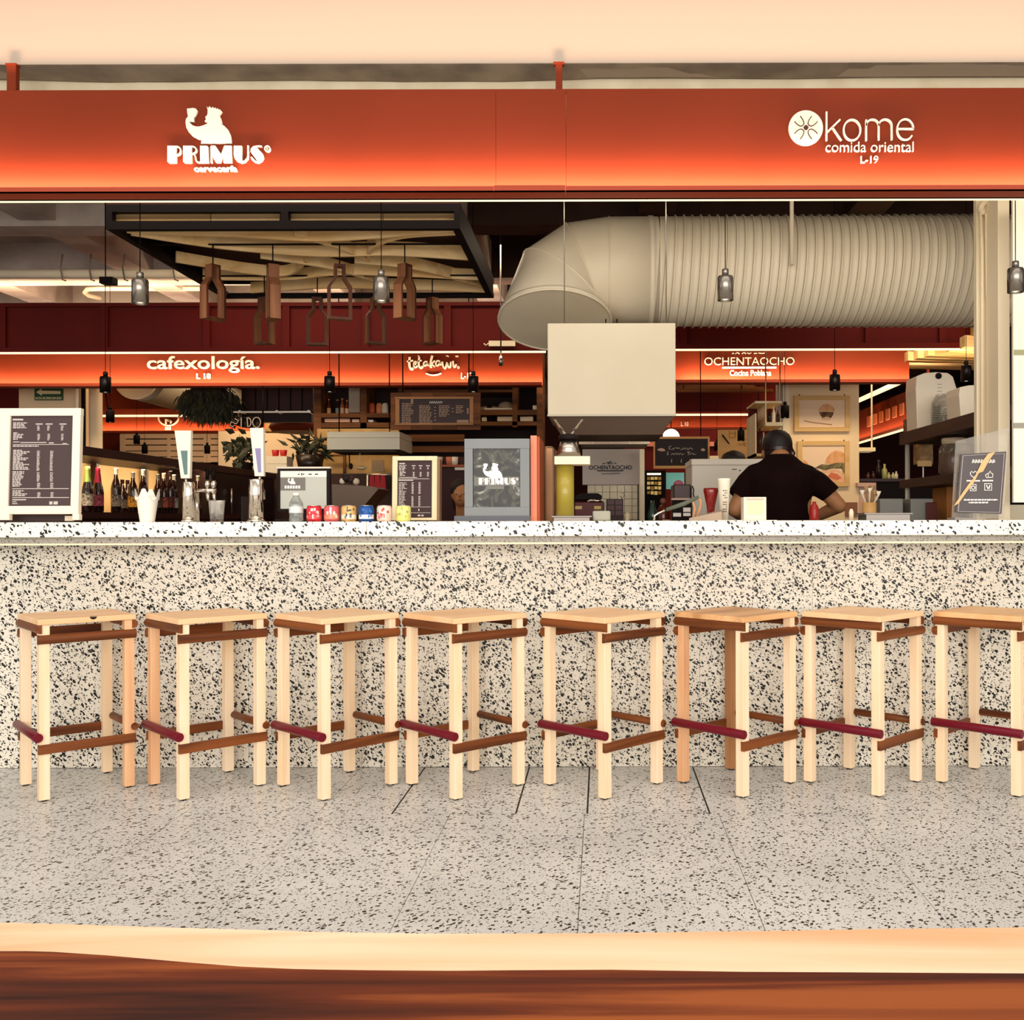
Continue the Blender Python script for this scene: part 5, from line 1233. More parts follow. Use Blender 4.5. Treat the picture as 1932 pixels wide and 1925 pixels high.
for x, y0, y1 in ((819, 768, 797), (852, 770, 782)): rows(m, x, x+4, y0, y1, Yt, 6, 1.6, x, .1)
bars(m, [(775,750.5,780,762),(881,770,884,781),(862,792.5,884,797.5)], Yt); put('lettering', m, mat('menu_chalk', '#b8977e', .7), t, stuff=True)
Dm = Draw(0, 0, 1, YMN+.001, .003); m = M()
for k in range(6): Dm.stroke(m, [(810+k*4, 761), (812+k*4, 757), (813+k*4, 761), (815+k*4, 758)], 1.2)
put('title', m, M_TXTW, t)
for x in (760, 885): put('hanger', M().cyl(P(x, 741, YMN+.02), Vector((PX(x, YMN+.02), YMN+.02, 3.62)), .006, n=6), M_BLACK, t)
# white extraction hood far left of small menu
t = T('range_hood', 'wide pale grey range hood across the aisle below the timber shelf', 'hood')
Yr = 9.4; M_HD = mat('hood_grey', '#c9c5b4', .45)
put('upper_panel', M().pbox(617, 815, 754, 825.5, Yr, .6), M_HD, t); put('lower_panel', M().pbox(617, 826.5, 754, 848, Yr-.01, .62), M_HD, t); put('underside', M().pbox(625, 848, 748, 853, Yr+.05, .45), mat('hood_under_dark', '#3a3026', .7), t)  # underside is one dark brown, unlike the pale panels
for x in (640, 735): put('hanger', M().cyl(P(x, 815, Yr+.3), Vector((PX(x, Yr+.3), Yr+.3, 3.62)), .006, n=6), M_BLACK, t)
# stall interior below
one('stall_wall', M().box(PX(598, 10.3), PX(752, 10.3), 10.31, 10.34, 0, PZ(808, 10.3)), mat('lit_tan_wall', '#c9a468', .7, noise=('#a37c45', 3)), 'lit tan stall wall behind the register screen', 'wall panel')
one('window_frame', M().pbox(647, 858, 652, 905, 10.2, .03).pbox(608, 858, 647, 861, 10.2, .03), W_CR, 'brown frame of the lit glass front left of the red aprons', 'frame')
small('notice', 701, 868, 724, 890, 10.22, '#a58a68', 'tan notice sheet on the lit stall wall', 'notice', .01, 0)
t = T('hanging_ladle', 'wooden ladle hanging from the range hood', 'ladle'); put('handle', M().cyl(P(679, 854, 9.6), P(679, 878, 9.6), .005, n=6), M_CREAM, t); put('bowl', M().ball(P(682, 883, 9.6), .05, .04, .02), W_FRAME, t)
one('hanging_spoon', M().cyl(P(659, 853, 9.6), P(660, 884, 9.6), .006, n=6).ball(P(662, 880, 9.6), .02, .01, .03), M_BLACKM, 'black spoon hanging left of the wooden ladle', 'spoon')
for x0, x1, y1, lb in ((697, 706, 923, 'left red apron hanging beside the small menu board'), (706.5, 717, 929, 'middle red apron hanging beside the small menu board'), (717.5, 727, 921, 'right red apron hanging beside the small menu board')):
    one('apron', M().prism([(PX(x0+1, 9.3), PZ(896, 9.3)), (PX(x1-1, 9.3), PZ(896, 9.3)), (PX(x1+1, 9.3), PZ(y1, 9.3)), (PX(x0-1, 9.3), PZ(y1, 9.3))], 9.3, 9.33), mat('apron_red', '#a8232b', .7), lb, 'apron', 'red aprons behind the small menu board')
one('apron_rail', M().cyl(P(692, 896, 9.34), P(748, 896, 9.34), .012, n=8).cyl(P(746, 896, 9.34), Vector((PX(746, 9.34), 9.34, 0)), .014, n=8).cyl(P(694, 896, 9.34), Vector((PX(694, 9.34), 9.34, 0)), .014, n=8), M_STEEL, 'steel rail carrying the red aprons', 'rail')
one('grain_scoop', M().prism([(PX(626, 6.4), PZ(913, 6.4)), (PX(672, 6.4), PZ(915, 6.4)), (PX(700, 6.4), PZ(917, 6.4)), (PX(714, 6.4), PZ(922, 6.4)), (PX(690, 6.4), PZ(950, 6.4)), (PX(668, 6.4), PZ(978, 6.4)), (PX(664, 6.4), 1.0605), (PX(640, 6.4), 1.0605), (PX(628, 6.4), 1.0605)], 6.4, 6.75), mat('bin_brown', '#54402f', .35, .2), 'dark brown angled metal bin behind the orange and blue cans', 'bin')
for k, (x, y, r_, c_) in enumerate(((646, 908, .02, '#e6d8c0'), (654, 902, .03, '#2a1a16'), (663, 905, .025, '#3a241c'), (672, 909, .022, '#d8c8ac'))):
    one('ingredient', M().ball(P(x, y, 6.55), r_, r_, r_, 10, 8), mat('c_'+c_[1:], c_, .6), ['white lump at the left of the brown bin top', 'large dark lump on the brown bin', 'dark lump right of the large one on the brown bin', 'pale lump at the right of the brown bin top'][k], 'ingredient')
one('worktop', M().box(PX(560, 6.3), PX(1045, 6.3), 6.3, 7.1, 1.02, 1.06).box(PX(565, 6.3), PX(1040, 6.3), 6.35, 7.05, 0, 1.02), mat('worktop_steel', '#5a4638', .4, .5), 'steel work counter inside the island on the left', 'counter')
# red depth behind the small board and poster
one('red_screen', M().box(PX(824, 10), PX(878, 10), 10.0, 10.04, 0, PZ(862, 10)), mat('c_3a100b', '#3a100b', .6), 'dark red screen between small menu board and grey poster', 'screen')
small('plate', 823, 877, 876, 881, 9.915, '#a05030', 'thin coral shelf edge above the person in red', 'shelf', .085, 0)
for x, c_, lb in ((829, '#d8c8b0', 'white cup on the coral shelf edge'), (848, '#c87858', 'coral cup on the coral shelf edge'), (858, '#e8dcc8', 'pale cup beside the coral one')):
    one('cup', M().lathe([(.028, 0), (.036, .08)], (PX(x, 9.94), 9.94, PZ(877, 9.9)+.0005), 12), mat('c_'+c_[1:], c_, .5), lb, 'cup')
small('light_tube', 858, 882, 876, 887, 9.955, '#fff0d8', 'short white tube lamp left of the grey poster', 'lamp', .04, 0)

# ================================================================ CENTRE KITCHEN BEHIND OLIVE CANISTER
YK = 8.9
t = T('kitchen_back_wall', 'pale grey wall sign panel lettered OCHENTAOCHO below the hood', 'sign')
put('panel', M().box(PX(1099, YK), PX(1207, YK), YK, YK+.05, PZ(915, YK), PZ(848, YK)), mat('grey_lilac', '#b3a8a2', .6), t)
letters(t, 'OCHENTAOCHO', 1111, 878, 1192, 886, YK-.008, M_BLACKM, .007)
put('underline', M().pbox(1127, 887.5, 1176, 889, YK-.008, .007), M_BLACKM, t)
Dn = Draw(0, 0, 1, YK-.008, .007); m = M()
for q in ([(1137,875),(1141,874)], [(1144,874),(1148,872),(1152,875)], [(1148,876),(1152,870),(1156,876)], [(1159,873),(1163,875)], [(1135,894),(1170,893)]): Dn.stroke(m, q, 1.2 if q[0][1] < 890 else .8)
put('ornament', m, M_BLACKM, t)
t = T('tiled_backsplash', 'pale glazed tile splashback under the lettered grey panel', 'wall panel')
put('backing', M().box(PX(1108, YK), PX(1207, YK), YK+.012, YK+.05, 0, PZ(915.5, YK)), mat('grout', '#8f8574', .8), t)
M_TILE = mat('pale_tile', '#cfc4a8', .3, noise=('#b5aa90', 5))
for i in range(7):
    for j in range(5): put('tile', M().pbox(1109+i*14, 916+j*13, 1109+i*14+13.2, 916+j*13+12.2, YK, .0119), M_TILE, t)
t = T('steel_shelf', 'steel range hood front below the big hood box', 'hood')
put('front', M().pbox(1092, 812, 1226, 838, 7.6, .05), mat('brushed_warm', '#a48f7c', .35, .6), t); put('body', M().pbox(1094, 813, 1224, 836, 7.6505, .5), mat('hood_dark', '#5a4a40', .5, .3), t)
for k in range(3): put('seam', M().pbox(1118+k*35, 812, 1119.5+k*35, 838, 7.595, .0049), M_STEEL, t)
for x in (1105, 1215): put('hanger', M().cyl(P(x, 812, 7.9), Vector((PX(x, 7.9), 7.9, 3.62)), .008, n=6), M_BLACK, t)
one('post', M().box(PX(1207.5, 8.6), PX(1216, 8.6), 8.6, 8.7, 0, PZ(848, 8.6)), M_CREAM, 'white upright post right of the lettered grey panel', 'post')
one('dark_post', M().box(PX(1203, 8.5), PX(1205, 8.5), 8.5, 8.53, 0, PZ(915, 8.5)), M_BLACK, 'thin dark upright left of the white post', 'post')
t = T('worktop', 'steel work counter inside the island on the right', 'counter')
put('top', M().box(PX(1062, 6.7), 2.12, 6.75, 7.5, 1.02, 1.06), mat('worktop_steel', '#5a4638', .4, .5), t); put('base', M().box(PX(1066, 6.7), 2.1, 6.8, 7.45, 0, 1.0199), M_BLACK, t)
ZW = 1.0605
def on_w(name, x0, y0, x1, Y, d, col, label, cat, rough=.5, metal=0, bev=.006):
    a = P(x0, y0, Y); return one(name, M().box(a.x, PX(x1, Y), Y, Y+d, ZW, a.z), mat('w_'+col[1:], col, rough, metal), label, cat, bevel=bev)
t = T('sandwich_press', 'dark maroon contact grill with yellow tags left in the kitchen', 'grill')
Yg = 6.8; a = P(1084, 947, Yg); b = P(1140, 947, Yg)
put('base', M().box(a.x, b.x, Yg, Yg+.3, ZW, a.z), mat('press_red', '#5a1010', .4), t, bevel=.006)
put('lid', M().prism([(PX(1084, Yg), PZ(943, Yg)), (PX(1084, Yg), PZ(937, Yg)), (PX(1096, Yg), PZ(931, Yg)), (PX(1128, Yg), PZ(931, Yg)), (PX(1136, Yg), PZ(936, Yg)), (PX(1134, Yg), PZ(943, Yg))], Yg, Yg+.28), M_BLACKM, t, bevel=.004)
put('handle', M().cyl(P(1112, 945, Yg-.02), P(1137, 945, Yg-.02), .008, n=8), M_CHROME, t)
for x in (1085, 1121): put('tag', M().pbox(x, 955, x+13, 961, Yg-.004, .0039), mat('tag_yellow', '#d8b86a', .5), t)
t = T('drawer_rack', 'small stacked maroon drawers beside the contact grill', 'drawers')
for i in range(2):
    for j in range(3): put('drawer', M().pbox(1146+i*15, 944+j*10, 1159+i*15, 952.5+j*10, 6.8, .2), mat('drawer_maroon', '#4a1512', .4), t)
put('shell', M().box(PX(1144, 6.8), PX(1176, 6.8), 6.81, 7.05, ZW, PZ(942.5, 6.8)), mat('drawer_shell', '#2a0c0a', .5), t)
one('pepper_mill', M().lathe([(.025, 0), (.03, .05), (.018, .09), (.026, .12), (.01, .14)], (PX(1183, 6.8), 6.85, ZW), 14), W_FRAME, 'pale turned wooden mill beside the maroon drawers', 'mill')
one('whisk', M().tube([P(1166, 950, 6.95), P(1172, 940, 6.95)], .005, 6).tube([P(1172, 940, 6.95), P(1170, 933, 6.95), P(1176, 930, 6.95), P(1178, 936, 6.95), P(1172, 940, 6.95)], .003, 6).cyl(P(1166, 950, 6.95), Vector((PX(1164, 6.95), 6.95, ZW)), .005, n=6), M_STEEL, 'wire whisk standing above the maroon drawers', 'whisk')

# ================================================================ RIGHT BACKGROUND
YP = 10.6
t = T('picture_wall', 'cream wall pillar carrying two framed burger pictures behind the cook', 'pillar')
put('wall_face', M().box(PX(1490, YP), PX(1621, YP), YP, YP+.4, 0, 3.3), mat('warm_cream', '#ecd3ab', .7), t)
put('door_frame', M().box(PX(1467, YP), PX(1475, YP), YP-.02, YP+.1, 0, 3.3), mat('grey_frame_warm', '#a5968a', .5), t)
put('door_frame', M().box(PX(1477, YP), PX(1489.9, YP), YP, YP+.2, 0, 3.3), M_CREAM, t)
put('base_grid', M().pbox(1595, 948, 1618, 975, YP-.02, .0199), mat('grid_brown', '#8a5a40', .6), t)
W_OAK = wood('oak_frame', '#e2bd80', '#cfa565', 'x', 8, .6, .1); M_PAPER = mat('picture_paper', '#f0d3b2', .6)
M_BUN = mat('bun_print', '#d9955a', .6, noise=('#e8b585', 14)); M_FILL = mat('filling_print', '#4a2a1c', .7, noise=('#8a6a42', 40)); M_SKINB = mat('filling_pale', '#e0b890', .6)
def framed(label, x0, y0, x1, y1, fwx):
    t = T('framed_picture', label, 'picture')
    put('frame', M().pbox(x0, y0, x1, y0+fwx, YP-.05, .045).pbox(x0, y1-fwx, x1, y1, YP-.05, .045).pbox(x0, y0+fwx, x0+fwx+1, y1-fwx, YP-.05, .045).pbox(x1-fwx-1, y0+fwx, x1, y1-fwx, YP-.05, .045), W_OAK, t)
    put('paper', M().pbox(x0+fwx, y0+fwx, x1-fwx, y1-fwx, YP-.03, .02), M_PAPER, t)
    put('hook', M().pbox(x0+9, y0-2.5, x0+10.5, y0, YP-.045, .02).pbox(x1-11, y0-2.5, x1-9.5, y0, YP-.045, .02), M_BLACK, t)
    return t
t = framed('upper oak framed picture of a small burger on a board', 1499, 746.5, 1604, 814, 8)
Dp = Draw(0, 0, 1, YP-.034, .0035); m = Dp.poly(M(), [(1544,775),(1547,768),(1554,763),(1562,762),(1570,766),(1575,772),(1574,777),(1560,776)]); put('print_bun', m, M_BUN, t)
put('print_filling', Dp.poly(M(), [(1545,777),(1558,777),(1573,778),(1571,784),(1568,789),(1560,786),(1552,789),(1548,783)], dy=-.0012), M_FILL, t)
put('print_base', Dp.poly(M(), [(1551,789),(1560,787),(1568,790),(1565,793),(1552,793)], dy=-.0006), M_SKINB, t)
put('print_board', Dp.stroke(M(), [(1517,794),(1535,797.5),(1552,799.5),(1570,801.5)], 1.6), mat('print_shadow', '#a87858', .7), t)
t = framed('lower oak framed close up picture of a burger half, right of the cook', 1505, 832.5, 1603, 918, 8)
t2 = t
put('print_bun', Dp.poly(M(), [(1556,874),(1560,864),(1568,854),(1578,850),(1588,852),(1594.5,858),(1594.5,876),(1580,877)]), M_BUN, t)
put('print_filling', Dp.poly(M(), [(1537,883),(1550,876),(1563,877),(1580,873),(1594,874),(1594.5,884),(1592,896),(1588,884),(1570,884),(1556,888),(1546,884)], dy=-.0024), mat('print_greens', '#8a8258', .7, noise=('#5a4a30', 30)), t)
put('print_meat', Dp.poly(M(), [(1545,890),(1560,886),(1580,886),(1592,893),(1594,909.5),(1560,909.5),(1550,900)], dy=-.0012), mat('print_ham', '#dca07a', .6, noise=('#e8c09a', 20)), t)
put('print_sauce', Dp.poly(M(), [(1560,900),(1568,892),(1578,894),(1588,902),(1580,906)], dy=-.0036), mat('print_coral', '#d0704a', .6), t)
put('print_pear', Dp.poly(M(), [(1514,876),(1516,868),(1521,870),(1526,876),(1524,884),(1514,884)]), M_BUN, t)

# bottle box between hood and picture wall
YX = 8.6
t = T('wall_shelf', 'open pale timber box shelf with bottles left of the picture wall', 'shelf unit')
put('side', M().box(PX(1425, YX), PX(1427.5, YX), YX, YX+.5, PZ(862, YX), PZ(781, YX)), W_FRAME, t)
put('top_board', M().box(PX(1425, YX), PX(1476, YX), YX, YX+.5, PZ(762, YX), PZ(758, YX)), W_FRAME, t)
put('middle_board', M().box(PX(1443, YX), PX(1477, YX), YX-.05, YX+.5, PZ(806, YX), PZ(799, YX)), W_FRAME, t)
put('bottom_board', M().box(PX(1425, YX), PX(1476, YX), YX, YX+.5, PZ(862, YX), PZ(857, YX)), W_OAK, t)
put('back', M().box(PX(1427.6, YX), PX(1476, YX), YX+.45, YX+.5, PZ(857, YX), PZ(762, YX)), M_RED, t)
put('upright', M().box(PX(1444, YX), PX(1446.5, YX), YX, YX+.44, PZ(799, YX), PZ(762, YX)), W_FRAME, t)
for k, (x, yb_, yt_, c_) in enumerate(((1434, 857, 808, '#3a1a16'), (1441, 857, 815, '#d8c8b0'), (1452, 799, 770, '#1c1210'), (1460, 799, 766, '#e8dcc4'), (1468, 799, 772, '#2c1814'))):
    r = .016; zb0 = PZ(yb_, YX)+.0006; h = PZ(yt_, YX)-zb0
    one('shelf_bottle', M().lathe([(r, 0), (r, h*.6), (r*.4, h*.78), (r*.4, h)], (PX(x, YX+.1), YX+.1, zb0), 10), mat('c_'+c_[1:], c_, .25), ['dark bottle at the lower left of the timber box shelf', 'pale bottle low in the timber box shelf', 'dark bottle upper left in the timber box shelf', 'white bottle upper middle in the timber box shelf', 'dark bottle upper right in the timber box shelf'][k], 'bottle', 'bottles in the timber box shelf')
for x in (1445, 1472): one('shelf_hanger', M().cyl(Vector((PX(x, YX+.2), YX+.2, PZ(758, YX))), Vector((PX(x, YX+.2), YX+.2, 3.62)), .006, n=6), M_STEEL, '%s rod holding up the timber box shelf' % ('left' if x < 1450 else 'right'), 'rod')

# blackboard
YBB = 9.0
t = T('blackboard', 'pale wood framed blackboard with chalk writing hanging right of the hood', 'blackboard')
W_BBF = wood('blackboard_frame', '#dca868', '#b98048', 'x', 8, .6, .1)
put('frame', M().pbox(1233, 824, 1339, 828, YBB, .03).pbox(1233, 879, 1339, 884, YBB, .03).pbox(1233, 828, 1236, 879, YBB, .03).pbox(1335.5, 828, 1339, 879, YBB, .03), W_BBF, t)
put('slate', M().pbox(1235.8, 827.8, 1335.7, 879.2, YBB+.01, .015), mat('slate_dark', '#1c0907', .6), t)
Dc = Draw(1220, 740, 7.43, YBB+.006, .003); M_CHK = mat('chalk', '#cdb9a8', .8); m = M(); rq = random.Random(12)
Dc.stroke(m, [(345,758),(318,765),(312,790),(335,808)], 7)
def scrib(m, x0, x1, y, h, w_=6):
    x = x0; pts = [(x, y)]
    while x < x1: x += rq.uniform(9, 15); pts.append((x, y-h*rq.choice([0, 1, .6, .9])))
    Dc.stroke(m, pts, w_)
scrib(m, 350, 460, 808, 26); scrib(m, 475, 650, 806, 24); scrib(m, 345, 515, 882, 26)
Dc.stroke(m, [(305,835),(285,860),(312,870),(285,884)], 7); Dc.stroke(m, [(565,842),(612,840)], 7); Dc.stroke(m, [(588,842),(584,882)], 7); scrib(m, 605, 685, 880, 24)
for x in (352, 488, 608): Dc.stroke(m, [(x, 940), (x-5, 985), (x+5, 985)], 8)
put('chalk_writing', m, M_CHK, t)
put('chalk_drawing', Dc.poly(Dc.poly(M(), [(145,810),(175,790),(215,785),(250,800),(265,825),(200,830)]), [(755,815),(775,790),(800,788),(825,812),(800,830)]), mat('chalk_pink', '#c9a08a', .8), t)
for x in (1250, 1322): put('chain', M().cyl(P(x, 824, YBB+.015), Vector((PX(x, YBB), YBB+.015, 3.62)), .005, n=6), M_BLACK, t)
t = T('globe_lamp', 'glowing white round lamp above the blackboard', 'lamp')
cg = P(1266, 826, 9.8); put('globe', M().ball(cg, .085, .085, .085, 18, 12), mat('lamp_glow', '#fff3d8', .5, emit=2.2), t); put('rod', M().cyl(cg, Vector((cg.x, cg.y, 3.62)), .006, n=6), M_BLACK, t)
# things below and beside the blackboard
t = T('snack_fridge', 'lit display fridge with pale packages below the blackboard', 'fridge')
Yz = 9.3; put('cabinet', M().box(PX(1216, Yz), PX(1256, Yz), Yz+.02, Yz+.6, 0, PZ(888, Yz)), M_BLACK, t)
put('light', M().pbox(1221, 893, 1247, 896, Yz, .02), mat('lamp_glow', '#fff3d8', .5, emit=2.2), t)
rq = random.Random(5)
for i in range(4):
    for j in range(4): put('package', M().pbox(1221+i*7, 900+j*9, 1226.5+i*7, 907+j*9-rq.uniform(0, 2), Yz-.01, .029), mat('package_glow', '#e8c878', .6, emit=.25) if (i+j) % 3 else mat('package_gold', '#c99a48', .6), t)
t = T('teal_screen', 'teal glowing display right of the lit fridge', 'screen'); put('screen', M().pbox(1257, 892, 1291, 923, 9.5, .03), mat('teal_glow', '#6fb0a4', .4, emit=.35), t)
put('stand', M().box(PX(1270, 9.5), PX(1280, 9.5), 9.505, 9.52, 0, PZ(923, 9.5)), M_BLACK, t)
t = T('espresso_machine', 'dark brown machine with pink cloth on top below the blackboard', 'machine')
put('body', M().box(PX(1271, 6.9), PX(1303, 6.9), 6.9, 7.2, ZW, PZ(915, 6.9)), mat('machine_brown', '#3a120e', .35), t, bevel=.006); put('cloth', M().ball((PX(1282, 6.9), 7.0, PZ(914, 6.9)), .035, .06, .03), mat('cloth_pink', '#b0607a', .8), t)
t = T('dispenser_base', 'black appliance with white labels in the kitchen centre', 'appliance')
put('body', M().box(PX(1268, 6.85), PX(1304, 6.85), 6.8, 6.895, ZW, PZ(941, 6.85)), M_BLACKM, t); put('tray_edge', M().pbox(1267, 940, 1304, 943.5, 6.79, .01), mat('edge_pink', '#c9a08c', .4), t)
for q in ((1289, 958, 1303, 966), (1270, 968, 1285, 975), (1289, 968, 1303, 974)): put('label', M().pbox(*q, 6.797, .0029), M_TXTW, t)
t = T('amber_jar', 'reddish brown glass pot in the kitchen centre', 'pot'); put('pot', M().ball((PX(1251, 6.9), 6.9, ZW+.10), .045, .045, .10, 16, 10), mat('amber_pot', '#5a2312', .2, coat=.4), t); put('knob', M().ball((PX(1251, 6.9), 6.9, ZW+.215), .022), mat('amber_knob', '#7a4a38', .3), t)
t = T('green_bottle', 'dark green glass bottle with label left of the brown pot', 'bottle'); put('glass', M().lathe([(.03, 0), (.032, .13), (.015, .19), (.014, .22)], (PX(1231, 6.9), 6.9, ZW), 16), mat('green_glass', '#2a3d30', .1, coat=.4), t); put('label', M().lathe([(.0325, .03), (.0325, .055)], (PX(1231, 6.9), 6.9, ZW), 16, caps=False), mat('label_pale', '#d8e2e0', .5), t)
one('cup', M().lathe([(.018, 0), (.026, .09)], (PX(1257, 6.78), 6.79, ZW), 14), mat('cup_amber', '#b89a72', .4), 'small amber cup before the brown pot', 'cup')
t = T('white_appliance', 'large plain pale panel of a machine left of the cook', 'appliance')
Yq = 6.9; put('body', M().box(PX(1305, Yq), PX(1440, Yq), Yq, Yq+.5, ZW, PZ(868, Yq)), mat('appliance_white', '#d8cfbf', .45), t, bevel=.008)
put('lid', M().box(PX(1304, Yq), PX(1441, Yq), Yq-.01, Yq+.51, PZ(879, Yq), PZ(867, Yq)), mat('appliance_lid', '#ddd3c2', .45), t, bevel=.006)
put('slot', M().pbox(1381, 885, 1390, 886.5, Yq-.002, .0019).ball(P(1396, 888, Yq), .006, .004, .005), M_PANEL, t)
put('cable', M().tube([P(1306, 917, Yq-.02), P(1309, 925, Yq-.02), P(1308, 932, Yq-.02), P(1310, 940, Yq-.02)], .004, 6), M_BLACK, t)
# plywood map board
t = T('plywood_board', 'pale plywood board with engraved knife and outlines behind the cook', 'board')
Yw_ = 11.6; put('board', M().box(PX(1355, Yw_), PX(1424, Yw_), Yw_, Yw_+.04, 0, PZ(812, Yw_)), wood('plywood', '#dcb780', '#cfa468', 'x', 4, .6, .2), t)
put('knife', Draw(1220, 740, 7.43, Yw_-.01, .009).poly(M(), [(1058,590),(1075,600),(1165,722),(1150,728),(1062,615)]), M_BLACK, t)
m = M(); De = Draw(1220, 740, 7.43, Yw_-.008, .007)
De.stroke(m, [(1440,745),(1470,770),(1430,810),(1415,840),(1460,860),(1490,900),(1510,915)], 5); De.stroke(m, arc(1405, 690, 45, 35, 0, 350, 14), 3, closed=True)
De.stroke(m, [(1160,540),(1160,640),(1245,640),(1245,540)], 4); De.stroke(m, [(1160,575),(1245,575)], 4); De.stroke(m, [(1280,715),(1310,735),(1350,720),(1380,760)], 4)
put('engraving', m, mat('burnt_line', '#7a4a24', .7), t)
one('red_panel_wall', M().box(PX(1216, 13.2), PX(1480, 13.2), 13.2, 13.3, 0, PZ(812, 13.2)), M_RED, 'dark red panelled wall beyond the blackboard', 'wall panel')
one('pink_stripe', M().pbox(1216, 834, 1356, 842, 13.15, .049), mat('salmon', '#d8806a', .6), 'salmon stripe on the dark red wall beyond the blackboard', 'stripe')
one('white_cabinet', M().box(PX(1333, 10.8), PX(1356, 10.8), 10.8, 11.1, 0, PZ(861, 10.8)), M_CREAM, 'white cabinet corner right of the blackboard', 'cabinet')
# warm timber ceiling over the far stall
t = T('timber_raft', 'slanting row of golden timber strips above the blackboard', 'ceiling raft')
for k in range(5): put('strip', M().box(PX(1280, 11.2), PX(1460-k*12, 11.2), 11.2+.22*k, 11.3+.22*k, 2.57+.05*k, 2.60+.05*k), W_CR, t)
for x in (1290, 1400): put('hanger', M().cyl(Vector((PX(x, 11.25), 11.25, 2.6)), Vector((PX(x, 11.25), 11.25, 3.62)), .006, n=6), M_BLACK, t)

# ---- right aisle
XA = 4.25
ya = lambda px: XA*F/(px-CX)
t = T('side_sign_beam', 'orange sign beam running away along the right aisle', 'sign beam')
put('face_panel', M().box(XA, XA+.03, ya(1760), 18.5, 2.44, 2.93), M_ORANGE, t)
put('light_trough', M().box(XA-.09, XA-.001, ya(1760), 18.5, 2.40, 2.44), mat('coral_paint', '#ee8d6c', .5), t)
put('light_line', M().box(XA-.08, XA-.05, ya(1760), 18.5, 2.375, 2.3995), M_LED, t)
for y in (ya(1760)+.3, 17.5): put('post', M().box(XA+.03, XA+.06, y, y+.04, 2.93, 3.62), M_ORANGE, t)
area('led_side_beam', (XA-.05, 15.2, 2.45), (PI, 0, 0), .03, 6, 30, '#ffcfa2', 160)
m = M(); vs = []
for k in range(6): m.box(XA-.02, XA-.001, 15.9-.35*k, 16.08-.35*k, 2.62, 2.78)
put('letters_upper', m, mat('faded_letters', '#b5623a', .6), t, stuff=False)
one('light_strip', M().tube([(PX(1702, 12.2), 12.2, PZ(721, 12.2)), (PX(1621, 15.2), 15.2, PZ(757, 15.2))], .035, 8).cyl(Vector((PX(1690, 12.6), 12.6, PZ(725, 12.6))), Vector((PX(1690, 12.6), 12.6, 3.62)), .01, n=6), M_LED, 'slanted bright light strip above the right aisle', 'light strip')
t = T('timber_canopy', 'golden slatted timber ceiling above the white dispensers at right', 'canopy')
rq = random.Random(9); Yc0 = 7.9
for k in range(9):
    y = Yc0+.36*k; z = 2.50+.035*k
    put('slat', M().add([(2.85+.02*k, y, z), (3.95+.2*k, y+.5, z+.02), (3.95+.2*k, y+.62, z+.02), (2.85+.02*k, y+.12, z), (2.85+.02*k, y, z+.09), (3.95+.2*k, y+.5, z+.11), (3.95+.2*k, y+.62, z+.11), (2.85+.02*k, y+.12, z+.09)], [(0,3,2,1),(4,5,6,7),(0,1,5,4),(1,2,6,5),(2,3,7,6),(3,0,4,7)]), W_BLOND, t)
for k in range(4):
    x = 2.95+.38*k
    put('beam', M().add([(x, Yc0, 2.62), (x+.10, Yc0, 2.62), (x+.75, Yc0+3.3, 2.9), (x+.60, Yc0+3.3, 2.9), (x, Yc0, 2.72), (x+.10, Yc0, 2.72), (x+.75, Yc0+3.3, 3.0), (x+.60, Yc0+3.3, 3.0)], [(0,3,2,1),(4,5,6,7),(0,1,5,4),(1,2,6,5),(2,3,7,6),(3,0,4,7)]), W_OAK, t)
for x in (3.1, 3.8): put('hanger', M().cyl((x, 9.5, 2.8), (x, 9.5, 3.62), .008, n=6), M_BLACK, t)
area('canopy_light', (3.2, 8.2, 2.2), (PI, 0, 0), .8, 1.2, 14, '#ffd9a0')
one('wood_wall', M().box(PX(1652, 12.5), PX(1800, 12.5), 12.5, 12.6, PZ(832, 12.5), PZ(700, 12.5)), wood('orange_wood', '#a4501f', '#7a3210', 'z', 8, .6, .1), 'orange brown timber wall above the right rack', 'wall panel') if False else None
one('lit_sign_box', M().box(PX(1621, 12.0), PX(1652, 12.0), 12.0, 12.3, PZ(853, 12), PZ(846, 12)).cyl(Vector((PX(1645, 12.1), 12.1, PZ(846, 12))), Vector((PX(1645, 12.1), 12.1, 3.62)), .01, n=6), mat('warm_white_box', '#e8cf9c', .5, emit=.3), 'pale hanging lamp box right of the picture wall', 'lamp')
t = T('bottle_counter', 'dark counter with bottles in the shade right of the picture wall', 'counter'); Ybc = 10.61
put('top', M().box(PX(1624, Ybc), PX(1850, Ybc), Ybc, Ybc+.5, PZ(905, Ybc)-.03, PZ(905, Ybc)), M_DKW, t); put('base', M().box(PX(1626, Ybc), PX(1848, Ybc), Ybc+.03, Ybc+.48, 0, PZ(905, Ybc)-.031), M_BLACK, t)
one('ledge_block', M().pbox(1618, 911, 1653, 918, Ybc-.1, .08).box(PX(1620, Ybc), PX(1652, Ybc), Ybc-.02, Ybc-.001, 0, PZ(918, Ybc)), mat('edge_pink', '#c9a08c', .4), 'pinkish ledge below the dark counter right of the picture wall', 'ledge')
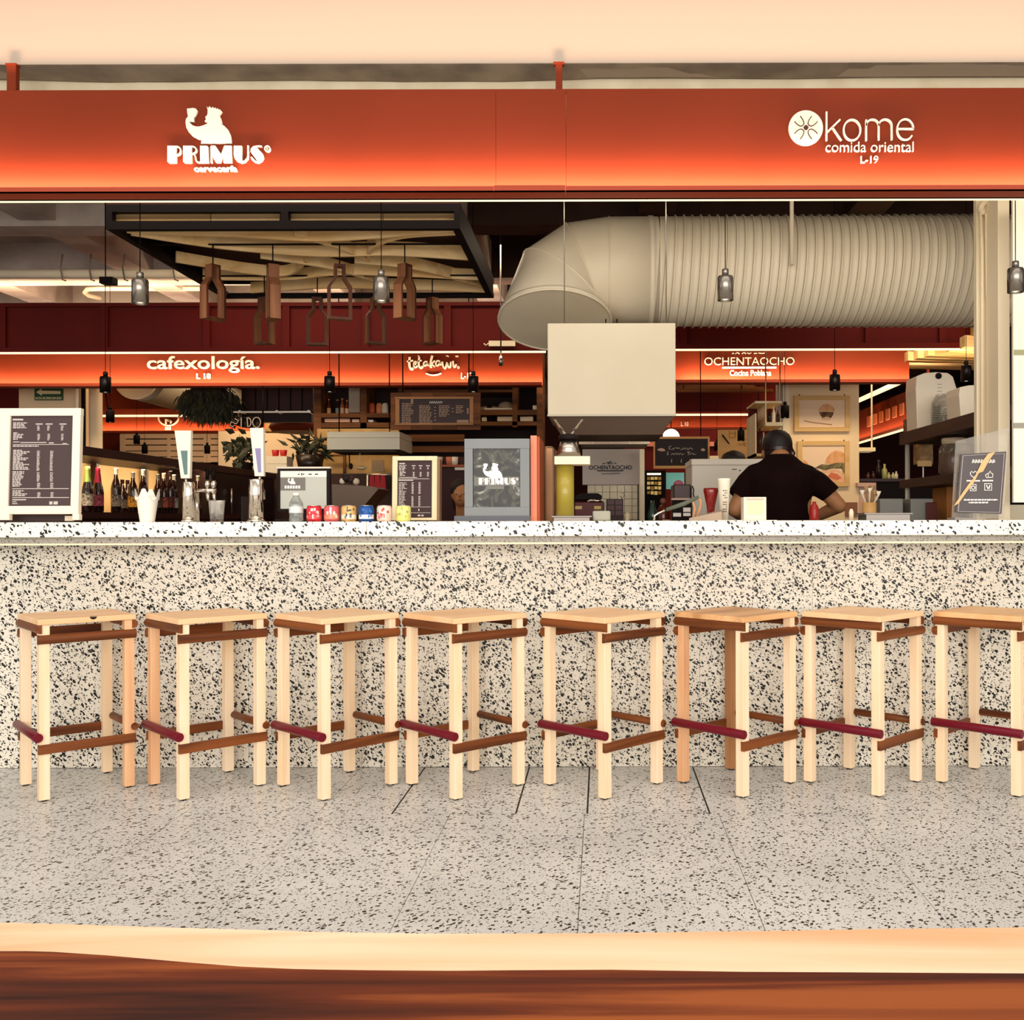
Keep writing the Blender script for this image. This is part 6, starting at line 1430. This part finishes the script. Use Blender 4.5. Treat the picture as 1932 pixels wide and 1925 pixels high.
for k, (x, yt_, c_) in enumerate(((1658, 868, '#1a100c'), (1669, 876, '#a8a468'), (1677, 892, '#b8b080'), (1685, 892, '#b8b080'), (1691, 890, '#d8ccb0'), (1648, 890, '#3a2018'), (1638, 892, '#4a2a20'))):
    zb0 = PZ(905, Ybc)+.0006; h = PZ(yt_, Ybc)-zb0; r = .03 if k < 2 else .02
    one('counter_bottle', M().lathe([(r, 0), (r, h*.6), (r*.4, h*.78), (r*.4, h)], (PX(x, Ybc+.15), Ybc+.15, zb0), 10), mat('c_'+c_[1:], c_, .25), ['tall black bottle on the shaded counter', 'bottle with olive label on the shaded counter', 'first small pale bottle on the shaded counter', 'second small pale bottle on the shaded counter', 'cream bottle nearest the rack post on the shaded counter', 'brown bottle on the left part of the shaded counter', 'reddish bottle at the left end of the shaded counter'][k], 'bottle', 'bottles on the shaded counter')
for x0, x1, lb in ((1660, 1704, 'grey metal box left of the rack post'), (1718, 1761, 'grey metal box right of the rack post')):
    on_w('metal_box', x0, 941, x1, 6.8, .3, '#8b8a84', lb, 'box', .5, .2)
on_w('timer', 1748, 948, 1768, 6.77, .02, '#5a2018', 'small maroon stand before the right grey box', 'stand')
on_w('bamboo_box', 1786, 918, 1808, 6.9, .3, '#b5702c', 'orange bamboo box behind the glass sign', 'box')
# rack with two shelves
XR = PX(1843, 5.9); t = T('kitchen_rack', 'dark timber rack with two shelves and a steel post at right', 'rack')
W_RK = wood('rack_wood', '#4a2c20', '#2f1810', 'y', 10, .5, .08)
zu0, zu1 = PZ(804, 5.9, 1843), PZ(776, 5.9, 1843)
yf = (XR)*F/(1697-CX)
put('upper_shelf', M().box(XR, XR+.55, 5.55, yf, zu0, zu1), W_RK, t, bevel=.003)
zl = PZ(893, XR*F/(1800-CX), 1800)
put('lower_shelf', M().box(XR, XR+.55, 5.55, yf, zl-.06, zl), W_RK, t, bevel=.003)
put('post', M().cyl((XR+.03, yf-.1, 0), (XR+.03, yf-.1, zu0), .017, n=14), mat('pale_steel', '#cfc6b8', .35, .4), t); put('post', M().cyl((XR+.5, yf-.1, 0), (XR+.5, yf-.1, zu0), .017, n=14), M_CHROME, t)
put('post', M().cyl((XR+.5, 5.6, 0), (XR+.5, 5.6, zu0), .017, n=14), M_CHROME, t); put('post', M().cyl((XR+.03, 5.6, 0), (XR+.03, 5.6, zu0), .017, n=14), M_CHROME, t)
def ongrid(px_, dx): X = XR+dx; return X, X*F/(px_-CX)
def dispenser(px0, ptop, dx, w_, label, badge):
    X, Y = ongrid(px0, dx); z1 = zu1+PZ(ptop, Y, px0)-PZ(808 if badge else 783, Y, px0)
    t = T('paper_dispenser', label, 'dispenser'); h = z1-zu1
    out = [(X, zu1+.0006), (X+w_, zu1+.0006), (X+w_*1.02, zu1+h*.72), (X+w_*.93, zu1+h*.92), (X+w_*.80, zu1+h*.985), (X+w_*.5, zu1+h), (X+w_*.2, zu1+h*.985), (X-.004, zu1+h*.93), (X-.01, zu1+h*.7)]
    put('shell', M().prism(out, Y, Y+.24), mat('dispenser_white', '#efdfc6', .4), t, bevel=.015)
    put('emblem', M().cyl((X+w_*.55, Y-.0005, zu1+h*(.93 if badge else .15)), (X+w_*.55, Y-.006, zu1+h*(.93 if badge else .15)), .022, n=18), M_BLACK, t)
    m = M()
    for k in range(3): m.box(X+w_*.52, X+w_*.64, Y-.003, Y-.0005, zu1+h*(.78-.06*k), zu1+h*(.785-.06*k))
    put('print', m, M_PANEL, t); return X, Y, h
X, Y, h = dispenser(1731, 701, .01, .27, 'white rounded paper dispenser with black emblem on the rack top', True)
t = T('cup_jar', 'clear domed jar filled with stacked white lids before the dispenser', 'jar')
cx_ = X+.16; cy_ = Y-.10; put('dome', M().lathe([(.088, 0), (.092, .02), (.09, .17), (.06, .225), (.02, .235)], (cx_, cy_, zu1+.0006), 24, caps=False), GLASS, t)
m = M()
for k in range(12): m.lathe([(.035, .006+.015*k), (.040, .016+.015*k)], (cx_+.005, cy_, zu1), 14)
put('lids', m, mat('lids_white', '#f4ead6', .5), t)
m = M()
for k in range(10): m.lathe([(.028, .006+.015*k), (.030, .016+.015*k)], (cx_-.05, cy_+.02, zu1), 10)
put('clear_lids', m, mat('lids_grey', '#a89c88', .4), t)
X2, Y2 = ongrid(1813, .03)
dispenser(1813, 722, .03, .25, 'second white dispenser partly hidden by the column', False)
for k, (px_, c_) in enumerate(((1789, '#c9b79a'), (1797, '#b5a488'))):
    Xj, Yj = ongrid(px_, .12); one('glass_bowl', M().lathe([(.03, 0), (.05, .03), (.05, .05), (.03, .07)], (Xj, Yj, zu1+.0006), 16), GLASS, ['clear bowl between the two dispensers, left one', 'clear bowl between the two dispensers, right one'][k], 'bowl')
Xb, Yb_ = ongrid(1724, .09); one('wire_basket', M().box(Xb-.06, Xb+.06, Yb_-.05, Yb_+.05, zu1+.0006, zu1+.10), mat('wicker_tan', '#a07450', .7, noise=('#6a4228', 30)), 'tan basket at the far end of the upper rack shelf', 'basket')
Xj, Yj = ongrid(1800, .10); zj = zl+.0006
t = T('glass_jar', 'wide glass jar with deep red content on the lower rack shelf', 'jar')
put('content', M().lathe([(.078, .004), (.085, .02), (.085, .13), (.05, .15)], (Xj, Yj, zj), 22), mat('beet_red', '#4a1414', .3), t)
put('glass', M().lathe([(.085, 0), (.095, .015), (.095, .17), (.07, .21), (.07, .235)], (Xj, Yj, zj), 22, caps=False), mat('jar_glass', '#e0cdb0', .05, trans=.8, alpha=.45), t)
put('collar', M().lathe([(.073, .20), (.078, .21), (.078, .235), (.073, .24)], (Xj, Yj, zj), 22, caps=False), mat('jar_collar', '#b8a58a', .3), t)
Xk, Yk = ongrid(1742, .08)
t = T('card_holder', 'yellow translucent card box on a thin white stand on the lower rack shelf', 'card holder')
put('box', M().box(Xk-.06, Xk+.06, Yk-.03, Yk+.03, zj+.10, zj+.24), mat('amber_box', '#a87c3c', .3, alpha=.9, noise=('#6a4420', 20)), t); put('label', M().box(Xk-.05, Xk+.05, Yk-.034, Yk-.0301, zj+.085, zj+.125), mat('card_tan', '#d0a870', .6), t)
put('stand', M().cyl((Xk, Yk, zj), (Xk, Yk, zj+.10), .005, n=8).box(Xk-.03, Xk+.03, Yk-.03, Yk+.03, zj, zj+.004), M_TXTW, t)
Xl, Yl = ongrid(1770, .25); one('price_lamp', M().box(Xl-.06, Xl+.10, 9.6, 9.65, PZ(821, 9.6), PZ(809, 9.6)), mat('lamp_amber', '#ffc860', .5, emit=1.0), 'amber lit sign seen between the rack shelves', 'sign') if False else None
one('white_box', M().box(PX(1832, 5.75), PX(1848, 5.75), 5.75, 5.95, zl+.0006, PZ(818, 5.75)), M_CREAM, 'white box leaning by the column on the lower rack shelf', 'box') if False else None
# ================================================================ PEOPLE
def blob(name, parts, voxel, mt, parent, smooth=6):
    """one continuous skin over tapered limbs and ellipsoids: parts = ('c', p0, p1, r0, r1[, flat]) or ('e', c, (rx,ry,rz)) or ('m', M)"""
    m = M()
    for p in parts:
        if p[0] == 'c':
            a, b = Vector(p[1]), Vector(p[2]); n = 6; m.tube([a.lerp(b, i/n) for i in range(n+1)], [p[3]+(p[4]-p[3])*i/n for i in range(n+1)], 14)
            m.ball(a, p[3], n=14, m=9); m.ball(b, p[4], n=14, m=9)
        elif p[0] == 'e': m.ball(p[1], *p[2], n=18, m=12)
        else: m.add(p[1].v, p[1].f)
    me = m.mesh(name, [mt]); o = bpy.data.objects.new(name, me); COL.objects.link(o)
    r_ = o.modifiers.new('r', 'REMESH'); r_.mode = 'VOXEL'; r_.voxel_size = voxel
    s_ = o.modifiers.new('s', 'SMOOTH'); s_.factor = .5; s_.iterations = smooth
    dg = bpy.context.evaluated_depsgraph_get(); dg.update()
    me2 = bpy.data.meshes.new_from_object(o.evaluated_get(dg)); bpy.data.objects.remove(o)
    me2.name = name; me2.polygons.foreach_set('use_smooth', [True]*len(me2.polygons))
    if not me2.materials: me2.materials.append(mt)
    return put(name, me2, mt, parent)
def hand(parts, wrist, dirv, palmn, side, s=1.0):
    """palm, four curled fingers of unequal length and a thumb leaving the side of the palm"""
    d = Vector(dirv).normalized(); nrm = Vector(palmn).normalized(); lat = d.cross(nrm).normalized()*side; w0 = Vector(wrist)
    parts.append(('c', w0, w0+d*.035*s, .026*s, .030*s)); base = w0+d*.075*s
    for k in (-1, 0, 1): parts.append(('c', w0+d*.03*s+lat*k*.016*s, base+lat*k*.022*s, .016*s, .0135*s))
    for k, ln in enumerate((.070, .080, .075, .058)):
        p0 = base+lat*(.031-.0205*k)*s; p1 = p0+(d*.85+nrm*.35).normalized()*ln*.45*s; p2 = p1+(d*.45+nrm*.9).normalized()*ln*.32*s; p3 = p2+(d*.05+nrm).normalized()*ln*.25*s
        parts += [('c', p0, p1, .0092*s, .0086*s), ('c', p1, p2, .0086*s, .008*s), ('c', p2, p3, .008*s, .007*s)]
    t0 = w0+d*.025*s+lat*.026*s; t1 = t0+(lat*.8+d*.6).normalized()*.035*s; t2 = t1+(d*.8+nrm*.5+lat*.1).normalized()*.03*s
    parts += [('c', t0, t1, .0125*s, .0105*s), ('c', t1, t2, .0105*s, .0085*s)]
def loft(rings, n=24):
    m = M(); m.ring([[Vector((cx+rx*math.cos(2*PI*k/n), cy+ry*math.sin(2*PI*k/n), z)) for k in range(n)] for cx, cy, z, rx, ry in rings]); return m
M_SKIN = mat('skin_tan', '#a06f4a', .55, noise=('#96643f', 8)); M_SHIRT = mat('black_shirt', '#150605', .9, noise=('#110404', 6), spec=.08)
M_HAIR = mat('dark_hair', '#170c08', .7, bump=.4, bscale=90); M_TROUS = mat('dark_trousers', '#15100f', .8); M_CAP = mat('black_cap', '#120706', .55, bump=.2, bscale=300, spec=.3)
M_SHOE = mat('black_shoe', '#0c0a0a', .4)
# ---- cook, seen from behind, facing away and working at the counter in front of him
YMAN = 6.02; u_ = F/YMAN
def mz(y): return PZ(y, YMAN, 1475)
def mx(x): return PX(x, YMAN)
man = T('person', 'person seen from behind in black T-shirt and black cap, bending over work behind the counter', 'person')
X0 = mx(1473)
zsh = mz(884)
hx, hz = mx(1472), mz(843)
parts = [('e', (hx, YMAN+.10, hz), (.080, .098, .108)), ('e', (hx, YMAN+.155, hz-.055), (.058, .065, .060)), # skull and jaw
    ('e', (hx, YMAN+.212, hz-.005), (.014, .022, .022)), ('e', (hx-.083, YMAN+.10, hz-.03), (.013, .022, .033)), ('e', (hx+.083, YMAN+.10, hz-.03), (.013, .022, .033)),
    ('c', (X0, YMAN+.015, mz(866)), (hx, YMAN+.075, hz-.045), .064, .060),
    ('m', loft([(X0, YMAN, .92, .165, .115), (X0, YMAN, 1.02, .165, .115), (X0, YMAN, 1.12, .165, .12), (X0, YMAN, 1.28, .185, .125), (X0, YMAN-.005, 1.38, .20, .13), (X0, YMAN, 1.44, .17, .11), (X0, YMAN+.01, mz(862), .07, .06)]))]
shl = (mx(1420), YMAN, mz(898)); shr = (mx(1532), YMAN, mz(900))
ell = (mx(1385), YMAN-.02, mz(962)); elr = (mx(1582), YMAN-.01, mz(955))
wl = (mx(1428), YMAN+.22, 1.125); wr = (mx(1528), YMAN+.24, 1.125)
parts += [('c', shl, ell, .058, .045), ('c', ell, wl, .044, .028), ('c', shr, elr, .058, .045), ('c', elr, wr, .044, .028)]
hand(parts, wl, (.35, .9, -.15), (0, 0, -1), -1); hand(parts, wr, (-.35, .9, -.15), (0, 0, -1), 1)
for s_ in (-1, 1):
    hipx = X0+s_*.095; parts += [('c', (hipx, YMAN, .93), (hipx+s_*.02, YMAN+.03, .50), .088, .058), ('c', (hipx+s_*.02, YMAN+.03, .50), (hipx+s_*.03, YMAN-.01, .09), .055, .036), ('c', (hipx+s_*.03, YMAN-.02, .05), (hipx+s_*.05, YMAN+.14, .035), .034, .03)]
body = blob('body', parts, .0085, M_SKIN, man, 4)
# T-shirt with short sleeves following the photographed outline
sleeveL = (mx(1392), YMAN-.012, mz(934)); sleeveR = (mx(1564), YMAN-.008, mz(930))
sp = [('m', loft([(X0, YMAN, .86, .185, .14), (X0, YMAN, .98, .182, .138), (mx(1467), YMAN, mz(978), .188, .14), (mx(1467), YMAN, mz(950), .192, .142), (mx(1470), YMAN-.005, mz(925), .205, .148), (mx(1473), YMAN-.01, mz(905), .222, .150), (mx(1475), YMAN-.005, mz(890), .215, .138), (mx(1472), YMAN, mz(878), .150, .105), (X0, YMAN+.005, mz(866), .105, .085), (X0, YMAN+.012, mz(857), .073, .068)])),
      ('c', (mx(1450), YMAN, mz(886)), (mx(1424), YMAN, mz(896)), .060, .066), ('c', (mx(1424), YMAN, mz(896)), (mx(1411), YMAN, mz(912)), .066, .072), ('c', (mx(1411), YMAN, mz(912)), sleeveL, .072, .064),
      ('c', (mx(1500), YMAN, mz(888)), (mx(1523), YMAN, mz(899)), .060, .068), ('c', (mx(1523), YMAN, mz(899)), (mx(1543), YMAN, mz(914)), .068, .074), ('c', (mx(1543), YMAN, mz(914)), sleeveR, .074, .064)]
shirt = blob('t_shirt', sp, .010, M_SHIRT, man, 3)
# cut the sleeve ends and neck open: remove the domed ends beyond the hem planes
bm = bmesh.new(); bm.from_mesh(shirt.data)
def slice_off(co, no):
    """cut only the region beyond the plane that lies within the sleeve"""
    bmesh.ops.bisect_plane(bm, geom=[g for g in list(bm.verts)+list(bm.edges)+list(bm.faces) if all((v.co-Vector(co)).length < .17 for v in ([g] if isinstance(g, bmesh.types.BMVert) else g.verts))], plane_co=co, plane_no=no)
    kill = [v for v in bm.verts if (v.co-Vector(co)).length < .13 and (v.co-Vector(co)).dot(Vector(no)) > .0005]
    bmesh.ops.delete(bm, geom=kill, context='VERTS')
dl = (Vector(sleeveL)-Vector((mx(1412), YMAN, mz(905)))).normalized(); dr = (Vector(sleeveR)-Vector((mx(1543), YMAN, mz(905)))).normalized()
slice_off(Vector(sleeveL)+dl*.012, dl); slice_off(Vector(sleeveR)+dr*.012, dr)
bm.to_mesh(shirt.data); bm.free()
sm = shirt.modifiers.new('cloth', 'SOLIDIFY'); sm.thickness = .004; sm.offset = -1
tr = blob('trousers', [('m', loft([(X0, YMAN, .60, .17, .12), (X0, YMAN, .75, .185, .135), (X0, YMAN, .98, .172, .128)]))]+[('c', (X0+s_*.095, YMAN, .88), (X0+s_*.115, YMAN+.03, .50), .100, .074) for s_ in (-1, 1)]+[('c', (X0+s_*.115, YMAN+.03, .50), (X0+s_*.125, YMAN-.01, .10), .073, .058) for s_ in (-1, 1)], .012, M_TROUS, man, 3)
for s_ in (-1, 1): put('shoe', M().ball((X0+s_*.14, YMAN+.06, .045), .052, .14, .045, 16, 10), M_SHOE, man)
put('hair', M().ball((hx, YMAN+.085, hz-.030), .084, .092, .060, 20, 12), M_HAIR, man)
# cap: crown, band with adjuster arch at the back, brim pointing away and down
m = M(); prof = [(.0905, -.022), (.0925, 0), (.092, .02), (.086, .048), (.072, .074), (.048, .092), (.02, .101), (.003, .103)]
m.ring([[Vector((hx+r_*math.cos(2*PI*k/28)*.98, YMAN+.095+r_*math.sin(2*PI*k/28)*1.14, hz+.008+z_)) for k in range(28)] for r_, z_ in prof])
cp = put('cap', m, M_CAP, man); 
m = M(); m.ring([[Vector((hx+.0935*math.cos(2*PI*k/28)*.985, YMAN+.095+.0935*math.sin(2*PI*k/28)*1.14, hz+.008+z_)) for k in range(28)] for z_ in (-.024, -.006)], caps=False); put('band', m, mat('cap_band', '#241412', .3), cp)
m = M(); vs = []; n_ = 12
for i in range(n_+1):
    a_ = math.radians(25+130*i/n_); ca, sa = math.cos(a_), math.sin(a_)
    for r_, dz in ((.088, -.012), (.155, -.040)): vs.append((hx+r_*ca*(.98 if r_ < .1 else .60), YMAN+.095+(.10 if r_ < .1 else .175)*sa, hz+dz)); vs.append((hx+r_*ca*(.98 if r_ < .1 else .60), YMAN+.095+(.10 if r_ < .1 else .175)*sa, hz+dz-.004))
fs = []
for i in range(n_):
    q = i*4; r_ = q+4; fs += [(q, q+2, r_+2, r_), (q+1, r_+1, r_+3, q+3), (q+2, q+3, r_+3, r_+2), (q, r_, r_+1, q+1)]
m.add(vs, fs); put('brim', m, M_CAP, cp)
# mask strap at the right ear
put('ear_loop', M().tube([(hx+.086, YMAN+.08, hz-.005), (hx+.10, YMAN+.07, hz-.035), (hx+.088, YMAN+.09, hz-.062)], .006, 6), M_BLACKM, man)
one('work_table', M().box(PX(1380, 6.3), PX(1580, 6.3), YMAN+.20, YMAN+.62, 1.055, 1.085).box(PX(1385, 6.3), PX(1575, 6.3), YMAN+.24, YMAN+.60, 0, 1.055), mat('worktop_steel', '#5a4638', .4, .5), 'steel prep table in front of the cook', 'table')
# ---- second person: only the dark cap shows above the pale machine
def stander(label, px, ytop, Y, shirtm, capm, lean=0, bodyx=0, seated=False, yaw=0):
    t = T('person', label, 'person'); x = PX(px, Y); zt = PZ(ytop, Y)
    z = zt-.12
    ps = [('e', (x, Y, z), (.078, .096, .112)), ('e', (x, Y-.05, z-.05), (.055, .055, .058)), ('e', (x, Y-.105, z-.01), (.013, .02, .02)), ('e', (x-.08, Y, z-.01), (.012, .02, .03)), ('e', (x+.08, Y, z-.01), (.012, .02, .03)),
          ('c', (x+bodyx*.4, Y+.03, z-.24), (x, Y+.01, z-.08), .060, .055)]
    bx = x+bodyx; zs = z-.28; by = Y+.05
    hz_ = .92
    ps += [('m', loft([(bx, by, hz_-.02, .16, .11), (bx, by, hz_+.12, .145, .105), (bx, by, zs-.12, .175, .12), (bx*.5+(x+bodyx*.5)*.5, by, zs, .18, .10), (x+bodyx*.4, by-.01, zs+.06, .07, .06)]))]
    e1 = (bx-.24, by-.05, zs-.27); e2 = (bx+.24, by-.05, zs-.27); w1 = (bx-.12, by-.28, zs-.30); w2 = (bx+.12, by-.28, zs-.30)
    ps += [('c', (bx-.17, by, zs-.02), e1, .05, .040), ('c', e1, w1, .039, .026), ('c', (bx+.17, by, zs-.02), e2, .05, .040), ('c', e2, w2, .039, .026)]
    hand(ps, w1, (.3, -.9, -.1), (0, 0, -1), 1); hand(ps, w2, (-.3, -.9, -.1), (0, 0, -1), -1)
    for s_ in (-1, 1): ps += [('c', (bx+s_*.09, by, .90), (bx+s_*.11, by-.02, .48), .085, .056), ('c', (bx+s_*.11, by-.02, .48), (bx+s_*.11, by, .09), .053, .036), ('c', (bx+s_*.11, by+.02, .05), (bx+s_*.12, by-.14, .035), .034, .03)]
    blob('body', ps, .010, M_SKIN, t, 3)
    blob('shirt', [('m', loft([(bx, by, hz_-.04, .18, .13), (bx, by, hz_+.12, .165, .125), (bx, by, zs-.12, .195, .14), (bx, by, zs+.005, .19, .115), (x+bodyx*.4, by-.01, zs+.05, .08, .075)])),
        ('c', (bx-.17, by, zs-.025), (bx-.215, by-.03, zs-.16), .066, .058), ('c', (bx+.17, by, zs-.025), (bx+.215, by-.03, zs-.16), .066, .058)], .012, shirtm, t, 3)
    blob('trousers', [('m', loft([(bx, by, .66, .165, .115), (bx, by, hz_+.02, .168, .12)]))]+[('c', (bx+s_*.09, by, .86), (bx+s_*.11, by-.02, .48), .096, .070) for s_ in (-1, 1)]+[('c', (bx+s_*.11, by-.02, .48), (bx+s_*.11, by, .10), .07, .055) for s_ in (-1, 1)], .015, M_TROUS, t, 3)
    for s_ in (-1, 1): put('shoe', M().ball((bx+s_*.11, by-.06, .045), .05, .13, .045, 14, 8), M_SHOE, t); put('eye', M().ball((x+s_*.032, Y-.088, z+.008), .012, .008, .008, 10, 6), mat('eye_white', '#e8ddd0', .2), t); put('iris', M().ball((x+s_*.032, Y-.094, z+.008), .006, .004, .006, 8, 6), M_BLACKM, t)
    put('mouth', M().ball((x, Y-.100, z-.052), .022, .008, .006, 12, 6), mat('lips', '#7c3c30', .5), t)
    return t, x, z
t, x, z = stander('person behind the pale machine of whom only the dark rounded cap shows', 1384, 853, 7.9, mat('maroon_shirt', '#3a1512', .85), M_CAP)
put('hair', M().ball((x, 7.905, z+.03), .086, .105, .10, 20, 12), M_HAIR, t); m = M().ring([[Vector((x+r_*math.cos(2*PI*k/24), 7.9+1.1*r_*math.sin(2*PI*k/24), z+.045+z_)) for k in range(24)] for r_, z_ in ((.096, -.02), (.097, .02), (.085, .05), (.05, .072), (.004, .08))]); put('cap', m, M_CAP, t)
# ---- third person, in red, half hidden behind the grey poster
t, x, z = stander('person in red shirt with dark hair, half hidden behind the grey framed poster', 871, 906, 8.7, mat('red_shirt', '#8a1418', .85), None, bodyx=.02)
put('hair', M().ball((x-.012, 8.735, z+.045), .094, .112, .098, 20, 12).ball((x-.02, 8.79, z-.05), .08, .06, .12, 16, 10), M_HAIR, t)
finish()
